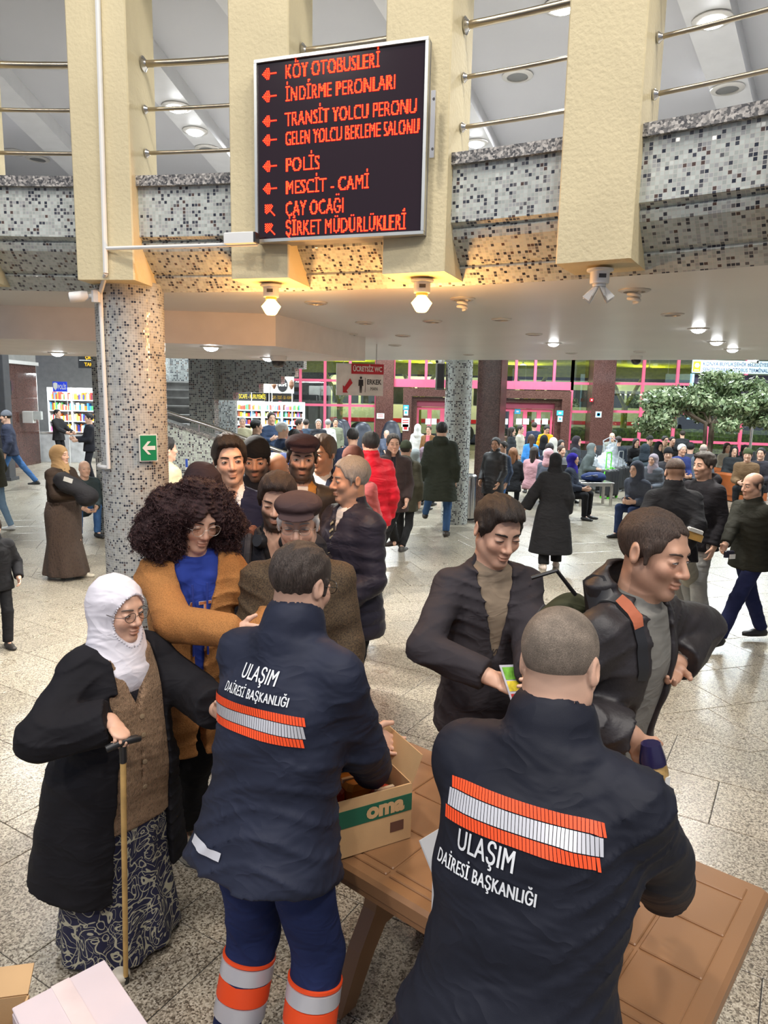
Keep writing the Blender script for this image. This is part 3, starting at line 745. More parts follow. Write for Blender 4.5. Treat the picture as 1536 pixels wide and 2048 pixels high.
# ------------------------------------------------------------------ the red light board on the fins
def led_board():
    A = V(-0.635, 3.55, 0); B = V(0.155, 3.30, 0); z0, z1 = 2.925, 3.725
    ux = nrm(B-A); n = V(ux[1], -ux[0], 0); W = float(np.linalg.norm(B-A)); Hh = z1-z0
    Rm = np.stack([ux, -n, V(0, 0, 1)], 1)                     # local x along, y into the board, z up
    root = thing('led_sign', 'large black LED board with red Turkish direction lines and arrows', 'sign', (A[0], A[1], z0))
    T = lambda u, v, y=0.0: Rm @ V(u*W, y, v*Hh)               # v measured from the bottom
    m = MB(); m.box(Rm @ V(W/2, 0.05, Hh/2), (W, 0.09, Hh), Rm); m.build('housing', mat('board_back', (0.22, 0.22, 0.22), 0.5), root)
    MB().box(Rm @ V(W/2, -0.002, Hh/2), (W-0.02, 0.012, Hh-0.02), Rm).build('screen', mat('smoked_screen', (0.022, 0.010, 0.014), 0.12, var=0.0), root)
    fr = mat('aluminium_frame', (0.62, 0.63, 0.60), 0.35, 0.8, var=0.03)
    for c, d in ((V(W/2, -.004, 0.006), (W, .03, .014)), (V(W/2, -.004, Hh-0.006), (W, .03, .014)), (V(.006, -.004, Hh/2), (.014, .03, Hh-.028)), (V(W-.006, -.004, Hh/2), (.014, .03, Hh-.028))):
        MB().box(Rm @ c, d, Rm).build('frame_bar', fr, root)
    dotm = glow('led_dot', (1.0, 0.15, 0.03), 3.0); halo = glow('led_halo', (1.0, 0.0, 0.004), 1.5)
    pitch = 0.0064
    def dots(pts, nm):
        m = MB(); r = 0.0026
        for (x, z) in pts:
            c = Rm @ V(x, -0.0095, z); e1, e2 = Rm @ V(r, 0, 0), V(0, 0, r)
            m._add([c-e1, c-e2, c+e1, c+e2, c+Rm @ V(0, -0.002, 0)], [(0, 1, 4), (1, 2, 4), (2, 3, 4), (3, 0, 4)])
        o = m.build(nm, dotm, root); o['kind'] = 'stuff'; return o
    def glare(pts):            # glowing red discs imitate the glare around every diode
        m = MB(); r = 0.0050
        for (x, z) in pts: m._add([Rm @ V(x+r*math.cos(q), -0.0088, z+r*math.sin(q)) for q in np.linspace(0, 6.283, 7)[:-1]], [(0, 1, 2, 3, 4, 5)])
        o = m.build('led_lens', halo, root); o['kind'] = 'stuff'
    lines = (('KÖY OTOBÜSLERİ', .077, .734), ('İNDİRME PERONLARI', .197, .82), ('TRANSİT YOLCU PERONU', .33, .939), ('GELEN YOLCU BEKLEME SALONU', .433, .957), ('POLİS', .576, .392), ('MESCİT - CAMİ', .700, .683), ('ÇAY OCAĞI', .818, .536), ('ŞİRKET MÜDÜRLÜKLERİ', .925, .896))
    cap = 0.067
    for k, (txt, vc, ue) in enumerate(lines):
        v, f = text_mesh(txt, cap/0.73, -0.0008, 1.0, spacing=1.05); u0 = .185*W; w = ue*W-u0
        sx = w/max(v[:, 0].max(), 1e-6); x = v[:, 0]*sx+u0; z = v[:, 2]-cap/2+(1-vc)*Hh
        tri = []
        for p in f:
            for j in range(1, len(p)-1): tri.append((p[0], p[j], p[j+1]))
        tri = np.array(tri); X = np.stack([x, z], 1)
        gx = np.arange(u0, ue*W+pitch, pitch*0.82); gz = np.arange(z.min(), z.max()+pitch, pitch); G = np.array([(a, b) for a in gx for b in gz])
        ins = np.zeros(len(G), bool); G0 = G; px_ = pitch*0.82
        for t, dx in ((t, dx) for t in tri for dx in (-.27, 0, .27)):
            G = G0+np.array([dx*px_, 0])
            a, b, c = X[t[0]], X[t[1]], X[t[2]]
            lo, hi = np.minimum(np.minimum(a, b), c), np.maximum(np.maximum(a, b), c)
            q = np.nonzero((G[:, 0] >= lo[0]) & (G[:, 0] <= hi[0]) & (G[:, 1] >= lo[1]) & (G[:, 1] <= hi[1]))[0]
            if not len(q): continue
            g = G[q]; d = (b[1]-c[1])*(a[0]-c[0])+(c[0]-b[0])*(a[1]-c[1])
            if abs(d) < 1e-12: continue
            l1 = ((b[1]-c[1])*(g[:, 0]-c[0])+(c[0]-b[0])*(g[:, 1]-c[1]))/d; l2 = ((c[1]-a[1])*(g[:, 0]-c[0])+(a[0]-c[0])*(g[:, 1]-c[1]))/d
            ins[q] |= (l1 >= 0) & (l2 >= 0) & (l1+l2 <= 1)
        G = G0; dots(G[ins], 'led_text')
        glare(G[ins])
        # arrow of light dots
        cx, cz = .085*W, (1-vc)*Hh; pts = []
        for i in range(10): pts.append((i*pitch*1.15-.030, 0))
        for q in range(1, 4):
            for i in range(4-q+1): pts += [(-.030+(q+i*1.2)*pitch*1.1, q*pitch*1.1), (-.030+(q+i*1.2)*pitch*1.1, -q*pitch*1.1)]
        if k >= 6:
            c45 = math.cos(math.pi/4); pts = [(a*c45+b*c45, -a*c45+b*c45) for a, b in pts]
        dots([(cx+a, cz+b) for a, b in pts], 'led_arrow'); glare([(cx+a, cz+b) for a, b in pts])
    # small fixing bracket and driver box
    return root, Rm, W, Hh
led_board()
br = thing('sign_bracket', 'small steel bracket on the pillar edge right of the red sign', 'bracket')
p = at_y(866, 250, 3.27); MB().box(p, (0.02, 0.02, 0.27), rotz(-0.3)).build('plate', M_steel, br)
for dz in (-.1, .1): MB().tube([p+V(0, -.012, dz), p+V(0, -.006, dz)], .006, 8).build('screw', M_dark, br)
bx = thing('junction_box', 'white cable box under the lower left corner of the red sign', 'box')
p = at_y(481, 477, 3.50); MB().bevbox(p, (0.155, 0.05, 0.05), .004, rotz(-.25)).build('lid', M_white, bx); MB().box(p+V(.078, -.02, 0), (0.012, .045, .045), rotz(-.25)).build('end_cap', M_black, bx)
# cable trunking down the first fin and along the column
cd = thing('cable_trunking', 'white cable trunking running down the left pillar and column', 'conduit')
f1 = ringp(5.475, 84.9, 0)
x1, y1 = f1[0], f1[1]
q0 = at_y(197, 2, y1-.012); q1 = at_y(212, 556, y1-.012)
MB().tube([V(q0[0], y1-.012, 4.4), V(q1[0], y1-.012, 2.80)], .013, 8).build('vertical_duct', M_white, cd)
a = math.radians(-118); cxx, cyy = NCX+(.19)*math.cos(a), NCY+.19*math.sin(a)
MB().tube([V(q1[0], y1-.012, 2.80), V(cxx, cyy-.01, 2.72), V(cxx, cyy-.012, 2.60)], .012, 8).build('elbow', M_white, cd)
MB().tube([V(cxx, cyy-.012, 2.62), V(cxx+.005, cyy-.012, 1.79)], .011, 8).build('vertical_duct', M_white, cd)
MB().tube([V(NCX+.195*math.cos(t), NCY+.195*math.sin(t), 1.795) for t in np.linspace(a, math.radians(-178), 7)], .012, 8).build('foot_duct', M_white, cd)
pa, pb = at_y(214, 497, y1-.014), at_y(515, 488, 3.50)
MB().tube([pa, pb], .010, 8).build('cross_duct', M_white, cd)
# green arrow sign on the column
gs = thing('direction_sign', 'green plate with a white left arrow fixed on the mosaic column', 'sign')
p = at_y(292, 896, NCY-.165); ag = math.radians(33); Rg = rotz(ag); p = V(NCX+.20*math.sin(ag+.12), NCY-.20*math.cos(ag+.12), p[2])
MB().box(p, (.098, .006, .148), Rg).build('plate', mat('sign_white', (.75, .76, .74), .4), gs)
MB().box(p+Rg @ V(0, -.004, 0), (.086, .004, .136), Rg).build('panel', mat('sign_green', s2l((20, 132, 84)), .4, var=.01), gs)
ar = [(-.034, 0), (-.004, .036), (.012, .036), (-.010, .011), (.036, .011), (.036, -.011), (-.010, -.011), (.012, -.036), (-.004, -.036)]
MB().prism_dir([p+Rg @ V(x, -.0062, z) for x, z in ar], Rg @ V(0, -.002, 0)).build('arrow', mat('sign_white', (.75, .76, .74), .4), gs)

# ------------------------------------------------------------------ lamps
amb = glow('amber_bulb', (1.0, 0.50, 0.10), 22.0); M_bulb_off = mat('frosted_glass', (0.62, 0.62, 0.60), 0.3, var=.02)
def fin_lamp(px, py, lit, label):
    a = {2: 76.1, 3: 67.95, 4: 59.55}[lit[1]]; p = ringp(5.62, a, ZC-.01); t = thing('ceiling_lamp', label, 'lamp', p, 0, 'lamps under the pillars')
    MB().lathe([(.055, 0), (.055, -.008), (.040, -.012), (.040, -.055), (.038, -.060)], (0, 0, 0), 24).build('lamp_holder', M_white, t, True)
    MB().box((0, -.041, -.032), (.03, .003, .016)).build('print_label', M_dark, t)
    MB().lathe([(.028, -.058), (.028, -.072)], (0, 0, 0), 20).build('collar', mat('collar_yellow', (.75, .55, .12) if lit[0] else (.6, .6, .58), .4), t, True)
    if lit[0]:
        m = MB(); n = 8
        for i in range(4): pass
        m.lathe([(.020, -.072), (.036, -.090), (.050, -.106), (.044, -.116), (.030, -.140), (.022, -.148)], (0, 0, 0), 8); m.build('bulb', amb, t)
        lamp('POINT', 'amber_lamp', tuple(p+V(0, 0, -.20)), 18, (1.0, 0.48, 0.15), .05)
    else:
        for k in range(4):
            an = k*math.pi/2+.5; d = V(math.cos(an), math.sin(an), 0); e = V(-d[1], d[0], 0)
            m = MB(); q = [V(0, 0, -.070)+d*.012-e*.012, V(0, 0, -.070)+d*.012+e*.012, V(0, 0, -.118)+d*.060+e*.028, V(0, 0, -.138)+d*.050, V(0, 0, -.118)+d*.060-e*.028]
            m.prism_dir(q, nrm(d+V(0, 0, .8))*.006); m.build('petal', M_bulb_off, t)
fin_lamp(555, 600, (True, 2), 'lit amber lamp under the pillar left of the sign centre')
fin_lamp(857, 590, (True, 3), 'lit amber lamp under the pillar at the right edge of the sign')
fin_lamp(1210, 560, (False, 4), 'unlit white petal lamp under the rightmost pillar')
M_lit = glow('downlight_lens', (0.95, 0.98, 1.0), 45.0); M_off = mat('downlight_baffle', (.10, .10, .10), .5)
M_ringc = mat('downlight_trim', (.52, .50, .47), .35, .3, var=.03)
def downlight(px, py, z, lit, label, power=14, r=.055, warm=(1, .97, .90), spiral=False):
    p = at_z(px, py, z); t = thing('downlight', label, 'light fitting', p, 0, 'recessed ceiling lights')
    MB().lathe([(r*1.45, .002), (r*1.45, -.004), (r*1.2, -.011), (r*.98, -.011), (r*.95, .004)], (0, 0, 0), 24).build('trim_ring', M_ringc, t, True)
    if spiral:
        P = [V(r*.5*math.cos(q), r*.5*math.sin(q), -.01-.05*q/14) for q in np.linspace(0, 14, 40)]; MB().tube(P, .009, 6).build('spiral_bulb', M_white, t, True)
    else: MB().lathe([(r*.92, -.010), (r*.80, -.022), (r*.45, -.032), (r*.1, -.036)] if lit else [(r*.97, -.0030), (r*.6, -.0065), (r*.1, -.008)], (0, 0, 0), 20).build('lens', M_lit if lit else M_off, t, True)
    if lit:
        lamp('SPOT', 'downlight_lamp', (p[0], p[1], z-.05), power, warm, .05, (p[0], p[1], 0), 150)
for i, (x, y) in enumerate(((1107, 686), (1397, 657), (1433, 683), (1465, 698))):
    downlight(x, y, ZC, True, ['lit downlight above the woman in the long black coat', 'lit bluish downlight high on the right of the low ceiling', 'lit downlight just behind the bluish one on the right', 'brightest lit downlight above the small tree'][i], (140, 45, 70, 140)[i])
for i, (x, y) in enumerate(((422, 693), (537, 715), (115, 705))):
    downlight(x, y, 2.55, True, ['lit downlight in the dropped soffit right of the column', 'lit downlight beside the dome camera under the soffit corner', 'lit downlight in the soffit above the red wall'][i], 260)
offs = ((925, 597), (1003, 638), (865, 642), (1068, 668), (1345, 628), (1143, 706), (1280, 703), (806, 671), (632, 605), (937, 709), (730, 645), (700, 668), (790, 690))
dl = ('spiral bulb downlight below the sign corner', 'unlit downlight in the low ceiling below the fourth pillar', 'unlit flat downlight below the second amber lamp', 'unlit downlight left of the black coat woman light', 'unlit ribbed downlight right of the petal lamp', 'unlit downlight near the ceiling edge right of the lit one', 'unlit downlight beside the right dome camera', 'small unlit downlight left of the flat one', 'small unlit downlight right of the first amber lamp', 'small unlit downlight above the mosaic column in the hall', 'small unlit downlight above the soffit corner', 'small unlit downlight behind the soffit corner', 'small unlit downlight at the far ceiling edge')
for (x, y), l in zip(offs, dl): downlight(x, y, ZC, False, l, r=.05, spiral=(x == 925))
downlight(1269, 580, ZC, False, 'large spiral bulb downlight right of the petal lamp', r=.055, spiral=True)
for i, (x, y, lit) in enumerate(((353, 214, 1), (390, 262, 1), (1125, 12, 1), (1425, 40, 1), (952, 286, 1), (1035, 152, 0), (1455, 178, 0), (415, 298, 0), (30, 305, 0), (75, 318, 0))):
    downlight(x, y, 4.325 if x in (353, 390, 1425, 1455, 415, 952) else 4.445, bool(lit), ['upper lit spot in the gallery ceiling left of the sign', 'lower lit spot in the gallery ceiling left of the sign', 'lit gallery spot at the top edge right of the sign', 'lit gallery spot at the top right corner', 'lit gallery spot low behind the third pillar', 'round dark speaker in the gallery ceiling right of the sign', 'unlit gallery spot at the top right', 'unlit gallery spot below the two lit ones', 'unlit gallery spot at the far left', 'second unlit gallery spot at the far left'][i], 80, r=.075 if y != 262 and y != 286 else .07)
# ------------------------------------------------------------------ cameras
def dome_cam(px, py, z, label):
    p = at_z(px, py, z); t = thing('dome_camera', label, 'camera', p, 0, 'dome cameras')
    MB().lathe([(.075, .0), (.075, -.03), (.066, -.045)], (0, 0, 0), 24).build('housing', M_white, t, True)
    MB().lathe([(.062, -.045), (.058, -.07), (.042, -.092), (.018, -.104)], (0, 0, 0), 24).build('dome', mat('smoked_dome', (.02, .02, .022), .08), t, True)
dome_cam(557, 712, 2.55, 'dome security camera under the soffit corner beside the light')
dome_cam(1273, 712, ZC, 'dome security camera at the far edge of the low ceiling')
def bullet_cam(p, yaw, label, sc=1.0, arm=None):
    t = thing('security_camera', label, 'camera', p, yaw)
    if arm is not None: MB().tube([(0, 0, 0), tuple(rotz(-yaw) @ V(*arm))], .012, 8).build('arm', M_white, t, True)
    MB().bevbox((0, .0, 0), (.10*sc, .07*sc, .11*sc), .01).build('mount', M_white, t)
    MB().tube([V(0, -.03, 0)*sc, V(0, -.08, -.01)*sc], .02*sc, 10).build('bracket', M_white, t, True)
    MB().tube([V(0, -.06, 0)*sc, V(0, -.10, -.008)*sc, V(0, -.20, -.025)*sc, V(0, -.21, -.026)*sc], [.036*sc, .045*sc, .045*sc, .040*sc], 14).build('housing', M_white, t, True)
    MB().tube([V(0, -.205, -.026)*sc, V(0, -.214, -.027)*sc], .030*sc, 14).build('lens', M_black, t, True)
bullet_cam(at_y(192, 592, NCY-.18), -1.25, 'white floodlight camera on the top of the mosaic column', .62)
bullet_cam(at_y(884, 722, 12.3), -.6, 'white bullet camera beside the far mosaic column', .8, (.2, .2, .0))
bullet_cam(at_y(1500, 722, 15.0), .4, 'white bullet camera hanging in front of the terminal sign', .9, (0, 0, 2.4))
# ------------------------------------------------------------------ foreground: table and boxes
tb = thing('folding_table', 'brown moulded plastic table with panelled top between the staff and the queue', 'table')
TF = V(.08, 2.95, 0); tu = nrm(V(1.14, -.96, 0)); tv = V(-tu[1]*-1, 0, 0); tv = V(tu[1], -tu[0], 0)  # tv points towards the camera side
TL, TW, TZ = 1.50, 0.80, 0.72
def TP(a, b, z=0.0): return TF+tu*a+tv*b+V(0, 0, z)
TR = np.stack([tu, -tv, V(0, 0, 1)], 1)
M_tab = mat('brown_plastic', s2l((150, 110, 76)), 0.38, var=.03, vscale=3, bump=.12, bscale=300, bdist=.001)
MB().bevbox(TP(TL/2, TW/2, TZ-.030), (TL, TW, .05), .012, TR).build('tabletop', M_tab, tb)
MB().box(TP(TL/2, TW/2, TZ-.065), (TL-.03, TW-.03, .05), TR).build('apron', M_tab, tb)
cols = [.085, .20, .235, .235, .235, .235, .20]; cols[-1] = TL-.10-sum(cols[:-1]); rows = [.075, .20, .20, .20]; rows.append(TW-.09-sum(rows))
x = .05
for i, w in enumerate(cols):
    y = .045
    for j, d in enumerate(rows):
        MB().bevbox(TP(x+w/2, y+d/2, TZ-.003), (w-.010, d-.010, .008), .003, TR).build('panel', M_tab, tb); y += d
    x += w
def trestle(a):
    P = lambda b, z: TP(a, TW/2+b, z)
    pts = [(-.30, .0), (-.22, .0), (-.12, .16), (-.055, .24), (.055, .24), (.12, .16), (.22, .0), (.30, .0), (.20, .20), (.12, .32), (.10, .40), (.10, TZ-.09), (-.10, TZ-.09), (-.10, .40), (-.12, .32), (-.20, .20)]
    MB().prism_dir([P(b, z)-tu*.03 for b, z in pts], tu*.06).build('leg', M_tab, tb)
    MB().prism_dir([P(b, z)-tu*.036 for b, z in ((-.05, .30), (.05, .30), (.06, TZ-.10), (-.06, TZ-.10))], tu*.072).build('leg_rib', mat('brown_plastic_dark', s2l((128, 92, 64)), .45), tb)
trestle(.30); trestle(TL-.30)
MB().box(TP(TL/2, TW/2, .42), (TL-.6, .05, .07), TR).build('stretcher', M_tab, tb)
M_card = mat('corrugated_card', s2l((196, 160, 116)), .8, var=.04, bump=.15, bscale=200)
M_cardin = mat('card_inside', s2l((150, 116, 80)), .85, var=.05)
def open_box(t, c, dims, Rb, mo, mi, th=.006, flaps=None):
    w, d, h = dims; c = np.asarray(c, float)
    MB().box(c+V(0, 0, th/2), (w, d, th), Rb).build('bottom', mi, t)
    for nm, off, dm in (('front', V(0, -d/2, h/2), (w, th, h)), ('back', V(0, d/2, h/2), (w, th, h)), ('side', V(-w/2, 0, h/2), (th, d, h)), ('side', V(w/2, 0, h/2), (th, d, h))):
        MB().box(c+Rb @ off, dm, Rb).build(nm, mo, t)
    for (ed, ang, ln) in (flaps or ()):
        if ed in 'FB':
            sg = -1 if ed == 'F' else 1; e0 = c+Rb @ V(-w/2, sg*d/2, h); e1 = c+Rb @ V(w/2, sg*d/2, h); o = Rb @ V(0, sg*math.cos(ang), math.sin(ang))*ln
        else:
            sg = -1 if ed == 'L' else 1; e0 = c+Rb @ V(sg*w/2, -d/2, h); e1 = c+Rb @ V(sg*w/2, d/2, h); o = Rb @ V(sg*math.cos(ang), 0, math.sin(ang))*ln
        n_ = nrm(np.cross(e1-e0, o))*th
        MB().prism_dir([e0, e1, e1+o, e0+o], n_).build('flap', mo, t)
cb = thing('cardboard_box', 'open brown cardboard box with green band printed oma on the table', 'box')
Rb = TR @ rotz(math.radians(78)); Rb = rotz(math.radians(28)); cbc = V(-.10, 2.235, TZ+.004)
open_box(cb, cbc, (.34, .26, .20), Rb, M_card, M_cardin, flaps=(('R', 1.2, .10), ('L', -.3, .1), ('B', 1.3, .11)))
MB().box(cbc+Rb @ V(0, -.134, .135), (.34, .002, .060), Rb).build('print_band', mat('green_print', s2l((22, 92, 70)), .6), cb)
text_obj('lettering', 'oma', .075, cbc+Rb @ V(.0, -.1365, .118), M_card, cb, Rb, bold=.004, xscale=1.05, align='LEFT')
MB().box(cbc+Rb @ V(.115, -.1335, .06), (.05, .003, .035), Rb).build('hand_hole', mat('hole_dark', (.12, .05, .03), .9), cb)
for i, (o, s_, c_) in enumerate(((V(-.08, .03, .10), (.10, .14, .16), (150, 40, 30)), (V(.04, .04, .09), (.11, .12, .15), (190, 120, 40)), (V(.11, -.05, .08), (.08, .10, .14), (170, 60, 40)))):
    t = thing('snack_pack', ['red snack pack at the left inside the open cardboard box', 'yellow snack pack in the middle of the open cardboard box', 'orange snack pack at the right inside the open cardboard box'][i], 'package', cbc+Rb @ o, .5, 'snack packs in the box')
    MB().bevbox((0, 0, 0), s_, .015).build('wrapper', mat('wrapper', s2l(c_), .35, var=.1), t); MB().box((0, 0, s_[2]/2-.004), (s_[0]*.9, .012, .02)).build('seal', mat('wrapper_seal', s2l((210, 190, 160)), .35), t)
wb = thing('white_carton', 'white corrugated carton standing open on the table beside the near staff man', 'box')
wc = at_z(915, 1868, TZ); wc = V(wc[0]+.11, wc[1]-.03, TZ+.004)
open_box(wb, wc, (.30, .22, .17), rotz(math.radians(-46)), mat('white_card', (.72, .72, .73), .7, var=.02), M_cardin, flaps=(('L', .95, .10), ('B', .6, .1)))
# carton standing on the floor at the lower left corner of the picture
fb = thing('shipping_carton', 'pinkish white closed carton in the bottom left corner', 'box')
zt = 0.52; c0 = at_z(210, 1918, zt); c1 = at_z(38, 2008, zt); e = nrm(c1-c0); f = V(-e[1]*-1, 0, 0); f = V(-e[1], e[0], 0)
if f[1] > 0: f = -f
Lb, Wb = float(np.linalg.norm(c1-c0))+.02, .40
Mw = mat('white_carton_card', s2l((216, 202, 206)), .65, var=.015)
cc = c0+e*Lb/2+f*Wb/2; Rc = np.stack([e, -f, V(0, 0, 1)], 1)
MB().bevbox((cc[0], cc[1], zt/2-.004), (Lb, Wb, zt-.012), .006, Rc).build('body', mat('white_carton_side', s2l((214, 200, 202)), .7, var=.02), fb)
for k in (0, 1):
    q = c0+e*(Lb*(.25 if k == 0 else .75))+f*Wb/2; MB().bevbox((q[0], q[1], zt-.003), (Lb/2-.003, Wb, .006), .002, Rc).build('lid_flap', Mw, fb)
q = c0+e*Lb/2+f*Wb/2; MB().box((q[0], q[1], zt+.0012), (.05, Wb, .0012), Rc).build('tape', mat('clear_tape', s2l((226, 208, 206)), .25), fb)
br_ = thing('brown_carton', 'small brown carton on the floor cut by the bottom left corner', 'box')
q = at_z(22, 2040, .50); open_box(br_, (q[0]-.10, q[1]-.05, .0), (.26, .22, .50), rotz(.2), M_card, M_cardin, flaps=(('B', .5, .08),))

# ------------------------------------------------------------------ hanging and wall signs
def sign_panel(name, label, A, B, z0, z1, m_, parts, th=.03, post=False, hang=None):
    """upright board from A to B; parts: list of functions(root, T, R) where T(u, v) gives a point on its face in metres"""
    A, B = np.array(A, float), np.array(B, float); ux = nrm(np.append(B-A, 0)); n = V(ux[1], -ux[0], 0); W = float(np.hypot(*(B-A))); Rm = np.stack([ux, -n, V(0, 0, 1)], 1)
    t = thing(name, label, 'sign', (A[0], A[1], z0)); MB().box(Rm @ V(W/2, th/2, (z1-z0)/2), (W, th, z1-z0), Rm).build('board', m_, t)
    T = lambda u, v, d=.002: Rm @ V(u, -d, v)
    for fn in parts: fn(t, T, Rm, W, z1-z0)
    if post:
        for u in (.06, .94): MB().tube([Rm @ V(u*W, th+.02, (z1-z0)*.8), Rm @ V(u*W, th+.02, -z0)], .012, 8).build('post', M_white, t)
    if hang:
        for u in (.15, .85): MB().tube([Rm @ V(u*W, th/2, z1-z0), Rm @ V(u*W, th/2, hang-z0)], .006, 6).build('hanger', M_steel, t)
    return t
M_sw = mat('sign_white', (.75, .76, .74), .4); M_sr = mat('sign_red', s2l((176, 24, 40)), .4, var=.01); M_sk = mat('sign_black', (.015, .015, .017), .45, var=0); M_sy = mat('sign_yellow', s2l((250, 190, 20)), .5, var=.01)
def wc_parts(t, T, R, W, H):
    m = MB(); m.box(R @ V(W*.655, -.004, H*.84), (W*.69, .008, H*.32), R); m.build('red_strip', M_sr, t)
    text_obj('lettering', 'ÜCRETSİZ WC', H*.22, T(W*.655, H*.765, .010), M_sw, t, R, bold=.0022, fit=W*.62, align='CENTER')
    ar = [(-.5, -.5), (.0, -.5), (-.13, -.35), (.45, .15), (.20, .45), (-.35, -.12), (-.5, .0)]
    MB().prism_dir([T(W*.24+x*.24*W*.9, H*.32+z*H*.48, .003) for x, z in ar], R @ V(0, -.004, 0)).build('arrow', M_sr, t)
    g = MB(); cx = W*.515
    g.prism_dir([T(cx+.022*W*1.1*math.cos(a), H*.56+.035*H*1.2*math.sin(a), .003) for a in np.linspace(0, 6.283, 13)[:-1]], R @ V(0, -.003, 0))
    body = [(-.05, .50), (.05, .50), (.055, .30), (.035, .30), (.03, .34), (.02, .08), (.005, .08), (0, .28), (-.005, .08), (-.02, .08), (-.03, .34), (-.035, .30), (-.055, .30)]
    g.prism_dir([T(cx+x*W*.95, H*z, .003) for x, z in body], R @ V(0, -.003, 0)); g.build('figure', M_sk, t)
    MB().box(T(W*.61, H*.33), (.004, .003, H*.46), R).build('divider', M_sk, t)
    text_obj('lettering', 'ERKEK', H*.22, T(W*.80, H*.36, .003), M_sk, t, R, bold=.0016, fit=W*.31, align='CENTER')
    text_obj('lettering', 'MAN', H*.15, T(W*.80, H*.17, .003), M_sk, t, R, fit=W*.15, align='CENTER')
Yw = 7.6; a, b = at_y(673, 790, Yw), at_y(766, 790, Yw+.12)
wcs = sign_panel('hanging_sign', 'white hanging toilet sign with red arrow and man figure', a[:2], b[:2], a[2]-.0, at_y(673, 726, Yw)[2], M_sw, [wc_parts], hang=ZC)
def term_parts(t, T, R, W, H):
    text_obj('lettering', 'KONYA BÜYÜKŞEHİR BELEDİYESİ', H*.40, T(W*.5, H*.58, .003), mat('sign_ink', s2l((46, 56, 96)), .5, var=0), t, R, bold=.0025, fit=W*.76, align='CENTER')
    text_obj('lettering', 'ŞEHİRLERARASI OTOBÜS TERMİNALİ', H*.40, T(W*.5, H*.12, .003), mat('sign_ink', s2l((46, 56, 96)), .5, var=0), t, R, bold=.0025, fit=W*.76, align='CENTER')
    for u in (.05, .95):
        MB().box(T(W*u, H*.5, .004), (W*.085, .006, H*.80), R).build('emblem_plate', M_sy, t)
        MB().lathe([(H*.2, 0), (H*.2, .004)], (0, 0, 0), 6, R @ rotx(math.pi/2)).build('emblem', M_sw, t).location = T(W*u, H*.58, .012)
        text_obj('emblem_text', 'KONYA', H*.14, T(W*u, H*.16, .008), M_sw, t, R, xscale=.8, align='CENTER')
Yt = 21.0; a, b = at_y(1384, 743, Yt), at_y(1560, 743, Yt)
sign_panel('terminal_sign', 'pale blue bus terminal name sign with yellow emblem plates above the tree', a[:2], b[:2], a[2]-.03, at_y(1384, 724, Yt)[2]+.06, mat('sign_pale_blue', s2l((196, 226, 236)), .4, var=.01), [term_parts])
MB_ = MB(); a2, b2 = at_y(1384, 745, Yt+.1), at_y(1560, 745, Yt+.1)
ks = thing('departure_board', 'large dark switched-off board frame under the terminal name sign', 'screen')
ca = (a2+b2)/2; MB().box((ca[0], ca[1]+.05, ca[2]-.72), (b2[0]-a2[0]-.05, .10, 1.30)).build('panel', mat('dark_screen', (.03, .025, .04), .2), ks)
for xx in (a2[0]+.02, b2[0]-.02): MB().box((xx, ca[1], ca[2]-.72), (.06, .14, 1.34)).build('frame_bar', mat('sign_frame_blue', s2l((150, 196, 214)), .4), ks)
for xx in (a2[0]+.6, b2[0]-.6): MB().tube([(xx, ca[1]+.1, 0), (xx, ca[1]+.1, ca[2]-1.3)], .04, 10).build('post', M_steel, ks, True)
def polis_parts(t, T, R, W, H):
    text_obj('lettering', 'POLİS', H*.62, T(W*.36, H*.25, .003), M_sw, t, R, bold=.004, fit=W*.58)
    sh = [(0, -.4), (.26, -.1), (.26, .34), (0, .42), (-.26, .34), (-.26, -.1)]
    MB().prism_dir([T(W*.19+x*H*.8, H*.5+z*H, .003) for x, z in sh], R @ V(0, -.004, 0)).build('shield', M_sw, t)
Yp = 21.6; a, b = at_y(106, 783, Yp), at_y(134, 782, Yp)
sign_panel('police_sign', 'small blue police sign with a white shield over the kiosk', a[:2], b[:2], a[2], at_y(106, 763, Yp)[2], mat('sign_blue', s2l((40, 62, 190)), .4, emit=(s2l((40, 62, 190)), .5)), [polis_parts], post=True)
def tak_parts(t, T, R, W, H):
    text_obj('lettering', 'TAKSİ', H*.34, T(W*.26, H*.16, .003), M_sy, t, R, bold=.004, xscale=.9)
    text_obj('lettering', 'ÇIKIŞ', H*.30, T(W*.30, H*.66, .003), M_sy, t, R, bold=.004, xscale=.9)
    MB().box(T(W*.5, H*.56, .004), (W*.9, .004, .015), R).build('divider', M_sw, t)
Yk = 15.0; a, b = at_y(157, 736, Yk), at_y(205, 736, Yk)
sign_panel('hanging_sign', 'black hanging sign with yellow letters left of the mosaic column', a[:2], b[:2], a[2], at_y(157, 708, Yk)[2], M_sk, [tak_parts], hang=5.4)
# papers and stickers on the portals and pillars
def paper(label, px, py, Y, w, h, col, marks=()):
    p = at_y(px, py, Y); t = thing('notice', label, 'notice', p); MB().box((0, 0, 0), (w, .008, h)).build('sheet', mat('paper', col, .6, var=.02), t)
    for (dx, dz, ww, hh, c) in marks: MB().box((dx, -.006, dz), (ww, .004, hh)).build('print', mat('print', c, .6, var=0), t)
RD = s2l((190, 40, 50)); BL = s2l((60, 170, 220)); PW = (.74, .74, .72)
paper('pink lettered white notice on the red pillar beside the massage chairs', 761, 832, 26.58, .28, .20, PW, ((0, .04, .2, .02, RD), (0, -.02, .2, .02, RD)))
paper('white notice with red print on the left door portal', 811, 845, 26.475, .30, .34, PW, ((0, .08, .22, .03, RD), (0, 0, .22, .03, RD)))
paper('white notice with a red square low on the left door portal', 811, 855, 26.475, .22, .24, PW, ((0, -.03, .13, .10, RD),))
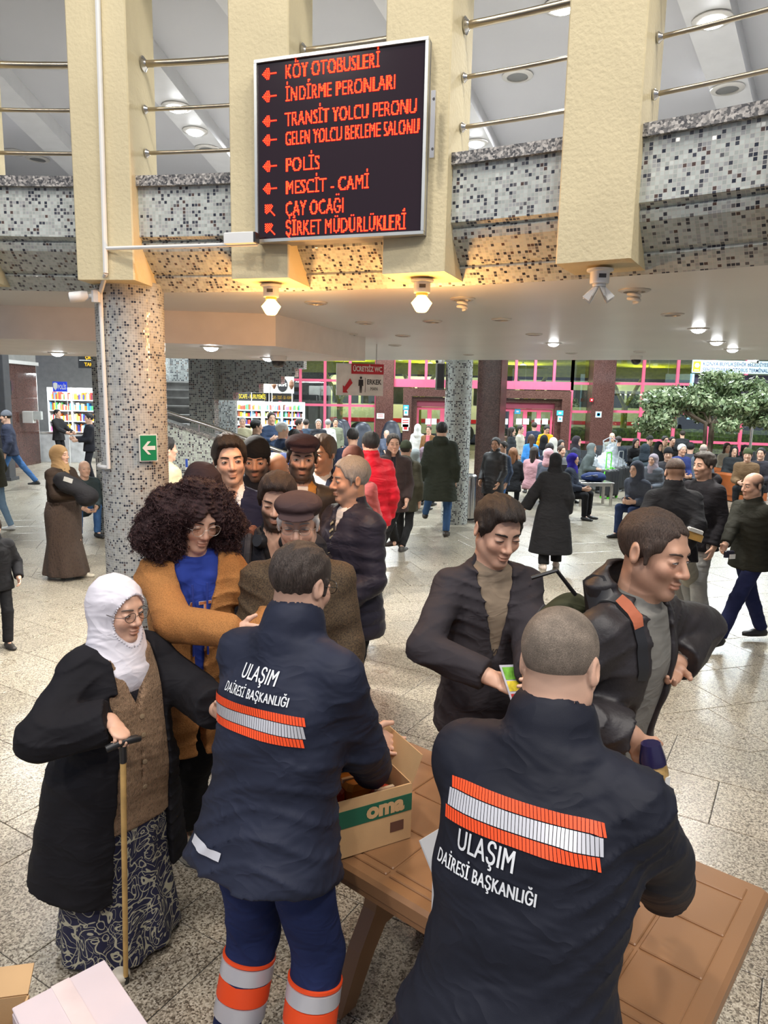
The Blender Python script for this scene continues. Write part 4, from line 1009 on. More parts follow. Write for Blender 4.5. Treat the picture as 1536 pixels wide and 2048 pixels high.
paper('round blue sticker high on the left door portal', 812, 815, 26.475, .20, .18, BL, ((0, 0, .1, .06, PW),))
paper('pale blue sticker on the left door portal', 812, 825, 26.475, .16, .22, (.55, .7, .78), ((0, 0, .08, .08, BL),))
paper('round blue sticker on the right door portal', 1120, 826, 26.475, .24, .18, BL, ((0, 0, .1, .06, PW),))
paper('pale blue sticker under the round one on the right portal', 1120, 838, 26.475, .18, .20, (.55, .7, .78), ((0, 0, .08, .08, BL),))
paper('blue round sticker on the sliding door', 1035, 823, 26.95, .22, .18, BL, ((0, 0, .1, .06, PW),))
paper('no smoking notice on the right red pillar', 1197, 829, 26.42, .22, .22, PW, ((0, 0, .13, .13, BL), (0, .0, .09, .09, PW), (0, 0, .11, .02, BL)))
for i, (px, w) in enumerate(((996, .34), (1010, .3), (1038, .3), (1052, .3), (1075, .3), (1090, .3), (856, .26), (868, .26))):
    paper(['first white sheet taped on the right sliding doors', 'second white sheet taped on the right sliding doors', 'third white sheet on the right sliding doors beside the sticker', 'fourth white sheet on the right sliding doors', 'fifth white sheet on the right sliding doors', 'rightmost white sheet on the right sliding doors', 'left white sheet taped on the left sliding door', 'right white sheet taped on the left sliding door'][i], px, 843, 26.955, w*.75, .22, (.62, .72, .74))
fa = thing('fire_alarm', 'small red fire alarm box on the right red pillar', 'alarm', at_y(1183, 800, 26.40)); MB().bevbox((0, 0, 0), (.13, .06, .13), .01).build('case', M_sr, fa); MB().box((0, -.032, 0), (.05, .006, .05)).build('button', M_sw, fa)
sb = thing('loudspeaker', 'tall dark grey column loudspeaker beside the far mosaic column', 'speaker', at_y(880, 752, 12.6)); MB().bevbox((0, 0, 0), (.15, .16, .48), .02).build('cabinet', mat('grey_cabinet', (.16, .16, .14), .6), sb); MB().box((0, -.082, 0), (.11, .006, .42)).build('grille', M_dark, sb)
# ------------------------------------------------------------------ shop, kiosk and hall furniture
GOODS = [s2l(c) for c in ((220, 60, 50), (240, 180, 40), (60, 130, 200), (230, 230, 225), (70, 160, 90), (210, 110, 160), (120, 60, 40), (250, 220, 120), (60, 60, 140), (240, 120, 40), (150, 210, 230))]
M_goods = mat('packet_print', (1, 1, 1), .45, var=0, vcol=True)
def goods(root, x0, x1, y, zs, dep, h, seed, name='goods', wmin=.02, wmax=.075):
    r = random.Random(seed)
    for z in zs:
        V_, F_, K_ = [], [], []; x = x0
        while x < x1-.03:
            w = r.uniform(wmin, wmax); hh = h*r.uniform(.55, 1.0); c = r.choice(GOODS)
            m = MB(); m.bevbox((x+w/2, y+r.uniform(-.03, .03), z+hh/2), (w*.9, dep*.7, hh), .008); b = len(V_)
            V_ += m.v; F_ += [tuple(b+i for i in f) for f in m.f]; K_ += [c]*len(m.v); x += w
        me = bpy.data.meshes.new(name); me.from_pydata(V_, [], F_); me.update(); set_col(me, np.array(K_)); link_mesh(name, me, M_goods, root)['kind'] = 'stuff'
def shelf_unit(name, label, x0, x1, y, zs, h, seed, z1, dep=.35, cat='shelf'):
    t = thing(name, label, cat); ms = mat('shelf_white', (.72, .74, .75), .4)
    MB().box(((x0+x1)/2, y+dep/2+.02, z1/2), (x1-x0, .03, z1)).build('back_panel', ms, t)
    for xx in (x0, x1): MB().box((xx, y, z1/2), (.03, dep, z1)).build('side_panel', ms, t)
    for z in zs: MB().box(((x0+x1)/2, y, z-.015), (x1-x0-.03, dep, .03)).build('shelf_board', ms, t)
    goods(t, x0+.03, x1-.03, y, zs, dep, h, seed); return t
# snack shop beyond the stair
xs = [at_y(p, 800, 20.4)[0] for p in (418, 470, 522, 560, 604)]
lab = ('bright snack shelves at the left end of the shop', 'bright snack shelves behind the shopkeeper', 'bright drink shelves at the middle of the shop', 'bright shelves at the right end of the shop')
for i in range(4): shelf_unit('shop_shelf', lab[i], xs[i], xs[i+1]-.02, 20.6+.15*i, (.50, .72, .94, 1.16, 1.38, 1.60, 1.80), .17, 50+i, 2.04)
for i in range(2):
    sc = thing('shop_counter', ['shop counter with sweets in front of the left shelves', 'shop counter with drinks near the pink window'][i], 'counter'); xa, xb = (xs[0]+.2, xs[2]-.2) if i == 0 else (xs[2]+.2, xs[4]-.3)
    MB().box(((xa+xb)/2, 18.9, .48), (xb-xa, .5, .96)).build('front', mat('counter_white', (.65, .66, .68), .4), sc); MB().box(((xa+xb)/2, 18.9, .98), (xb-xa+.06, .56, .04)).build('top', mat('counter_top', (.5, .5, .52), .3), sc)
    goods(sc, xa+.1, xb-.1, 18.85, (1.0,), .3, .16, 70+i); goods(sc, xa+.05, xb-.05, 18.60, (.2, .5, .78), .05, .2, 80+i, 'front_goods')
def shop_parts(t, T, R, W, H):
    text_obj('lettering', 'ÇA - ÇAY - NESCAFE - KURUYEMİŞ', H*.72, T(W*.5, H*.22, .003), glow('lit_yellow', (1, .80, .05), 1.2), t, R, bold=.003, fit=W*.94, align='CENTER')
a, b = at_y(440, 798, 19.6), at_y(534, 798, 19.6)
sign_panel('shop_sign', 'black shop fascia sign with lit yellow drink names', a[:2], b[:2], a[2]-.02, at_y(440, 784, 19.6)[2]+.02, M_sk, [shop_parts], post=True)
def shop_parts2(t, T, R, W, H):
    text_obj('lettering', 'ÇAY - TOST - SU - KAHVE', H*.62, T(W*.5, H*.25, .003), mat('ochre_letter', s2l((190, 150, 30)), .5), t, R, bold=.002, fit=W*.9, align='CENTER')
a, b = at_y(542, 800, 19.6), at_y(588, 802, 19.9)
sign_panel('shop_sign', 'dull yellow side sign of the shop beside the pink window', a[:2], b[:2], a[2]-.02, at_y(542, 788, 19.6)[2]+.02, M_sk, [shop_parts2], post=True)
def bufe_parts(t, T, R, W, H):
    MB().prism_dir([T(W*.5+W*.22*math.cos(q), H*.5+H*.42*math.sin(q), .003) for q in np.linspace(0, 6.283, 25)[:-1]], R @ V(0, -.004, 0)).build('disc', M_sk, t)
    text_obj('lettering', 'BÜFE', H*.26, T(W*.5, H*.42, .010), M_sw, t, R, bold=.003, fit=W*.34, align='CENTER')
    for u in (.12, .88): MB().lathe([(.02, 0), (.07, .1), (.06, .2), (.02, .26)], (0, 0, 0), 10).build('picture', mat('nut_brown', (.16, .07, .035), .6), t).location = T(W*u, H*.25, .03)
a, b = at_y(542, 786, 19.55), at_y(588, 788, 19.8)
sign_panel('shop_poster', 'white shop poster with a black oval reading the snack bar name', a[:2], b[:2], a[2], at_y(542, 752, 19.55)[2], M_sw, [bufe_parts], post=True)
a, b = at_y(500, 785, 19.55), at_y(540, 786, 19.55)
sign_panel('shop_poster', 'white shop poster half hidden behind the stair soffit', a[:2], b[:2], a[2], at_y(500, 752, 19.55)[2], M_sw, [lambda t, T, R, W, H: MB().box(T(W*.5, H*.5, .006), (W*.3, .008, H*.3), R).build('picture', mat('poster_red', s2l((150, 70, 60)), .6), t)], post=True)
lamp('AREA', 'shop_lamp', (at_y(510, 790, 19.7)[0], 19.7, 2.9), 260, (.95, 1.0, 1.0), 1.5)
# police kiosk in the left wall
kx = [at_y(p, 800, 23.6)[0] for p in (92, 140, 186)]
for i in range(2): shelf_unit('kiosk_shelf', ['kiosk shelves with boxes under the police sign', 'kiosk shelves right of the police sign by the column'][i], kx[i], kx[i+1]-.02, 23.9, (.5, .9, 1.25, 1.6, 1.95), .26, 90+i, 2.35)
kc = thing('kiosk_counter', 'glass fronted white kiosk counter on the far left', 'counter'); MB().box(((kx[0]+kx[2])/2+.2, 22.6, .45), (1.5, .5, .9)).build('front', mat('counter_white', (.65, .66, .68), .4), kc); MB().box(((kx[0]+kx[2])/2+.2, 22.6, .92), (1.55, .55, .04)).build('top', M_steel, kc)
lamp('AREA', 'kiosk_lamp', ((kx[0]+kx[2])/2, 22.8, 2.75), 150, (.9, .97, 1.0), 1.0)
cs = thing('wall_dispenser', 'white dispenser box mounted on the polished red wall', 'dispenser', at_y(58, 834, 20.8)); MB().bevbox((0, 0, 0), (.34, .16, .34), .02).build('case', M_white, cs); MB().box((.28, -.02, .05), (.22, .12, .24)).build('side_case', mat('pale_grey_plastic', (.55, .57, .56), .4), cs)
tv = thing('wall_screen', 'small bright blue screen on the dark post at the left edge', 'screen', at_y(14, 776, 18.5)); MB().bevbox((0, 0, 0), (.20, .08, .36), .01).build('case', M_black, tv); MB().box((.0, -.045, 0), (.17, .01, .32)).build('display', glow('blue_display', (.35, .65, 1), .8), tv)
dp = thing('dark_post', 'black post at the left edge beside the red wall', 'post', at_y(3, 780, 17.5)*V(1, 1, 0)); MB().bevbox((0, 0, 1.65), (.30, .3, 3.3), .01).build('shaft', M_dark, dp); MB().box((0, 0, .04), (.4, .4, .08)).build('foot', M_dark, dp)
# waiting benches
M_seat = mat('bench_mesh', (.045, .048, .055), .45, .4, var=.05); M_alu = mat('bench_frame', (.34, .35, .37), .35, .8, var=.03)
def bench(label, x, y, rot, n=3):
    t = thing('waiting_bench', label, 'bench', (x, y, 0), rot*D2R, 'perforated metal waiting benches'); w = .58
    MB().box((0, .05, .36), (n*w, .06, .05)).build('beam', M_alu, t)
    for i in range(n):
        cx = (i-(n-1)/2)*w
        pr = [(-.26, .44), (-.23, .43), (.12, .40), (.19, .42), (.24, .50), (.33, .86), (.36, .86), (.28, .50), (.22, .39), (.13, .375), (-.24, .405)]
        MB().prism_dir([V(cx-w*.46, yy, zz) for yy, zz in pr], V(w*.92, 0, 0)).build('seat', M_seat, t)
    for i in range(n+1):
        cx = (i-n/2)*w; MB().tube([(cx, .16, .42), (cx, .12, .60), (cx, -.20, .62), (cx, -.24, .58)], .014, 8).build('armrest', M_alu, t, True)
    for sx in (-1, 1):
        cx = sx*(n*w/2-.3); l = MB().tube([(cx, .05, .36), (cx, .02, .22)], .03, 8).build('leg', M_alu, t, True)
        MB().tube([(cx, .02, .24), (cx, -.25, .02)], [.024, .016], 8).build('foot', M_alu, l, True); MB().tube([(cx, .02, .24), (cx, .33, .02)], [.024, .016], 8).build('foot', M_alu, l, True)
    return t
bench('waiting bench with black seats right of the leaning man', *at_z(1060, 1000, 0)[:2], 165)
bench('waiting bench with black seats left of the far mosaic column', *at_z(822, 990, 0)[:2], 170)
bench('empty black waiting bench behind the green suitcase', *at_z(1292, 962, 0)[:2], 75, 2)
bench('waiting bench beneath the man in work trousers at right', *at_z(1310, 1020, 0)[:2], 60, 2)
bench('waiting bench in the second row right of the suitcase', *at_z(1400, 965, 0)[:2], 150, 3)
bench('waiting bench in the row before the pink windows', 7.6, 22.3, 10, 4)
bench('waiting bench at the windows right of the tree', 11.0, 20.5, 12, 4)
bench('waiting bench in the middle of the seated crowd', 5.0, 19.6, 8, 4)
# steel side tables
def steel_table(label, px, py, h, w, d, rot=0):
    p = at_z(px, py, 0); t = thing('steel_table', label, 'table', p, rot, 'steel side tables')
    MB().bevbox((0, 0, h-.015), (w, d, .03), .006).build('tabletop', M_steel, t)
    for sx in (-1, 1):
        for sy in (-1, 1): MB().tube([(sx*(w/2-.04), sy*(d/2-.04), 0), (sx*(w/2-.04), sy*(d/2-.04), h-.03)], .032, 10).build('leg', M_steel, t, True)
    MB().box((0, -d/2+.03, h-.06), (w-.1, .02, .05)).build('apron', M_steel, t); return p
p1 = steel_table('low steel table with a blue bag on it beside the suitcase', 1183, 1010, .52, .75, .5, .1)
p2 = steel_table('steel table farther back behind the white plastic bags', 1184, 950, .50, .95, .5, .05)
def bag(label, loc, col, name='backpack', sc=1.0, cat='bag'):
    t = thing(name, label, cat, loc); S = SDF(.018*sc); S.ell((0, 0, .10*sc), V(.30, .17, .12)*sc, k=.04); S.ell((.12*sc, -.05*sc, .12*sc), V(.15, .14, .10)*sc, k=.05); S.sub(lambda X, Y, Z: Z+0*X+0*Y, (-1, -1, -1), (1, 1, .0), .005); S.disp = wrinkle(len(label), .012*sc, 26, 12)
    link_mesh('body', S.mesh('body'), cloth(col, .7), t, True); MB().tube([(-.1*sc, -.14*sc, .16*sc), (0, -.19*sc, .13*sc), (.1*sc, -.16*sc, .14*sc)], .012*sc, 8).build('strap', M_black, t, True)
    MB().tube([(-.22*sc, -.12*sc, .12*sc), (0, -.17*sc, .17*sc), (.2*sc, -.12*sc, .16*sc)], .006*sc, 6).build('zip', mat('zip_grey', (.3, .3, .32), .4, .6), t, True)
bag('navy blue soft bag lying on the low steel table', (p1[0], p1[1], .52), s2l((38, 52, 92)), sc=.9)
def plastic_bag(label, loc, sc, col=(.45, .49, .53)):
    t = thing('plastic_bag', label, 'bag', loc); S = SDF(.018*sc); S.ell((0, 0, .20*sc), V(.22, .18, .21)*sc, k=.05); S.cone((0, 0, .3*sc), (.03*sc, 0, .46*sc), .12*sc, .07*sc, .06); S.sub(lambda X, Y, Z: Z+0*X+0*Y, (-1, -1, -1), (1, 1, .0), .005); S.disp = wrinkle(int(sc*100), .022*sc, 34, 16)
    link_mesh('body', S.mesh('body'), mat('thin_plastic', col, .25, var=.10, vscale=12), t, True)
    for sx in (-1, 1): MB().tube([(sx*.06*sc, 0, .44*sc), (sx*.08*sc, .0, .56*sc), (sx*.01*sc, 0, .60*sc), (-sx*.03*sc, 0, .46*sc)], .008*sc, 6).build('handle', mat('thin_plastic', col, .25, var=.10, vscale=12), t, True)
q = at_z(1190, 985, 0); plastic_bag('full pale plastic bag on the floor left of the suitcase', (q[0], q[1]+.5, 0), 1.6)
q = at_z(1228, 985, 0); plastic_bag('pale plastic bag with print behind the suitcase', (q[0]+.1, q[1]+.9, 0), 2.2)
# suitcase with green trim
def suitcase(label, loc, rot, w=.46, d=.28, h=.68, trim=s2l((90, 220, 40))):
    t = thing('suitcase', label, 'suitcase', loc, rot*D2R); mk = mat('suitcase_shell', (.03, .032, .035), .4, var=.05); mg = mat('green_trim', trim, .4, var=.02)
    S = SDF(.012); S.loft(V(0, 0, 0), np.eye(3), [(.07, 0, 0, w/2-.02, d/2-.02), (.10, 0, 0, w/2, d/2), (h-.03, 0, 0, w/2, d/2), (h, 0, 0, w/2-.03, d/2-.03)], .02, 6.0)
    S.disp = lambda x, y, z: .006*np.sign(np.sin(x*52))*(np.abs(x) < w*.38); link_mesh('shell', S.mesh('shell'), mk, t, True)
    MB().tube([(w/2-.01, 0, .09), (w/2+.006, 0, .16), (w/2+.006, 0, h-.07), (w/2-.05, 0, h+.004), (-w/2+.05, 0, h+.004), (-w/2-.006, 0, h-.07), (-w/2-.006, 0, .14)], .014, 8).build('zip_band', mg, t, True)
    hd = MB().tube([(-.10, .06, h-.02), (-.10, .06, h+.36), (-.09, .06, h+.38), (.09, .06, h+.38), (.10, .06, h+.36), (.10, .06, h-.02)], .012, 8).build('pull_handle', mg, t, True)
    MB().tube([(-.07, -.02, h), (-.05, -.02, h+.04), (.05, -.02, h+.04), (.07, -.02, h)], .012, 8).build('carry_handle', mg, t, True)
    MB().tube([(w/2, .0, h*.38), (w/2+.04, .0, h*.42), (w/2+.04, .0, h*.66), (w/2, .0, h*.70)], .013, 8).build('side_handle', mg, t, True)
    for sx in (-1, 1):
        for sy in (-1, 1):
            k = MB().tube([(sx*(w/2-.06)-.014, sy*(d/2-.05), .032), (sx*(w/2-.06)+.014, sy*(d/2-.05), .032)], .032, 14).build('wheel', mg, t, True); MB().box((sx*(w/2-.06), sy*(d/2-.05), .065), (.04, .05, .04)).build('wheel_fork', M_black, k)
    return t
q = at_z(1217, 996, 0); suitcase('black ribbed suitcase with bright green trim beside the low table', (q[0], q[1], 0), 40)
q = at_z(1236, 985, 0); suitcase('black suitcase with grey trim standing behind the green trimmed one', (q[0]+.18, q[1]+.35, 0), 40, .42, .26, .62, (.3, .32, .33))
q = at_z(1083, 935, 0); suitcase('blue grey suitcase among the seated people', (q[0]-.1, q[1], 0), 10, .44, .28, .66, (.12, .2, .22))
# bin beside the column
q = at_z(939, 1042, 0); bn = thing('litter_bin', 'round stainless steel litter bin between column and red pillar', 'bin', (1.56, 12.9, 0))
MB().lathe([(.13, 0), (.13, .78), (.125, .80)], (0, 0, 0), 28).build('body', M_steel, bn, True); MB().lathe([(.136, .80), (.136, .83), (.11, .86), (.09, .86), (.085, .80)], (0, 0, 0), 28).build('lid', mat('bin_lid_steel', (.45, .45, .45), .3, 1.0), bn, True); MB().lathe([(.134, .02), (.134, .05)], (0, 0, 0), 28).build('base_ring', M_dark, bn, True)
# leather armchairs
def sofa(label, px, py, rot):
    p = at_z(px, py, 0); t = thing('leather_sofa', label, 'sofa', p, rot*D2R); ml = mat('tan_leather', s2l((168, 92, 48)), .4, var=.08)
    MB().bevbox((0, 0, .22), (.90, .80, .40), .04).build('base', ml, t); MB().bevbox((0, .34, .55), (.90, .18, .55), .05).build('backrest', ml, t)
    for sx in (-1, 1): MB().bevbox((sx*.40, -.03, .40), (.16, .78, .50), .05).build('armrest', ml, t)
    MB().bevbox((0, -.05, .45), (.62, .60, .12), .04).build('seat_cushion', mat('green_cushion', s2l((92, 108, 92)), .8), t)
sofa('tan leather armchair in front of the man with the green cap', 1478, 1000, 200); sofa('second tan leather armchair beside the first one', 1452, 985, 195)
# massage chairs by the windows
def massage_chair(label, px, Y, rot):
    x = at_y(px, 800, Y)[0]; t = thing('massage_chair', label, 'massage chair', (x, Y, 0), rot*D2R, 'massage chairs by the window'); mb = mat('navy_leatherette', s2l((26, 32, 46)), .45, var=.08); mp = mat('grey_shell', (.10, .11, .14), .3)
    def blob(nm, fs, m_, kk=.06):
        S = SDF(.03); [S.ell(c, r, R, kk) for c, r, R in fs]; link_mesh(nm, S.mesh(nm), m_, t, True)
    blob('backrest', [((0, .30, .95), (.33, .16, .55), rotx(-.28)), ((0, .40, 1.32), (.22, .14, .18), None)], mb); blob('seat', [((0, -.10, .52), (.30, .38, .14), None)], mb); blob('leg_rest', [((0, -.60, .32), (.28, .12, .28), rotx(.3))], mb)
    for sx in (-1, 1): blob('armrest', [((sx*.38, -.05, .58), (.10, .42, .22), None)], mp)
    MB().bevbox((0, .05, .16), (.55, .9, .30), .04).build('base', M_dark, t); MB().box((.34, -.42, .78), (.05, .12, .16)).build('control_panel', glow('violet_display', (.25, .12, 1.0), 2.0), t)
massage_chair('massage chair left of the man in the red jacket', 662, 21.5, -25); massage_chair('massage chair at the pink window left of the red pillar', 692, 23.0, 20); massage_chair('large massage chair right of the red jacket man', 728, 20.4, 5); massage_chair('reclined massage chair with a resting man beside the red pillar', 780, 22.6, -10)
# high table by the doors
ht = thing('high_table', 'brown high table by the sliding doors where people stand', 'table', (at_y(1052, 880, 23)[0], 23.4, 0)); MB().box((0, 0, 1.02), (1.5, .5, .05)).build('tabletop', mat('dark_wood', (.10, .055, .035), .5), ht)
for sx in (-.65, .65): MB().box((sx, 0, .5), (.08, .44, 1.0)).build('leg', mat('dark_wood', (.10, .055, .035), .5), ht)
MB().box((0, .1, .55), (1.3, .04, .3)).build('modesty_panel', mat('dark_wood', (.10, .055, .035), .5), ht)
# indoor tree
def tree(label, px, Y, seed=4):
    x = at_y(px, 800, Y)[0]; t = thing('indoor_tree', label, 'tree', (x, Y, 0)); r = np.random.RandomState(seed); mt = mat('bark', (.20, .15, .11), .9, var=.15, bump=.6, bscale=40, bdist=.01)
    zc = at_y(px, 816, Y)[2]; M_pot = mat('planter', (.10, .07, .05), .7)
    MB().lathe([(.30, 0), (.36, .45), (.33, .45), (.30, .40)], (0, 0, 0), 24).build('planter', M_pot, t, True)
    for k, (dx, dy) in enumerate(((-.06, 0), (.05, .03), (.0, -.06))): MB().tube([(dx, dy, .35), (dx*1.5, dy, 1.0), (dx*2, dy*1.5, zc-.35)], [.065, .055, .045], 8).build('trunk', mt, t, True)
    cen = []
    for k in range(64):
        a = r.uniform(0, 6.28); q = math.sqrt(r.uniform(0, 1)); rr = 1.62*q; zz = zc+.06+.72*(1-q**2)*r.uniform(.0, 1.0)-.80*q*r.uniform(0, 1)+.12; cen.append(V(rr*math.cos(a), rr*.75*math.sin(a), zz))
    for k in range(0, 64, 5):
        c = cen[k]; MB().tube([(0, 0, zc-.45), (c[0]*.45, c[1]*.45, zc-.12), tuple(c)], [.035, .022, .008], 6).build('branch', mt, t, True)
    N = 20000; ci = r.randint(0, len(cen), N); cc = np.array(cen)[ci]; off = r.normal(0, 1, (N, 3)); off /= np.linalg.norm(off, axis=1)[:, None]; P = cc+off*r.uniform(.10, .34, (N, 1))*np.array([1, 1, .62])
    d1 = r.normal(0, 1, (N, 3)); d1 /= np.linalg.norm(d1, axis=1)[:, None]; d2 = np.cross(d1, off+.2*r.normal(0, 1, (N, 3))); d2 /= np.maximum(np.linalg.norm(d2, axis=1), .01)[:, None]
    L = r.uniform(.045, .085, (N, 1)); vv = np.stack([P-d1*L, P+d2*L*.45, P+d1*L, P-d2*L*.45], 1).reshape(-1, 3); me = np_mesh('foliage', vv, np.arange(4*N).reshape(-1, 4))
    base = np.array([s2l((104, 122, 84)), s2l((132, 150, 106)), s2l((78, 98, 62)), s2l((166, 178, 138))]); set_col(me, np.repeat(base[r.randint(0, 4, N)], 4, 0)); o = link_mesh('foliage', me, mat('leaf', (.2, .3, .15), .5, var=0, vcol=True), t); o['kind'] = 'stuff'
tree('small indoor tree with a wide grey green crown before the pink windows', 1425, 18.0)
# mop leaning at the stair balustrade
mp = thing('mop_handle', 'white mop handle with a blue tip leaning on the pale balustrade', 'mop'); a = at_y(373, 918, 8.6); MB().tube([V(a[0]+.03, a[1], .05), a+V(0, 0, -.10)], .012, 8).build('handle', M_white, mp, True); MB().tube([a+V(0, 0, -.10), a], .015, 8).build('grip', mat('blue_grip', s2l((30, 70, 160)), .5), mp, True); MB().bevbox((a[0]+.03, a[1], .035), (.3, .12, .07), .01).build('mop_head', mat('mop_grey', (.4, .4, .4), .9), mp)
# ------------------------------------------------------------------ outside: canopy, bus and struts at night
M_can = mat('canopy_yellow_green', s2l((150, 150, 30)), .6, var=.1)
ca = thing('platform_canopy', 'yellow green slatted canopy over the bus platforms outside', 'canopy')
for k in range(16): MB().box((3, 29.5+k*1.1, 3.25+.125*k), (44, .16, .10)).build('slat', M_can, ca)
for px in (838, 1252, 680, 1060, 1480):
    x = at_y(px, 780, 33)[0]
    for s_ in (-1, 1): MB().tube([(x, 33, 2.0), (x+s_*.9, 33, 3.7)], .09, 8).build('strut', M_can, ca, True)
    MB().tube([(x, 33, -.1), (x, 33, 2.0)], .14, 10).build('post', M_can, ca, True)
for i, (px, py) in enumerate(((1046, 731), (1298, 741), (860, 728), (700, 733))):
    p = at_y(px, py, 36); t = thing('platform_lamp', ['round platform lamp outside above the right doors', 'round platform lamp outside left of the tree', 'round platform lamp outside above the left door', 'round platform lamp outside above the massage chairs'][i], 'lamp', p)
    MB().lathe([(.03, .08), (.16, .03), (.16, -.03), (.06, -.07)], (0, 0, 0), 16).build('globe', glow('platform_globe', (1.0, .93, .45), 12), t, True); MB().tube([(0, 0, .05), (0, 0, .6)], .02, 6).build('stem', M_dark, t)
    lamp('POINT', 'platform_light', tuple(p+V(0, -.3, -.25)), 450, (.95, .95, .35), .15)
def bus(label, x, y, col):
    t = thing('coach', label, 'bus', (x, y, 0), .0); MB().bevbox((0, 0, 1.9), (9.0, 2.4, 2.9), .15).build('body', mat('coach_paint', col, .3, var=.02), t)
    for k in range(6): MB().box((-3.6+k*1.45, -1.21, 2.4), (1.32, .03, .9)).build('window', mat('coach_glass', (.02, .025, .03), .08), t)
    for k in (-2.9, 2.6): MB().tube([(k, -1.23, .5), (k, -1.0, .5)], .48, 18).build('wheel', M_black, t, True)
    MB().box((0, -1.21, 1.1), (8.8, .02, .2)).build('stripe', M_sr, t)
bus('white coach parked outside behind the left windows', 1.5, 38, (.5, .52, .5)); bus('pale coach parked outside behind the right doors', 11.5, 40, (.45, .48, .46))
hg = thing('hedge', 'low green hedge outside the right windows', 'hedge', (13, 30.5, 0)); S = SDF(.12); S.loft(V(0, 0, 0), np.eye(3), [(0, 0, 0, 7.5, .5), (.9, 0, 0, 7.5, .45), (1.15, 0, 0, 7.3, .3)], .1, 5); S.disp = wrinkle(3, .12, 9, 5); link_mesh('foliage', S.mesh('foliage'), mat('hedge_leaf', s2l((120, 140, 60)), .8, var=.3, vscale=9, bump=.8, bscale=30, bdist=.05), hg, True)
MB().box((0, 0, -.06), (15.2, 1.2, .12)).build('kerb', M_gran, hg)
# ------------------------------------------------------------------ people
SKIN = {'light': s2l((224, 178, 152)), 'mid': s2l((214, 170, 146)), 'tan': s2l((200, 154, 128)), 'dark': s2l((150, 100, 74)), 'pale': s2l((236, 200, 180))}
HAIRC = {'black': (0.012, 0.010, 0.010), 'dark': (0.025, 0.017, 0.013), 'brown': (0.06, 0.032, 0.02), 'grey': (0.30, 0.29, 0.28), 'white': (0.62, 0.60, 0.58), 'salt': (0.14, 0.13, 0.125), 'auburn': (0.035, 0.012, 0.013), 'buzz': (0.10, 0.075, 0.058), 'ginger': (0.22, 0.09, 0.035)}
LODS = {0: (0.016, 0.0036, 0.009), 1: (0.022, 0.0058, 0.013), 2: (0.034, 0.0115, 0.021), 3: (0.045, 0.02, 0.03)}
def ik(a, t, l1, l2, pole):
    d = t-a; D = np.linalg.norm(d); m = (l1+l2)*0.999
    if D > m: t = a+d/D*m; D = m; d = t-a
    D = max(D, abs(l1-l2)+0.01); u = nrm(d); x = (l1*l1-l2*l2+D*D)/(2*D); h = math.sqrt(max(l1*l1-x*x, 0))
    p = np.asarray(pole, float); p = nrm(p-u*(p@u)); return a+u*x+p*h, t
def add_hand(S, w, f, n, left, sc, curl=0.5, spread=0.0, lod=0, point=False):
    f = nrm(f); n = np.asarray(n, float); n = nrm(n-f*(f@n)); t = np.cross(n, f) if left else np.cross(f, n)
    S.cone(w-f*0.03*sc, w+f*0.02*sc, 0.026*sc, 0.029*sc, 0.02, n, 0.78)
    S.cone(w+f*0.022*sc, w+f*0.075*sc, 0.033*sc, 0.041*sc, 0.012, n, 0.36)
    S.ell(w+f*0.03*sc+t*0.022*sc+n*0.008*sc, V(0.018, 0.018, 0.018)*sc, k=0.012)
    tip = w
    for i, (o, L, r) in enumerate(((0.030, 0.070, .0086), (0.0105, 0.078, .0088), (-0.0095, 0.072, .0084), (-0.0285, 0.056, .0076))):
        p = w+(f*(0.088-0.003*abs(i-1)**1.5)+t*o)*sc; a = curl*0.55*(0.9+0.1*i); d0 = nrm(f+t*spread*(1.5-i)*0.12)
        if point and i == 0: a *= 0.35
        S.cone(p-f*0.03*sc, p, 0.010*sc, r*1.06*sc, 0.006)
        ang = a
        for j, q in enumerate((0.45, 0.31, 0.24)):
            d = d0*math.cos(ang)+n*math.sin(ang); e = p+d*L*q*sc
            S.cone(p, e, r*(1.04-0.07*j)*sc, r*(0.97-0.09*j)*sc, 0.003); p = e; ang += curl*1.0
    p = w+(f*0.026+t*0.028+n*0.006)*sc; d = nrm(t*0.75+f*0.72+n*(0.1+curl*0.35))
    for L, r0, r1 in ((0.036, .0125, .0108), (0.032, .0108, .0088)):
        e = p+d*L*sc; S.cone(p, e, r0*sc, r1*sc, 0.006); p = e; d = nrm(d+f*0.35-t*0.35*curl+n*0.25*curl)
    return t
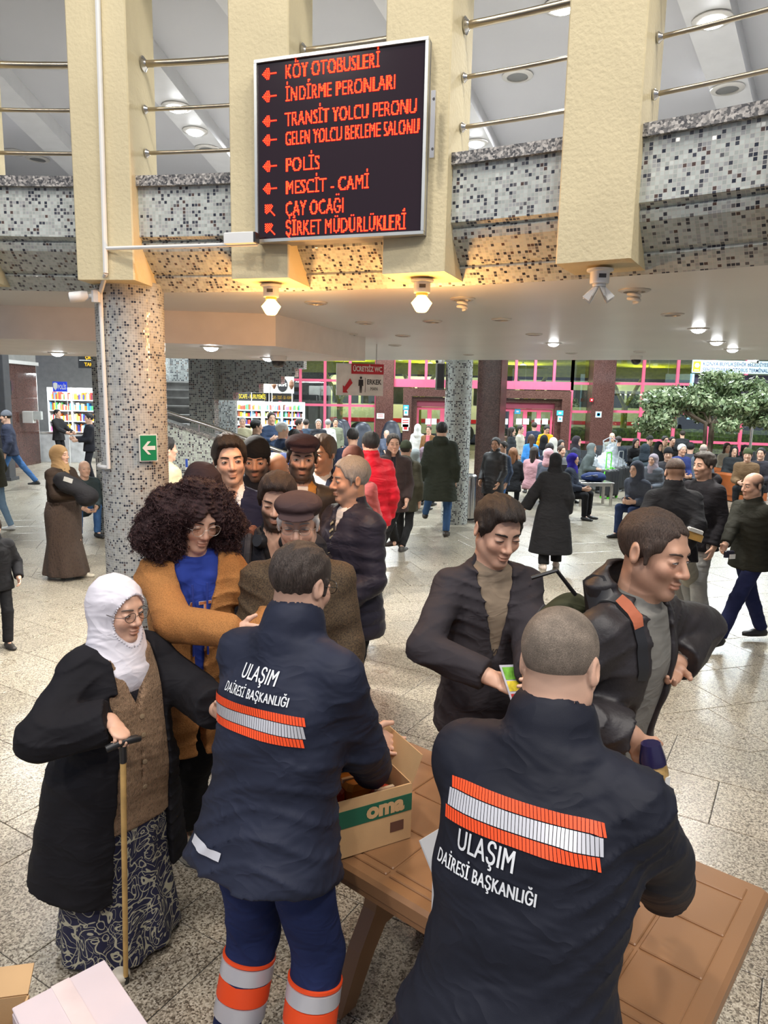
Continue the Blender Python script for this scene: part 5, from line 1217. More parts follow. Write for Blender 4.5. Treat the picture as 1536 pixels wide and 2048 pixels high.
def head_ops(S, c, R, s, fem=False, nose=1.0, jaw=1.0, lod=0, ears=True, fat=0.0):
    def w(x, y, z): return c+R @ (V(x, y, z)*s)
    def E(p, r, k=0.02, op=0, RR=None): S.ell(w(*p), V(*r)*s, R if RR is None else R @ RR, k*s, op)
    E((0, .012, .034), (.0755, .094, .082), .02)
    E((0, -.028, -.036), (.0575*jaw+fat*.01, .060, .078), .03)
    E((0, -.010, -.062), (.053*jaw+fat*.012, .052, .045), .02)
    for sx in (-1, 1):
        S.cone(w(sx*.050*jaw, .004, -.052), w(sx*.013, -.064, -.102), .019*s, .015*s, .025*s)
        if lod < 3:
            E((sx*.036, -.062, -.030), (.024, .020, .022), .02)
    E((0, -.070, -.101), (.019*jaw, .016, .015), .018)
    S.cone(w(-.030, -.074, .024), w(.030, -.074, .024), .011*s, .011*s, .02*s)
    if lod < 3:
        for sx in (-1, 1):
            S.ell(w(sx*.032, -.099, .002), V(.020, .018, .012)*s, R, .016*s, 1)
            E((sx*.032, -.0735, .000), (.0165, .0145, .0115), .004)
    S.cone(w(0, -.082, .012), w(0, -.1035*(.9+.1*nose), -.030), .0075*s, .0105*nose*s, .012*s)
    E((0, -.1015, -.034), (.0105*nose, .0115*nose, .009), .006)
    if lod < 2:
        for sx in (-1, 1): E((sx*.0125*nose, -.092, -.037), (.0078*nose, .0115, .0078), .005)
        for sx in (-1, 1): E((sx*.0062, -.098, -.0455), (.0035, .005, .0032), .002, 1)
        E((0, -.0885, -.0615), (.0210, .0105, .0060), .006)
        E((0, -.0870, -.0735), (.0195, .0110, .0066), .006)
        for sx in (-1, 1): S.cone(w(0, -.1005, -.0668), w(sx*.0225, -.0905, -.0700), .0017*s, .0014*s, .003*s, op=1)
    if ears:
        for sx in (-1, 1):
            Q = rotz(sx*.35) @ rotx(-.15)
            E((sx*.0775, .014, -.004), (.0085, .0185, .031), .006, 0, Q)
            if lod < 2: S.ell(w(sx*.0865, .010, -.002), V(.006, .0095, .017)*s, R @ Q, .005*s, 1)
def face_parts(root, c, R, s, lod, look=(0, 0), lids=1.0, brow=(0.03, 0.02, 0.016), iris=(0.05, 0.025, 0.012), browz=0.0, browt=1.0):
    """eyes, lash lines and eyebrows as pieces of their own"""
    def w(x, y, z): return c+R @ (V(x, y, z)*s)
    em = mat('eye', (0.8, 0.8, 0.8), 0.12, var=0, vcol=True); hm = mat('brow_hair', brow, 0.8, var=0)
    for sx in (-1, 1):
        P = []; F = []; K = []
        nu, nv = 14, 7
        for i in range(nv):
            t = i/(nv-1)
            for j in range(nu):
                a = 2*math.pi*j/nu; x, z = t*math.cos(a), t*math.sin(a)
                hz = (.0062*lids if z > 0 else .0046*lids)
                P.append(w(sx*.032+x*.0140, -.0885-.0026*(1-t*t)*1.0+abs(x)**2*.0065, -.0005+z*hz))
                gx, gz = x*.0140-look[0]*.005, z*hz-look[1]*.004; rr = math.hypot(gx, gz)
                K.append((0.005, 0.005, 0.005) if rr < .0024 else iris if rr < .0060 else (0.62, 0.58, 0.55))
        for i in range(nv-1):
            for j in range(nu): F.append((i*nu+j, i*nu+(j+1) % nu, (i+1)*nu+(j+1) % nu, (i+1)*nu+j))
        me = bpy.data.meshes.new('eye'); me.from_pydata([tuple(p) for p in P], [], F); me.update(); set_col(me, np.array(K))
        link_mesh('eye', me, em, root, True)
        m = MB(); L = [w(sx*.032+x*.0150, -.0900+abs(x)**2*.0075, -.0005+.0066*lids*(1-x*x)-.0008) for x in np.linspace(-1, 1, 7)]
        m.tube(L, [.0008*s, .0013*s, .0016*s, .0017*s, .0016*s, .0013*s, .0008*s], 6)
        m.build('eyelash', hm, root, True)
        m = MB(); L = [w(sx*(.011+u*.041), -.0880+.016*u*u*u+0.003*u, .0195+browz+.0075*math.sin(u*2.3)-.004*u) for u in np.linspace(0, 1, 7)]
        m.tube(L, [q*s*browt for q in (.0024, .0034, .0038, .0036, .0032, .0025, .0012)], 6)
        m.build('eyebrow', hm, root, True)
def torso_st(s, b, thick, fem, hem, top=0.545, belly=0.0, flare=0.0, shw=1.0):
    """stations of a garment from the hem up (local torso z, pelvis = 0)"""
    base = [(-0.30, .186, .140), (-0.10, .182, .136), (0.0, .174 if not fem else .178, .128), (0.12, .150 if not fem else .138, .110), (0.26, .160 if not fem else .146, .116), (0.38, .168*shw if not fem else .150, .116), (0.455, .150*shw if not fem else .132, .096), (0.505, .108, .078), (0.545, .075, .066), (0.60, .062, .062)]
    B = np.array(base); zs = sorted(set([hem]+[z for z in B[:, 0] if hem < z < top]+[top]))
    out = []
    for z in zs:
        rx, ry = np.interp(z, B[:, 0], B[:, 1]), np.interp(z, B[:, 0], B[:, 2])
        be = belly*math.exp(-((z-0.1)/0.16)**2)
        fl = flare*max(0, 0.05-z)
        out.append((z*s, 0, -be*0.6*s, (rx*b+thick+be*.5+fl)*s, (ry*b+thick+be*.7+fl)*s))
    return out
def person(label, px, py, d, rot=0.0, H=None, lod=1, b=1.0, fem=False, lean=0.0, side=0.0, twist=0.0, head=(0, 0, 0), L=None, R=None,
           Lp=None, Rp=None, Lh=None, Rh=None, curl=(0.5, 0.5), feet=None, footyaw=(12, -12), sit=False, hipz=None, top=None, inner=None, bottom=None, shoes=(0.02, 0.02, 0.02),
           hair=None, skin='mid', face=None, extra_top=0.012, group='people standing in the hall', base=None, seed=None, extras=(), knee=None, neckfwd=0.0, hsize=1.06, loc=None, name='person', cat='person'):
    face = face or {}; seed = seed if seed is not None else int(px*7+py*13) % 9973
    h, hf, hc = LODS[lod]
    top = dict(top or {}); bottom = dict(bottom or {}); hair = dict(hair or {})
    # --- skeleton for 1.75 m, scaled afterwards
    hz = hipz if hipz is not None else (0.47 if sit else 0.91)
    def skel(s):
        K = {'s': s}; K['pel'] = V(0, 0, hz*s)
        T = rotz(twist*D2R) @ roty(side*D2R) @ rotx(lean*D2R)     # lean forward = towards -y
        K['T'] = T; P = lambda x, y, z: K['pel']+T @ (V(x, y, z)*s)
        K['P'] = P; sw = (0.166 if not fem else 0.146)*(0.6+0.4*b)
        K['shL'], K['shR'] = P(sw, 0.005, .476), P(-sw, 0.005, .476)
        K['neck'] = P(0, 0.012, .555)
        Hm = rotz(head[0]*D2R) @ rotx(head[1]*D2R) @ roty(head[2]*D2R)
        K['H'] = Hm; K['hs'] = s*hsize*(1.0 if not fem else 0.97)
        K['hc'] = K['neck']+(0.45*T @ V(0, 0, 1)+0.55*V(0, 0, 1))*0.068*s+V(0, -0.012-neckfwd, 0)*s+Hm @ V(0, -.006, .095)*K['hs']
        K['top'] = K['hc']+Hm @ V(0, .012, .116+extra_top)*K['hs']
        return K
    K = skel(1.0)
    if base is not None: tgt = None; s = (H or 1.75)/1.75; K = skel(s)
    elif loc is not None: s = (H or 1.75)/1.75; K = skel(s)
    else:
        tgt = at_y(px, py, d)
        s = (tgt[2]/K['top'][2]) if H is None else H/1.75
        K = skel(s)
    Rz = rotz(rot*D2R)
    if loc is not None: wl = V(loc[0], loc[1], loc[2] if len(loc) > 2 else 0)
    else:
        o = Rz @ K['top']; wl = V(tgt[0]-o[0], tgt[1]-o[1], 0)
    root = thing(name, label, cat, wl, rot*D2R, group)
    T, P, pel = K['T'], K['P'], K['pel']
    # --- limbs
    arms = {}
    for sd, tg, pole, hn in (('L', L, Lp, Lh), ('R', R, Rp, Rh)):
        sg = 1 if sd == 'L' else -1; sh = K['sh'+sd]
        if tg is None: t = sh+V(sg*0.055, -0.05, -0.53)*s
        elif isinstance(tg[0], str):           # a point of the hall: ('p', bearing x, bearing y, distance) or ('w', x, y, z)
            wp = at_y(*tg[1:]) if tg[0] == 'p' else V(*tg[1:])
            t = Rz.T @ (wp-wl)
        else: t = V(*tg)*s
        el, wr = ik(sh, t, 0.295*s, 0.262*s, V(sg*0.45, 0.9, -0.25) if pole is None else V(*pole))
        arms[sd] = (sh, el, wr, hn)
    legs = {}
    fp = feet or ((0.10, 0.0), (-0.10, 0.0))
    for i, sd in enumerate('LR'):
        sg = 1 if sd == 'L' else -1; hp = pel+V(sg*0.088, 0, -0.01)*s
        q = fp[i]
        if isinstance(q[0], str):
            wp = at_z(q[1], q[2], 0); lq = Rz.T @ (wp-wl); an = V(lq[0], lq[1]+.03*s, (q[3] if len(q) > 3 else 0)+.075*s)
        else: an = V(q[0], q[1]+0.03, (q[2] if len(q) > 2 else 0)+0.075)*s
        kn, an = ik(hp, an, 0.425*s, 0.425*s, V(sg*0.12, -1, 0.1) if knee is None else V(*knee[i]))
        legs[sd] = (hp, kn, an)
    hc, Hm, hs = K['hc'], K['H'], K['hs']
    # --- body: one continuous skin surface
    S = SDF(h*s, hf*s)
    if lod < 2:
        S.fine.append((hc-0.125*hs, hc+0.13*hs))
        for sd in 'LR':
            if arms[sd][3] != 'hide':
                w_ = arms[sd][2]; S.fine.append((w_-0.13*s, w_+0.13*s))
    else: S.h = S.hf = hf*s*(1.0 if lod == 2 else 1.15)
    head_ops(S, hc, Hm, hs, fem, face.get('nose', 1.0), face.get('jaw', 0.94 if fem else 1.0), lod, fat=face.get('fat', 0))
    nr = (0.052 if fem else 0.060)*s*(0.7+0.3*b)
    S.cone(K['neck']+T @ V(0, 0.0, -.05)*s, hc+Hm @ V(0, .018, -.055)*hs, nr*1.12, nr, 0.03*s)
    st = torso_st(s, b, -0.016, fem, -0.10, 0.60); S.loft(pel, T, st, 0.03*s)
    for sd in 'LR':
        sh, el, wr, hn = arms[sd]; tw = 0.9 if fem else 1.0
        S.cone(P(0, 0, .515), sh, .050*s, .044*s, .04*s)
        S.cone(sh, el, .047*s*tw, .040*s*tw, .03*s); S.cone(el, wr, .040*s*tw, .027*s*tw, .02*s)
        hp, kn, an = legs[sd]; lw = .55 if bottom.get('kind') == 'skirt' else 1.0; S.cone(hp, kn, .076*s*lw, .050*s*lw, .03*s); S.cone(kn, an, .049*s*lw, .034*s, .02*s)
        S.cone(an, an+V((0.02 if sd == 'L' else -0.02), -.10, -.045)*s, .034*s, .024*s, .02*s)
        if hn == 'hide': continue
        if isinstance(hn, dict) and 'fw' in hn: hn = dict(hn, f=tuple(Rz.T @ V(*hn['fw'])), n=tuple(Rz.T @ V(*hn['nw'])))
        fdir = nrm(wr-el) if not isinstance(hn, dict) or 'f' not in hn else V(*hn['f'])
        pn = V(-1 if sd == 'L' else 1, -0.25, 0.05) if not isinstance(hn, dict) or 'n' not in hn else V(*hn['n'])
        cu = hn.get('curl', curl[0 if sd == 'L' else 1]) if isinstance(hn, dict) else curl[0 if sd == 'L' else 1]
        if lod < 3: add_hand(S, wr+fdir*0.012*s, fdir, pn, sd == 'L', s*(0.92 if fem else 1.0)*(1.0 if lod < 2 else 1.12), cu, 0.3, lod, isinstance(hn, dict) and hn.get('point', False))
        else: S.cone(wr, wr+fdir*0.13*s, .038*s, .032*s, .01, pn, .55)
    me = S.mesh('body'); v = verts_np(me)
    q = (v-hc) @ Hm/hs; x, y, z = q[:, 0], q[:, 1], q[:, 2]
    sk = np.array(SKIN[skin] if isinstance(skin, str) else hexc(skin)); C = np.tile(sk, (len(v), 1))
    def mixc(m, c): C[:] = C*(1-m[:, None])+np.array(c)*m[:, None]
    g = lambda a, c, r: np.exp(-((a-c)/r)**2)
    red = 0.28*(np.maximum(g(x, .042, .02), g(x, -.042, .02))*g(z, -.028, .02)*(y < -.03)+g(x, 0, .012)*g(z, -.034, .014)*(y < -.08)); mixc(np.clip(red, 0, 1), sk*np.array((1.08, .74, .70)))
    if face.get('stubble', 0) > 0:
        hcol = np.array(face.get('beard', (0.03, 0.022, 0.018)))
        reg = (1/(1+np.exp((z+.040+np.clip(np.abs(x)-.03, 0, .02)*-1.0)*260)))*(y < .012)*(z > -.135)*(1-np.exp(-(x/.024)**2-((z+.0665)/.012)**2))
        mo = np.exp(-(x/.030)**4-((z+.053)/.0065)**2)*(y < -.05)
        mixc(np.clip(np.maximum(reg, mo)*face['stubble'], 0, 1)*(z > -.16), hcol)
    lip = np.exp(-(x/.020)**4-((z+.0678+np.abs(x)*.10)/.0100)**2)*(y < -.075); mixc(np.clip(lip*0.6, 0, 1), sk*np.array((0.88, .58, .55)) if not face.get('lip') else face['lip'])
    if lod >= 1 and face.get('paint', lod >= 2):
        for sx in (-1, 1):
            mixc(0.85*np.exp(-((x-sx*.032)/.015)**4-((z-.000)/.0062)**2)*(y < -.05), (0.05, 0.04, 0.04))
            mixc(0.8*np.exp(-((x-sx*.033)/.019)**4-((z-.0225)/.0048)**2)*(y < -.05), HAIRC.get(hair.get('col', 'dark'), (0.03, .02, .02)) if isinstance(hair.get('col', 'dark'), str) else hexc(hair['col']))
    if hair.get('style') in ('buzz', 'fade', 'bald_sides') or hair.get('shade'):
        hcol = np.array(HAIRC[hair['col']] if isinstance(hair.get('col', 'dark'), str) else hexc(hair['col']))
        zb = np.interp(y, [-.09, -.06, -.04, .0, .03, .09], [.080, .066, .01, -.03, -.055, -.072])
        m = 1/(1+np.exp(-(z-zb)*170))*(y > -.088)*(np.abs(x) < .0775)
        m *= hair.get('shade', 0.8)
        if hair.get('style') == 'bald_sides': m *= 1/(1+np.exp((z-.045-np.clip(y, -.02, .1)*.35)*140))
        mixc(np.clip(m, 0, 1), hcol)
    set_col(me, C)
    link_mesh('body', me, mat('skin', (0.6, 0.4, 0.3), 0.48, var=0.05, vscale=30, vcol=True, bump=0.10 if lod < 2 else 0, bscale=240, bdist=0.001), root, True)
    if lod < 2 and face.get('eyes', True):
        br = HAIRC.get(hair.get('col', 'dark'), (0.03, .02, .02)) if isinstance(hair.get('col', 'dark'), str) else hexc(hair['col'])
        face_parts(root, hc, Hm, hs, lod, face.get('look', (0, 0)), face.get('lids', 1.0), face.get('brow', br), browt=face.get('browt', 1.0), browz=face.get('browz', 0))
    ctx = dict(root=root, K=K, s=s, arms=arms, legs=legs, hc=hc, Hm=Hm, hs=hs, P=P, T=T, pel=pel, lod=lod, hcl=hc, voxel=LODS[lod][2], seed=seed, b=b, fem=fem, Rz=Rz, wl=wl)
    if bottom: make_bottom(ctx, bottom, shoes)
    if shoes is not None: make_shoes(ctx, shoes, footyaw)
    if inner: make_top(ctx, dict(inner), inner=True)
    if top: ctx['top_obj'] = make_top(ctx, top)
    if hair: make_hair(ctx, hair)
    for fn in extras: fn(ctx)
    return ctx
def make_top(c, t, inner=False):
    s, P, T, pel, lod = c['s'], c['P'], c['T'], c['pel'], c['lod']
    th = t.get('thick', 0.004 if inner else 0.016); hem = t.get('hem', -0.12 if not inner else -0.1)
    vx = c['voxel']*s*t.get('vx', 1.0); S = SDF(vx)
    st = torso_st(s, c['b'], th, c['fem'], hem, 0.553, t.get('belly', 0), t.get('flare', 0), t.get('shw', 1.0))
    S.loft(pel, T, st, 0.03*s, t.get('p', 2.3), fold=t.get('fold'))
    sp = t.get('puff', 0.0)
    for sd in 'LR':
        sh, el, wr, hn = c['arms'][sd]; sg = 1 if sd == 'L' else -1
        S.cone(P(0, .010, .525), sh+T @ V(0, 0, .0)*s, (.050+th*.5)*s, (.043+th)*s, .05*s)
        if t.get('sleeve', True):
            tw = 0.92 if c['fem'] else 1.0; w_ = t.get('slw', 0.0)
            S.cone(sh, el, (.046*tw+th+sp*.5)*s, (.043*tw+th+w_*.6)*s, .045*s)
            e = el+(wr-el)*t.get('slen', 0.97); S.cone(el, e, (.043*tw+th+w_*.6)*s, (.032*tw+th+w_)*s, .02*s)
            f = nrm(wr-el)
            if not t.get('nocut'): S.sub(lambda X, Y, Z, e=e, f=f, r=(.034*tw+th+w_)*s: np.maximum(-((X-e[0])*f[0]+(Y-e[1])*f[1]+(Z-e[2])*f[2]), np.sqrt((X-e[0])**2+(Y-e[1])**2+(Z-e[2])**2)-1.35*r), e-0.1*s, e+0.1*s, 0.006*s)
    neck = c['K']['neck']; co = t.get('collar')
    up = nrm(c['hc']-neck)
    if co == 'stand':
        S.cone(neck-up*.04*s, neck+up*t.get('ch', .045)*s, (.084+th*.5)*s, (.082+th*.4)*s, .025*s)
        S.cone(neck+up*(t.get('ch', .045)+.030)*s, neck+up*.22*s, .066*s, .080*s, .006*s, op=1)
    elif co in ('turn', 'shirt'):
        S.cone(neck-up*.03*s, neck+up*.025*s, (.075+th*.5)*s, (.068+th*.4)*s, .02*s)
        S.cone(neck+up*.055*s-T @ V(0, .02, 0)*s, neck+up*.20*s-T @ V(0, .03, 0)*s, .056*s, .075*s, .006*s, op=1)
    elif co == 'hood':
        S.ell(neck+T @ V(0, .085, .02)*s, V(.125, .075, .085)*s, T, .03*s)
        S.cone(neck+T @ V(.075, -.01, .0)*s, neck+T @ V(.055, -.095, -.075)*s, .038*s, .026*s, .025*s)
        S.cone(neck+T @ V(-.075, -.01, .0)*s, neck+T @ V(-.055, -.095, -.075)*s, .038*s, .026*s, .025*s)
        S.ell(neck+T @ V(0, .03, .085)*s, V(.082, .075, .075)*s, T, .012*s, 1)
    elif co == 'crew':
        S.cone(neck-up*.03*s, neck+up*.012*s, .070*s, (.064+th)*s, .015*s)
    op = t.get('open'); dep = .20+th+t.get('belly', 0)*1.5
    if op:
        w0, w1, zt, zb = op.get('w0', .02), op.get('w1', .10), op.get('zt', .62), op.get('zb', -.6)
        asym = op.get('x', 0.0)
        def wedge(X, Y, Z):
            a, b_, d_ = X-pel[0], Y-pel[1], Z-pel[2]
            x, y, z = (T[0, i]*a+T[1, i]*b_+T[2, i]*d_ for i in range(3))
            u = np.clip((z/s-zb)/(zt-zb), 0, 1); w = (w0+(w1-w0)*u)*s
            return np.maximum(np.maximum(np.maximum(np.abs(x-asym*s)-w, y+0.02*s), zb*s-z), -dep*s-y)
        S.sub(wedge, pel+V(-.5, -.6, -1)*s, pel+V(.5, .5, .9)*s, 0.008*s)
    cut = t.get('cut')
    if cut is not None:   # slanted neckline
        def vneck(X, Y, Z):
            a, b_, d_ = X-pel[0], Y-pel[1], Z-pel[2]
            x, y, z = (T[0, i]*a+T[1, i]*b_+T[2, i]*d_ for i in range(3))
            return np.maximum(np.abs(x)-cut[0]*s*np.clip((z/s-cut[1])/(0.56-cut[1]), 0, 1.2), np.maximum(y+0.01*s, -dep*s-y))
        S.sub(vneck, pel+V(-.4, -.5, 0)*s, pel+V(.4, .4, .9)*s, 0.006*s)
    # remove what would lie above the neck opening
    hcN = c['hc']+c['Hm'] @ V(0, -.02, -.03)*c['hs']
    amp = t.get('wr', 0.009 if not inner else 0.003)*s*(1.0 if lod == 0 else .6)
    wf = wrinkle(c['seed'], amp, t.get('fz', 46.0)/s, 8/s, 0.25*math.sin(c['seed']))
    if t.get('quilt'):
        q = t['quilt']; qa = t.get('qamp', 0.011)
        def disp(X, Y, Z):
            z = T[0, 2]*(X-pel[0])+T[1, 2]*(Y-pel[1])+T[2, 2]*(Z-pel[2])
            return wf(X, Y, Z)*0.5+qa*s*(np.abs(np.sin(z*math.pi/(q*s)))**0.6-0.55)
        S.disp = disp
    elif amp > 0: S.disp = wf
    nm = t.get('name', 'shirt' if inner else 'jacket')
    me = S.mesh(nm); o = link_mesh(nm, me, t.get('mat') or cloth(t.get('col', (0.03, 0.03, 0.035)), t.get('rough', 0.8), t.get('bump', 0.3), t.get('bscale', 420)), c['root'], True)
    for fn in t.get('deco', ()): fn(c, o, me)
    return o
def make_bottom(c, t, shoes):
    s, pel, lod = c['s'], c['pel'], c['lod']; S = SDF(c['voxel']*s*t.get('vx', 1.0)); th = t.get('thick', 0.012); b = c['b']
    if t.get('kind') == 'skirt':
        zb = t.get('hem', 0.06); z0 = c['pel'][2]/s+t.get('wz', 0.12); w = t.get('w', .22); ft = t.get('y', 0.0)
        st = [(zb*s, t.get('x', 0)*s, ft*s, w*s, t.get('wy', w*.85)*s), ((zb+(z0-zb)*.45)*s, 0, ft*.5*s, (w*.5+.10)*s, (w*.4+.085)*s), ((z0-.15)*s, 0, 0, (.165*b+th+.02)*s, (.125*b+th+.01)*s), (z0*s, 0, 0, (.145*b+th)*s, (.11*b+th)*s)]
        S.loft(V(0, 0, 0), np.eye(3), st, .02*s, 2.1, fold=(t.get('nf', 9), t.get('fa', .06), 1.0, (z0-.2)*s))
        nm = t.get('name', 'skirt')
    else:
        S.ell(pel+V(0, .008, .01)*s, V(.152*b+th*.4, .108*b+th*.4, .125)*s, k=.03*s)
        for sd in 'LR':
            hp, kn, an = c['legs'][sd]; w = t.get('wide', 0.0)
            S.cone(hp, kn, (.074*b+th)*s, (.053+th+w*.5)*s, .025*s)
            e = an+(kn-an)*t.get('short', 0.02); S.cone(kn, e, (.054+th+w*.5)*s, (.041+th+w)*s, .02*s)
            f = nrm(e-kn)
            S.sub(lambda X, Y, Z, e=e, f=f, r=.1*s: np.maximum(-((X-e[0])*f[0]+(Y-e[1])*f[1]+(Z-e[2])*f[2]), np.sqrt((X-e[0])**2+(Y-e[1])**2+(Z-e[2])**2)-1.6*r), e-0.12*s, e+0.12*s, .006*s)
        S.disp = wrinkle(c['seed']+5, t.get('wr', .006)*s, 30/s, 9/s); nm = 'trousers'
    me = S.mesh(nm); o = link_mesh(nm, me, t.get('mat') or cloth(t.get('col', (0.02, 0.02, 0.024)), t.get('rough', 0.85)), c['root'], True)
    for fn in t.get('deco', ()): fn(c, o, me)
def make_shoes(c, col, yaw):
    s = c['s']; sole = None
    if isinstance(col, dict): sole = col.get('sole'); col = col['col']
    for i, sd in enumerate('LR'):
        hp, kn, an = c['legs'][sd]; a = yaw[i]*D2R; f = V(math.sin(a), -math.cos(a), 0); z0 = an[2]-.075*s
        fl = V(an[0], an[1], z0); S = SDF(max(c['voxel']*0.7, 0.006)*s); n = V(0, 0, 1)
        S.cone(fl-f*.035*s+n*.035*s, fl+f*.06*s+n*.034*s, .040*s, .042*s, .02*s, n, .9)
        S.cone(fl+f*.05*s+n*.028*s, fl+f*.165*s+n*.024*s, .045*s, .036*s, .03*s, n, .72)
        S.cone(fl+n*.05*s, fl+n*.095*s, .044*s, .043*s, .025*s)
        S.sub(lambda X, Y, Z, z=z0+.004*s: Z-z+0*X+0*Y, fl-V(.3, .3, .1)*s, fl+V(.3, .3, 0.02)*s, .004*s)
        S.sub(lambda X, Y, Z, z=z0+.10*s: z-Z+0*X+0*Y, fl-V(.3, .3, 0)*s+n*.09*s, fl+V(.3, .3, .2)*s, .004*s)
        me = S.mesh('shoe'); o = link_mesh('shoe', me, mat('shoe', col, 0.45, var=0.05), c['root'], True)
        if c['lod'] < 2:
            m = MB(); sd_ = np.cross(n, f)
            pts = []
            for k in range(18):
                t = 2*math.pi*k/18; ux, uy = math.cos(t), math.sin(t); wd = (.043 if uy < 0.2 else .045)-(.006 if uy > .7 else 0)
                pts.append(fl+f*(.062+uy*.138)*s+sd_*ux*wd*s)
            m.prism_dir([p+n*.001 for p in pts], n*.020*s); m.build('sole', mat('sole', sole or tuple(x*0.6 for x in col), 0.6, var=0), o, True)
def head_shell(c, S, infl, zb_pts, cutface=(0, -.090, -.020, .066, .058, .098), k=.01):
    """cranium grown by infl, minus the face and all below a slanted hairline"""
    hc, R, s = c['hc'], c['Hm'], c['hs']
    def w(x, y, z): return hc+R @ (V(x, y, z)*s)
    S.ell(w(0, .014, .036), V(.0755+infl, .095+infl, .083+infl)*s, R, .01*s)
    if cutface: S.ell(w(*cutface[:3]), V(*cutface[3:])*s, R, k*s, 1)
    ys, zs = zip(*zb_pts)
    def below(X, Y, Z):
        a, b, d = X-hc[0], Y-hc[1], Z-hc[2]; y = (R[0, 1]*a+R[1, 1]*b+R[2, 1]*d)/s; z = (R[0, 2]*a+R[1, 2]*b+R[2, 2]*d)/s
        return (z-np.interp(y, ys, zs))*s*0.8
    return w, below
def hair_mat(col):
    key = ('hairm', tuple(col))
    if key in _M: return _M[key]
    T = NT('hair'); P = T.coord('Object'); mp = T.n('ShaderNodeMapping'); mp.inputs['Scale'].default_value = (1, 1, .16); T.l(P, mp.inputs[0])
    n = T.noise(mp.outputs[0], 260, 3.0, .65); ct = (.45, 1.7) if max(col) < .12 else (.72, 1.22); T.l(T.ramp(n, [(.3, tuple(x*ct[0] for x in col)), (.7, tuple(min(1, x*ct[1]+.006) for x in col))]), T.b.inputs['Base Color']); T.bump(n, 1.0 if max(col) < .12 else .5, .005); T.set(Roughness=.55, Specular_IOR_Level=.4); _M[key] = T.m; return T.m
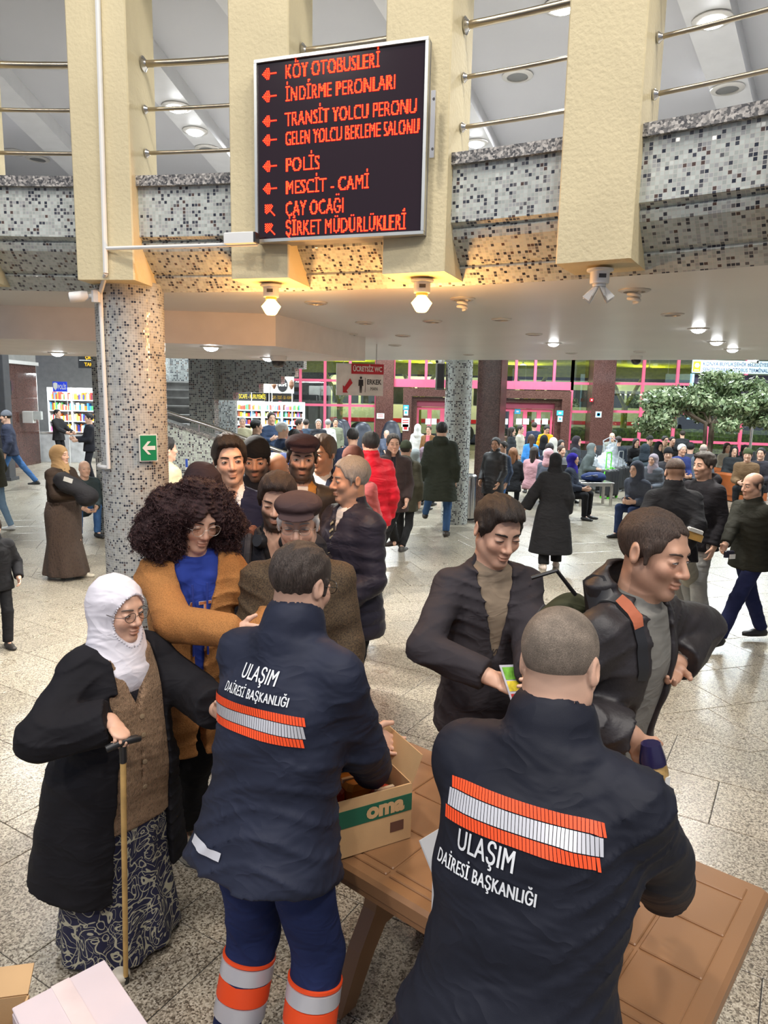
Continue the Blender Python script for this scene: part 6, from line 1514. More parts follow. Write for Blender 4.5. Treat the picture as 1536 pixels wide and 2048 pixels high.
def make_hair(c, t):
    hc, R, s, lod = c['hc'], c['Hm'], c['hs'], c['lod']; style = t.get('style', 'short')
    col = t.get('col', 'dark'); col = HAIRC[col] if isinstance(col, str) else hexc(col)
    vx = {0: .0042, 1: .0065, 2: .011, 3: .018}[lod]*s; S = SDF(vx)
    hm = hair_mat(col)
    nm = 'hair'
    HL = [(-.12, .088), (-.085, .080), (-.064, .066), (-.050, .018), (-.020, -.004), (.0, -.012), (.03, -.045), (.07, -.070), (.12, -.075)]
    if style in ('buzz', 'fade', 'bald_sides'):
        if style == 'fade':
            w, below = head_shell(c, S, .008, HL)
            S.ell(w(0, -.012, .085), V(.060, .075, .038)*s, R, .02*s)
            S.sub(below, w(-.15, -.15, -.15)-.1, w(.15, .15, .15)+.1, .012*s)
            S.sub(lambda X, Y, Z: ((R[0, 2]*(X-hc[0])+R[1, 2]*(Y-hc[1])+R[2, 2]*(Z-hc[2]))/s-.028)*s, hc-.2, hc+.2, .02*s)
        elif style == 'buzz' and lod < 2:
            w, below = head_shell(c, S, .0035, HL, (0, -.094, -.030, .064, .050, .095)); S.sub(below, hc-.25, hc+.25, .004*s)
            T = NT('buzz_hair'); P_ = T.coord('Object'); f_ = T.math('ADD', T.math('MULTIPLY', T.noise(P_, 420, 2.0, .7), .6), T.math('MULTIPLY', T.noise(P_, 22, 2.0), .5)); T.l(T.ramp(f_, [(.34, tuple(x*.45 for x in col)), (.55, col), (.74, tuple(min(1, x*1.9) for x in col))]), T.b.inputs['Base Color']); T.bump(T.noise(P_, 500, 2.0), .6, .002); T.set(Roughness=.8); hm = T.m
        else: return
    elif style == 'short':
        w, below = head_shell(c, S, t.get('t', .011), HL)
        tv = t.get('top', .0)
        if tv > 0:
            S.ell(w(t.get('part', 0), -.028, .088), V(.058, .066, .028+tv)*s, R, .025*s)
            S.ell(w(t.get('part', 0)*1.5, -.066, .080), V(.050, .028, .020+tv*.6)*s, R, .02*s)
        S.sub(below, hc-.25, hc+.25, .008*s)
        if 'maxz' in t: S.sub(lambda X, Y, Z: -((R[0, 2]*(X-hc[0])+R[1, 2]*(Y-hc[1])+R[2, 2]*(Z-hc[2]))-t['maxz']*s), hc-.25, hc+.25, .004*s)
        for sx in (-1, 1): S.cone(w(sx*.077, -.020, .02), w(sx*.074, -.022, -.022), .010*s, .005*s, .008*s)
        r = np.random.RandomState(c['seed']); p = r.uniform(0, 6, 4)
        S.disp = lambda x, y, z: (.0026*np.sin(x*150+2.2*np.sin(y*26+p[0])+z*30)*np.sin(y*34+z*40+p[1])+.0014*np.sin(x*260+1.6*np.sin(y*50+p[3])+p[2]))*s
    elif style == 'long':
        w, below = head_shell(c, S, .014, [(-.12, .07), (-.05, -.02), (.0, -.15), (.12, -.15)])
        L_ = t.get('len', .28)
        for sx in (-1, 1):
            S.cone(w(sx*.075, .01, .02), w(sx*.080, .0, -.12), .024*s, .030*s, .02*s); S.cone(w(sx*.080, .0, -.12), w(sx*.085, .01, -L_), .030*s, .016*s, .02*s)
        S.cone(w(0, .07, .03), w(0, .085, -L_), .062*s, .055*s, .03*s)
        S.ell(w(0, -.095, -.04), V(.056, .07, .095)*s, R, .01*s, 1)
        S.disp = lambda x, y, z: .004*np.sin(x*120+3*np.sin(z*14))*np.sin(y*110+2*np.sin(z*11))*s
    elif style == 'curly':
        def w(x, y, z): return hc+R @ (V(x, y, z)*s)
        S.ell(w(0, .03, .050), V(.125, .120, .098)*s, R, .02*s)
        for sx in (-1, 1):
            S.ell(w(sx*.105, .03, .0), V(.095, .100, .090)*s, R, .05*s); S.ell(w(sx*.125, .035, -.075), V(.095, .100, .090)*s, R, .05*s)
        S.ell(w(0, .075, -.06), V(.14, .085, .13)*s, R, .04*s)
        S.ell(w(-.10, .03, -.14), V(.085, .085, .05)*s, R, .05*s)
        S.ell(w(.005, -.115, -.025), V(.058, .095, .088)*s, R, .014*s, 1)
        r = np.random.RandomState(3); Pp = r.uniform(0, 6, (9, 3)); Kk = r.normal(0, 1, (9, 3)); Kk /= np.linalg.norm(Kk, axis=1)[:, None]
        def disp(x, y, z):
            o = 0*x
            for i in range(9):
                f = (45 if i < 3 else 130 if i < 6 else 330); a = (.006 if i < 3 else .0028 if i < 6 else .0022)
                o = o+a*np.sin(f*(x*Kk[i, 0]+y*Kk[i, 1]+z*Kk[i, 2])+1.5*np.sin(28*(x*Kk[i, 1]-z*Kk[i, 0])+Pp[i, 0])+Pp[i, 1])
            return o*s
        S.disp = disp
        hm = mat('curly_hair', col, 0.7, var=0.3, vscale=160, bump=1.0, bscale=420, bdist=0.005)
    elif style in ('cap', 'beanie', 'hood', 'hijab'):
        def w(x, y, z): return hc+R @ (V(x, y, z)*s)
        c2 = t.get('cloth', (0.02, 0.02, 0.022)); nm = {'cap': 'flat_cap', 'beanie': 'beanie', 'hood': 'hood', 'hijab': 'headscarf'}[style]
        hm = t.get('mat') or cloth(c2, 0.85, 0.5, 500)
        if style == 'beanie':
            S.ell(w(0, .014, .042), V(.086, .106, .098)*s, R, .01*s)
            S.cone(w(0, .012, .030), w(0, .014, .052), .098*s, .095*s, .01*s, R @ V(1, 0, 0), .88)
            S.sub(lambda X, Y, Z: ((R[0, 2]*(X-hc[0])+R[1, 2]*(Y-hc[1])+R[2, 2]*(Z-hc[2]))/s-.022-.0*X)*s, hc-.3, hc+.3, .01*s)
        elif style == 'cap':
            S.ell(w(0, .014, .078), V(.095, .120, .052)*s, R, .01*s)
            S.ell(w(0, -.030, .086), V(.090, .094, .036)*s, R, .02*s)
            S.ell(w(0, .013, .056), V(.084, .105, .034)*s, R, .015*s)
            B = R @ rotx(.22); S.ell(w(0, -.102, .056), V(.072, .046, .0075)*s, B, .012*s)
        elif style == 'hood':
            S.ell(w(0, .024, .022), V(.100, .118, .120)*s, R, .02*s); S.cone(w(0, .04, -.05), c['K']['neck']-V(0, -.02, .03)*c['s'], .095*s, .125*s, .04*s)
            S.ell(w(0, -.112, -.02), V(.070, .100, .096)*s, R, .012*s, 1)
            S.disp = wrinkle(c['seed'], .004*s, 30, 14)
        else:
            op = t.get('face', (.053, .078)); dz = t.get('fz', -.022)
            vo = t.get('vol', 1.0); S.ell(w(0, .022, .034), V(.090*vo, .110*vo, .096*(.5+.5*vo))*s, R, .02*s); S.ell(w(0, .055, -.005-.05*(vo-1)), V(.080*vo, .090*vo, .085*vo)*s, R, .03*s)
            S.cone(w(0, .018, -.055), c['K']['neck']+c['T'] @ V(0, -.01, -.01)*c['s'], .084*vo*s, .092*vo*s, .04*s)
            S.cone(c['K']['neck'], c['K']['neck']+c['T'] @ V(0, -.045, -.10)*c['s'], .105*s, t.get('bib', .11)*s, .05*s, c['T'] @ V(0, 1, 0), .8)
            S.ell(w(0, -.118, dz), V(op[0]*1.08, .105, op[1]*1.06)*s, R, .010*s, 1)
            wf = wrinkle(c['seed'], .0035*s, 44, 12, .8); S.disp = wf
    me = S.mesh(nm); o = link_mesh(nm, me, hm, c['root'], True); c['hair_obj'] = o
    for fn in t.get('deco', ()): fn(c, o, me)
    if style == 'curly':        # loose frizzy curls all over the mass
        r = np.random.RandomState(5); vv = verts_np(me); N = 9000; k = r.randint(0, len(vv), N); nr = np.empty(len(me.vertices)*3, np.float32); me.vertices.foreach_get('normal', nr); nr = nr.reshape(-1, 3)
        P0 = vv[k]; Nn = nr[k]; keep = ~((np.abs((P0-hc) @ R[:, 0]) < .06*s) & ((P0-hc) @ R[:, 1] < -.045*s)); P0, Nn = P0[keep], Nn[keep]; N = len(P0)
        t1 = r.normal(0, 1, (N, 3)); t1 = t1-Nn*(t1*Nn).sum(1)[:, None]; t1 /= np.linalg.norm(t1, axis=1)[:, None]; t2 = np.cross(Nn, t1); t1 = t1*.6+np.array([0, 0, -.5]); rad = r.uniform(.003, .007, (N, 1))*s; L = r.uniform(.02, .05, (N, 1))*s; ph = r.uniform(0, 6.28, (N, 1)); ns = 9; wd = .0011*s
        pts = [P0+t1*L*q/ns+Nn*(rad*(1+np.sin(ph+q*1.25))-.002)+t2*rad*np.cos(ph+q*1.25) for q in range(ns+1)]; A = np.stack(pts, 1); sd = (t2*.7+Nn*.7)[:, None, :]*wd; vv2 = np.stack([A-sd, A+sd], 2).reshape(-1, 3)
        base = (np.arange(N)*(ns+1)*2)[:, None]+np.arange(ns)[None, :]*2; Q = np.stack([base, base+1, base+3, base+2], 2).reshape(-1, 4); q_ = link_mesh('curls', np_mesh('curls', vv2, Q), hair_mat((.05, .02, .02)), c['root'], True); q_['kind'] = 'stuff'
    if style in ('cap', 'beanie') and t.get('under', True):
        make_hair(c, {'style': 'short', 'col': t.get('col', 'dark'), 't': .005, 'maxz': .05})
# --- things worn on a person
def lens_mat():
    if 'lens' in _M: return _M['lens']
    T = NT('spectacle_lens'); tr = T.n('ShaderNodeBsdfTransparent'); tr.inputs[0].default_value = (.96, .97, .97, 1); gl = T.n('ShaderNodeBsdfGlossy'); gl.inputs['Roughness'].default_value = .03
    mx = T.n('ShaderNodeMixShader'); mx.inputs[0].default_value = 0.07; T.l(tr.outputs[0], mx.inputs[1]); T.l(gl.outputs[0], mx.inputs[2]); T.l(mx.outputs[0], T.t.nodes['Material Output'].inputs[0]); _M['lens'] = T.m; return T.m
def glasses(c, col=(0.05, 0.04, 0.04), rx=.024, rz=.019, th=.0012, dz=-.002):
    hc, R, s = c['hc'], c['Hm'], c['hs']
    def w(x, y, z): return hc+R @ (V(x, y, z)*s)
    g = empty('glasses', (0, 0, 0), 0, c['root']); m = MB()
    for sx in (-1, 1):
        P = [w(sx*(.033+rx*math.cos(t)), -.104+.008*((rx*math.cos(t)*1)/.03)**2, dz+rz*math.sin(t)) for t in np.linspace(0, 2*math.pi, 19)]
        m.tube(P, th*s, 6, False)
        m.tube([w(sx*(.033+rx), -.099, dz+.004), w(sx*.080, -.070, dz+.004), w(sx*.083, .0, dz+.006)], th*s, 6)
    m.tube([w(-.011, -.107, dz+.003), w(0, -.109, dz+.006), w(.011, -.107, dz+.003)], th*s, 6)
    m.build('frame', mat('spectacle_frame', col, 0.3, 0.4, var=0), g, True)
    for sx in (-1, 1):
        P = [w(sx*(.033+rx*math.cos(t)), -.1035, dz+rz*math.sin(t)) for t in np.linspace(0, 2*math.pi, 17)[:-1]]
        MB()._add(P, [tuple(range(16))]).build('lens', lens_mat(), g)
def moustache(col, w_=.026, tk=.0062, z=-.052):
    def fn(c):
        hc, R, s = c['hc'], c['Hm'], c['hs']; m = MB()
        L = [hc+R @ (V(x*w_, -.0985+.013*x*x, z-.007*x*x)*s) for x in np.linspace(-1, 1, 9)]
        m.tube(L, [tk*s*q for q in (.3, .65, .9, 1, 1, 1, .9, .65, .3)], 8); m.build('moustache', mat('whisker', col, 0.8, var=0.2, vscale=120, bump=.8, bscale=300), c['root'], True)
    return fn
_BV = {}
def bvh(me):
    if me.name not in _BV: _BV[me.name] = BVHTree.FromPolygons([tuple(x) for x in verts_np(me)], [tuple(p.vertices) for p in me.polygons])
    return _BV[me.name]
def surf_patch(c, o, me, frame, uvs, faces, mt, name, off=0.003, parent=None):
    """lays flat points (u, v) on the surface of a garment; frame = (origin, udir, vdir, ray direction)"""
    b = bvh(me)
    O, U, W, Dr = (np.asarray(x, float) for x in frame); Dr = nrm(Dr); P = []
    lastd = 0.3
    for (u, v) in uvs:
        q = O+U*u+W*v; hit = b.ray_cast(Vector(q-Dr*0.5), Vector(Dr), 1.2)
        if hit[0] is None: P.append(q-Dr*0.5+Dr*lastd); continue
        lastd = hit[3]; P.append(np.array(hit[0])+np.array(hit[1])*off*np.sign(-np.dot(hit[1], Dr) or 1))
    m2 = bpy.data.meshes.new(name); m2.from_pydata([tuple(p) for p in P], [], faces); m2.update()
    return link_mesh(name, m2, mt, parent or o, True)
def grid_uv(u0, u1, v0, v1, nu, nv):
    U = [(u0+(u1-u0)*i/nu, v0+(v1-v0)*j/nv) for j in range(nv+1) for i in range(nu+1)]
    F = [(j*(nu+1)+i, j*(nu+1)+i+1, (j+1)*(nu+1)+i+1, (j+1)*(nu+1)+i) for j in range(nv) for i in range(nu)]
    return U, F
def surf_text(c, o, me, frame, txt, size, mt, name='lettering', bold=.02, xscale=.9, off=.003, align='CENTER', spacing=1.0, v0=0.0):
    v, f = text_mesh(txt, size, bold*size, xscale, align=align, spacing=spacing)
    return surf_patch(c, o, me, frame, [(a[0], a[2]+v0) for a in v], f, mt, name, off)
# ------------------------------------------------------------------ the crowd
NAVY = s2l((38, 42, 58)); BLACK = (.014, .014, .016); INK = (.020, .021, .028); DJEAN = s2l((58, 88, 130)); JEAN = s2l((70, 108, 158)); CHAR = s2l((58, 56, 60))
def leather(c, r=.38): return mat('leather', c, r, var=.1, vscale=14, bump=.35, bscale=45, bdist=.006)
def squiggle_mat():
    T = NT('skirt_print'); P = T.coord('Object'); n = T.n('ShaderNodeTexNoise'); n.inputs['Scale'].default_value = 7; n.inputs['Detail'].default_value = 0.4; n.inputs['Distortion'].default_value = 1.8; T.l(P, n.inputs['Vector'])
    f = T.math('LESS_THAN', T.math('ABSOLUTE', T.math('SUBTRACT', T.math('FRACT', T.math('MULTIPLY', n.outputs[0], 8.0)), .5)), .095)
    n2 = T.n('ShaderNodeTexNoise'); n2.inputs['Scale'].default_value = 9; n2.inputs['Distortion'].default_value = 2.5; n2.inputs['Detail'].default_value = .4; T.l(P, n2.inputs['Vector'])
    g = T.math('LESS_THAN', T.math('ABSOLUTE', T.math('SUBTRACT', T.math('FRACT', T.math('MULTIPLY', n2.outputs[0], 5.0)), .5)), .06)
    T.l(T.mix(T.math('MAXIMUM', f, g), s2l((30, 32, 62)), s2l((176, 172, 150))), T.b.inputs['Base Color']); T.set(Roughness=.75); return T.m
def knit_mat(c, sc=70):
    T = NT('knit'); P = T.coord('Object'); w = T.n('ShaderNodeTexWave'); w.inputs['Scale'].default_value = sc; w.inputs['Distortion'].default_value = 5; w.inputs['Detail'].default_value = 1.5; w.inputs['Detail Scale'].default_value = 3; w.bands_direction = 'X'; T.l(P, w.inputs['Vector'])
    v = T.n('ShaderNodeTexVoronoi'); v.inputs['Scale'].default_value = sc*1.3; T.l(P, v.inputs['Vector'])
    h = T.math('ADD', w.outputs[0], T.math('MULTIPLY', v.outputs['Distance'], 1.2)); T.l(T.ramp(h, [(.15, tuple(x*.45 for x in c)), (.8, c), (1.0, tuple(min(1, x*1.25) for x in c))]), T.b.inputs['Base Color']); T.bump(h, .5, .006); T.set(Roughness=.9); return T.m
def tweed_mat(c, c2):
    T = NT('tweed'); P = T.coord('Object'); T.l(T.ramp(T.noise(P, 190, 3.0, .7), [(.38, c2), (.62, c)]), T.b.inputs['Base Color'])
    T.bump(T.math('ADD', T.noise(P, 8, 3), T.math('MULTIPLY', T.noise(P, 300, 2), .06)), .5, .03); T.set(Roughness=.9); return T.m
M_silver = mat('reflective_silver', (.62, .62, .66), .35, .2, var=.02); M_orange = mat('signal_orange', s2l((255, 84, 34)), .55, var=.02, emit=None); M_letter = mat('letter_white', (.78, .80, .82), .5, var=0)
# --- the two staff men in navy jackets
def staff_deco(stripe_first):
    def fn(c, o, me):
        s, T, P = c['s'], c['T'], c['P']; U, W, Dr = T @ V(-1, 0, 0), T @ V(0, 0, 1), T @ V(0, -1, 0)
        zt, zs = (.330, .415) if stripe_first else (.440, .335)
        F = (P(0, .05, 0), U, W, Dr)
        if stripe_first: cx, x0, x1 = -.055, -.165, .15
        else: cx, x0, x1 = -.01, -.19, .15
        for txt, sz, dz in (('ULAŞIM', .058, 0.0), ('DAİRESİ BAŞKANLIĞI', .036, -.046)):
            v, f = text_mesh(txt, sz*s, 0.0, .60, align='CENTER', spacing=1.06)
            for du in (-.0009, .0009): surf_patch(c, o, me, F, [(a[0]+cx*s+du, a[2]+(zt+dz)*s) for a in v], f, M_letter, 'lettering', .004+du*.3)
        n = 44
        for (a, b, m_) in ((.040, .018, M_orange), (.016, -.016, M_silver), (-.018, -.040, M_orange)):
            uv, fc = [], []
            for i in range(n):
                u0, u1 = x0+(x1-x0)*i/n, x0+(x1-x0)*(i+.82)/n; k = len(uv); sh = .006
                uv += [((u0+sh)*s, (zs+b)*s), ((u1+sh)*s, (zs+b)*s), (u1*s, (zs+a)*s), (u0*s, (zs+a)*s)]; fc.append((k, k+1, k+2, k+3))
            surf_patch(c, o, me, F, uv, fc, m_, 'reflective_band', .005)
    return fn
def hem_band(c, o, me):
    s, T, P = c['s'], c['T'], c['P']; U, W, Dr = T @ V(-1, 0, 0), T @ V(0, 0, 1), T @ V(0, -1, 0)
    uv, fc = grid_uv(-.155*s, -.02*s, -.045*s, -.022*s, 14, 2); surf_patch(c, o, me, (P(0, .05, 0), U, W, Dr), uv, fc, M_silver, 'hem_band', .005)
def calf_bands(c, o, me):
    s = c['s']
    for sd in 'LR':
        hp, kn, an = c['legs'][sd]; ax = nrm(an-kn); L = float(np.linalg.norm(an-kn)); u = nrm(np.cross(ax, V(0, 1, 0))); Rm = np.stack([u, np.cross(ax, u), ax], 1)
        for z0, z1, m_ in ((.17, .20, M_orange), (.205, .32, M_silver), (.325, .47, M_orange), (.475, .60, M_silver)):
            r0 = .086*s-(z0*.010)*s; MB().lathe([(r0-.004, z0*L), (r0, z0*L+.002), (r0, z1*L-.002), (r0-.004, z1*L)], kn, 32, Rm).build('reflective_band', m_, o, True)
def pocket_stitch(c, o, me):
    s = c['s']; pel = c['pel']; U, W, Dr = V(-1, 0, 0), V(0, 0, 1), V(0, -1, 0); mt = mat('stitching', (.16, .18, .24), .7, var=0)
    for path in ([(.02, .0), (.035, -.10), (.085, -.135), (.135, -.09), (.14, .0)], [(.03, .0), (.045, -.095), (.085, -.125), (.125, -.082), (.13, .0)]):
        uv, fc = [], []
        for (a, b) in zip(path[:-1], path[1:]):
            for i in range(6):
                t0, t1 = i/6, (i+.9)/6; p = (a[0]+(b[0]-a[0])*t0, a[1]+(b[1]-a[1])*t0); q = (a[0]+(b[0]-a[0])*t1, a[1]+(b[1]-a[1])*t1); k = len(uv); d = nrm(V(q[0]-p[0], q[1]-p[1], 0)); n = V(-d[1], d[0], 0)*.0014
                uv += [((p[0]-n[0])*s, (p[1]-n[1])*s), ((q[0]-n[0])*s, (q[1]-n[1])*s), ((q[0]+n[0])*s, (q[1]+n[1])*s), ((p[0]+n[0])*s, (p[1]+n[1])*s)]; fc.append((k, k+1, k+2, k+3))
        surf_patch(c, o, me, (pel, U, W, Dr), uv, fc, mt, 'pocket_stitching', .004)
STAFFJ = s2l((40, 44, 60)); STAFFT = s2l((38, 48, 88))
person('staff man seen from behind at the table, text above his orange stripe', 612, 1080, 2.08, 151, hsize=1.0, lod=0, b=1.08, lean=13, head=(-6, 14, 0), L=('w', .02, 2.36, .98), R=('w', -.02, 2.24, .95), Rp=(-.55, .8, -.2), Lp=(.8, .4, -.1),
       top=dict(col=STAFFJ, thick=.026, hem=-.10, collar='stand', ch=.055, deco=[staff_deco(False), hem_band], wr=.009, flare=.1, slw=.012, rough=.6), bottom=dict(col=STAFFT, thick=.020, wide=.012, deco=[calf_bands, pocket_stitch]), hair=dict(style='short', col=(.045, .032, .026), t=.007, shade=.35), skin='mid', feet=((.12, .02), (-.12, -.02)), group='terminal staff handing out food',
       extras=[lambda c: glasses(c, (.03, .03, .03))], face=dict(fat=.5))
person('staff man with shaved head nearest the camera, stripe above the text', 1130, 1215, 1.50, 149, hsize=1.0, lod=0, b=1.10, lean=17, head=(-4, 20, 4), L=('w', .42, 1.98, .98), R=('w', .80, 1.72, .86), Rp=(-.95, .3, .05), Lp=(.8, .4, -.1),
       top=dict(col=s2l((32, 34, 44)), thick=.028, hem=-.22, collar='stand', ch=.042, deco=[staff_deco(True)], wr=.008, flare=.12, slw=.014, rough=.6), bottom=dict(col=STAFFT, thick=.02, wide=.012), hair=dict(style='buzz', col=(.17, .135, .105), shade=.40), skin='light', feet=((.12, .02), (-.12, -.02)), group='terminal staff handing out food', face=dict(fat=.6), extra_top=.004)
# --- old woman with the walking stick
def scarf_lace(c, o, me):
    """row of little white beads along the face opening"""
    hc, R, s = c['hc'], c['Hm'], c['hs']; q = (verts_np(me)-hc) @ R/s; e = np.sqrt((q[:, 0]/(.082*1.08))**2+((q[:, 1]+.118)/.105)**2+((q[:, 2]+.022)/(.094*1.06))**2)
    ok = (e < 1.10) & (e > .97); ang = np.arctan2(q[:, 0], q[:, 2]+.022); m = MB(); N = 60
    for i in range(N):
        a = -math.pi+2*math.pi*i/N; k = np.nonzero(ok & (np.abs(ang-a) < .09))[0]
        if not len(k): continue
        p = q[k[np.argmin(q[k, 1])]]; m.lathe([(.0010, -.0042), (.0034, 0), (.0010, .0042)], hc+R @ ((p+V(0, -.002, 0))*s), 6)
    m.build('lace_edge', mat('lace_white', (.70, .68, .72), .8), o)
vestm = knit_mat(s2l((138, 112, 88)), 55)
def vest(c):
    t = dict(mat=vestm, thick=.034, hem=-.22, sleeve=False, name='knitted_vest', cut=(.075, .33), wr=.004, belly=.05, flare=.12, deco=[vest_buttons])
    make_top(c, t)
def vest_buttons(c, o, me):
    for z in (.30, .22, .10, -.02):
        p = c['P'](.01, -.22, z); b = bvh(me); h = b.ray_cast(Vector(p-c['T'] @ V(0, .3, 0)), Vector(c['T'] @ V(0, 1, 0)))
        if h[0] is None: continue
        n = np.array(h[1]); Rm = np.array(Vector(n).to_track_quat('Z', 'Y').to_matrix()); MB().lathe([(.009, 0), (.009, .003), (.004, .004)], np.array(h[0])+n*.001, 14, Rm).build('button', mat('horn_button', s2l((150, 130, 104)), .3), o, True)
CANE_A = at_y(246, 1506, 2.24); CANE_B = at_z(252, 1965, 0); CANE_H = CANE_A-nrm(CANE_B-CANE_A)*.045
ow = person('elderly woman in a white headscarf and glasses leaning on a stick', 236, 1148, 2.52, 52, lod=0, b=1.22, fem=True, lean=8, hsize=1.15, head=(10, 6, 0), R=tuple(['w', *(CANE_H-nrm(V(.66, -.62, -.30))*.088+V(0, 0, .018))]), L=('p', 432, 1420, 2.42), Rp=(-.8, .6, -.2), Rh=dict(curl=1.05, nw=(-.1, -.2, -1), fw=(.66, -.62, -.30)), Lh=dict(curl=.5),
       inner=dict(mat=knit_mat(s2l((30, 28, 36)), 40), thick=.006, hem=-.1, name='printed_blouse'), top=dict(col=s2l((30, 29, 33)), thick=.046, hem=-.52, open=dict(w0=.17, w1=.10, zt=.6, zb=-.7, x=.02), name='cardigan', wr=.007, flare=.14, slw=.016, fold=(7, .03, 0, .2), belly=.05),
       bottom=dict(kind='skirt', mat=squiggle_mat(), hem=.035, w=.27, wy=.25, nf=10, fa=.05, thick=.04), shoes=s2l((214, 206, 190)), hair=dict(style='hijab', cloth=s2l((236, 232, 240)), face=(.082, .094), bib=.13, vol=1.04, deco=[scarf_lace]), skin='light', face=dict(nose=1.15, fat=.8, lids=.75, look=(.4, -.2), brow=(.14, .11, .09)), extras=[vest, lambda c: glasses(c, (.06, .045, .04), .025, .018, .0013)], group='people at the food table', feet=((.10, -.02), (-.10, -.10)), extra_top=.02)
def cane():
    a, b = CANE_A, CANE_B; t = thing('walking_stick', 'light wooden walking stick with a black handle under the old woman hand', 'walking stick')
    d = nrm(b-a); MB().tube([a, a+(b-a)*.5, b+V(0, 0, .012)], [.0105, .010, .009], 12).build('shaft', mat('pale_wood', s2l((206, 168, 104)), .5, var=.08, vscale=18), t, True)
    MB().tube([a-d*.03, a+d*.035], .0125, 12).build('collar', M_black, t, True); h = nrm(V(.75, .55, .05))
    MB().tube([a-d*.035-h*.055, a-d*.045, a-d*.04+h*.045, a-d*.035+h*.06], [.012, .014, .013, .009], 12).build('handle', M_black, t, True); MB().tube([b+V(0, 0, .03), b], .012, 12).build('ferrule', M_black, t, True)
cane()
# --- woman with the curly hair
def hoodie_print(c, o, me):
    s, T, P = c['s'], c['T'], c['P']; F = (P(0, -.05, 0), T @ V(1, 0, 0), T @ V(0, 0, 1), T @ V(0, 1, 0))
    for i, (bo, m_, of) in enumerate(((.10, mat('letter_white', (.78, .80, .82), .5, var=0), .003), (.035, mat('print_orange', s2l((190, 116, 74)), .6), .0045))):
        v, f = text_mesh('ATY', .105*s, bo*.105*s*.22, .8, align='CENTER'); surf_patch(c, o, me, F, [(a[0]+.02*s, a[2]+.315*s) for a in v], f, m_, 'print', of)
    for sx in (-1, 1): MB().tube([P(sx*.03, -.135, .47), P(sx*.028, -.145, .36), P(sx*.03, -.15, .16)], .0045*s, 6).build('drawstring', mat('blue_cord', s2l((40, 62, 150)), .7), o, True)
person('young woman with a big mass of dark curly hair and brown cardigan', 402, 982, 2.95, 28, lod=0, b=1.02, fem=True, lean=5, head=(10, 20, 4), R=('p', 468, 1262, 2.62), Rp=(-.9, .5, -.3), L=('p', 515, 1265, 2.75), Lp=(.9, .4, -.4), Rh=dict(curl=.5), Lh='hide',
       inner=dict(col=s2l((46, 66, 150)), thick=.010, hem=-.12, collar='hood', name='hoodie', sleeve=False, deco=[hoodie_print]), top=dict(mat=knit_mat(s2l((176, 120, 66)), 130), thick=.030, hem=-.30, cut=(.10, .18), open=dict(w0=.015, w1=.02, zt=.3, zb=-.6), name='cardigan', nocut=True, slen=.93, slw=.004, wr=.009), bottom=dict(col=BLACK, thick=.016, wide=.012, short=.12), shoes=dict(col=s2l((204, 194, 170)), sole=s2l((196, 188, 168))),
       hair=dict(style='curly', col='auburn'), skin='light', face=dict(lids=.35, look=(.2, -.8), brow=(.03, .018, .015)), extras=[lambda c: glasses(c, (.55, .5, .45), .026, .023, .0009)], feet=(('z', 362, 1700), ('z', 400, 1690)), group='people at the food table', extra_top=.0)
# --- old man in the flat cap
def blazer_collar(c):
    s, P, T = c['s'], c['P'], c['T']
person('old man in a flat cap and brown tweed blazer with white moustache', 597, 985, 3.0, 4, lod=0, b=1.12, lean=4, head=(-2, 5, 0), L=(.22, -.18, .86), R=(-.20, -.20, .88), inner=dict(col=s2l((150, 150, 170)), collar='shirt', thick=.008), top=dict(mat=tweed_mat(s2l((98, 80, 58)), s2l((52, 42, 32))), thick=.022, collar='turn', hem=-.16, cut=(.06, .20), open=dict(w0=.012, w1=.03), name='blazer', slw=.008),
       bottom=dict(col=CHAR), hair=dict(style='cap', cloth=s2l((74, 58, 58)), col='white'), skin='mid', face=dict(nose=1.2, lids=.45, look=(0, -.8), brow=(.4, .38, .36)), extras=[lambda c: glasses(c, (.35, .3, .25), .024, .016, .0009), moustache((.6, .58, .55), .028, .0075)], group='people queueing by the column', extra_top=.010)
# --- young man at the table
def tee_print(c, o, me):
    s, T, P = c['s'], c['T'], c['P']; v, f = text_mesh('story', .05*s, .0, .9, align='CENTER'); F = (P(-.01, -.05, .18), T @ V(0, 0, -1), T @ V(1, 0, 0), T @ V(0, 1, 0)); surf_patch(c, o, me, F, [(a[0]*1.6, a[2]) for a in v], f, mat('print_dark', (.06, .05, .045), .7, var=0), 'print', .003)
person('young man in a dark zipped jacket looking down at a leaflet', 1010, 992, 2.80, 12, hsize=1.10, lod=0, b=.96, lean=4, head=(8, 20, 2), R=('p', 975, 1352, 2.50), L=('p', 1060, 1345, 2.42), Rp=(-1, .35, -.1), Rh=dict(curl=.55, n=(.3, .2, -.8), f=(.75, -.45, -.25)), Lh=dict(curl=.4),
       inner=dict(col=s2l((142, 126, 108)), collar='crew', thick=.006, deco=[tee_print], name='tee_shirt'), top=dict(col=s2l((58, 54, 58)), thick=.020, hem=-.14, collar='turn', cut=(.080, .20), name='jacket', slw=.006, wr=.009), bottom=dict(col=s2l((142, 150, 134)), thick=.018, wide=.02), hair=dict(style='short', col='dark', t=.008, top=.012, shade=.6), skin='light', face=dict(lids=.4, look=(.2, -.8), nose=1.05, browt=1.25), group='people at the food table')
lf = thing('leaflet', 'small colourful leaflet held by the young man', 'leaflet', at_y(1038, 1372, 2.44), .4); lf.rotation_euler = (.75, .1, .4); MB().box((0, 0, 0), (.11, .17, .003)).build('sheet', mat('leaflet_print', s2l((190, 190, 200)), .4, var=.1), lf)
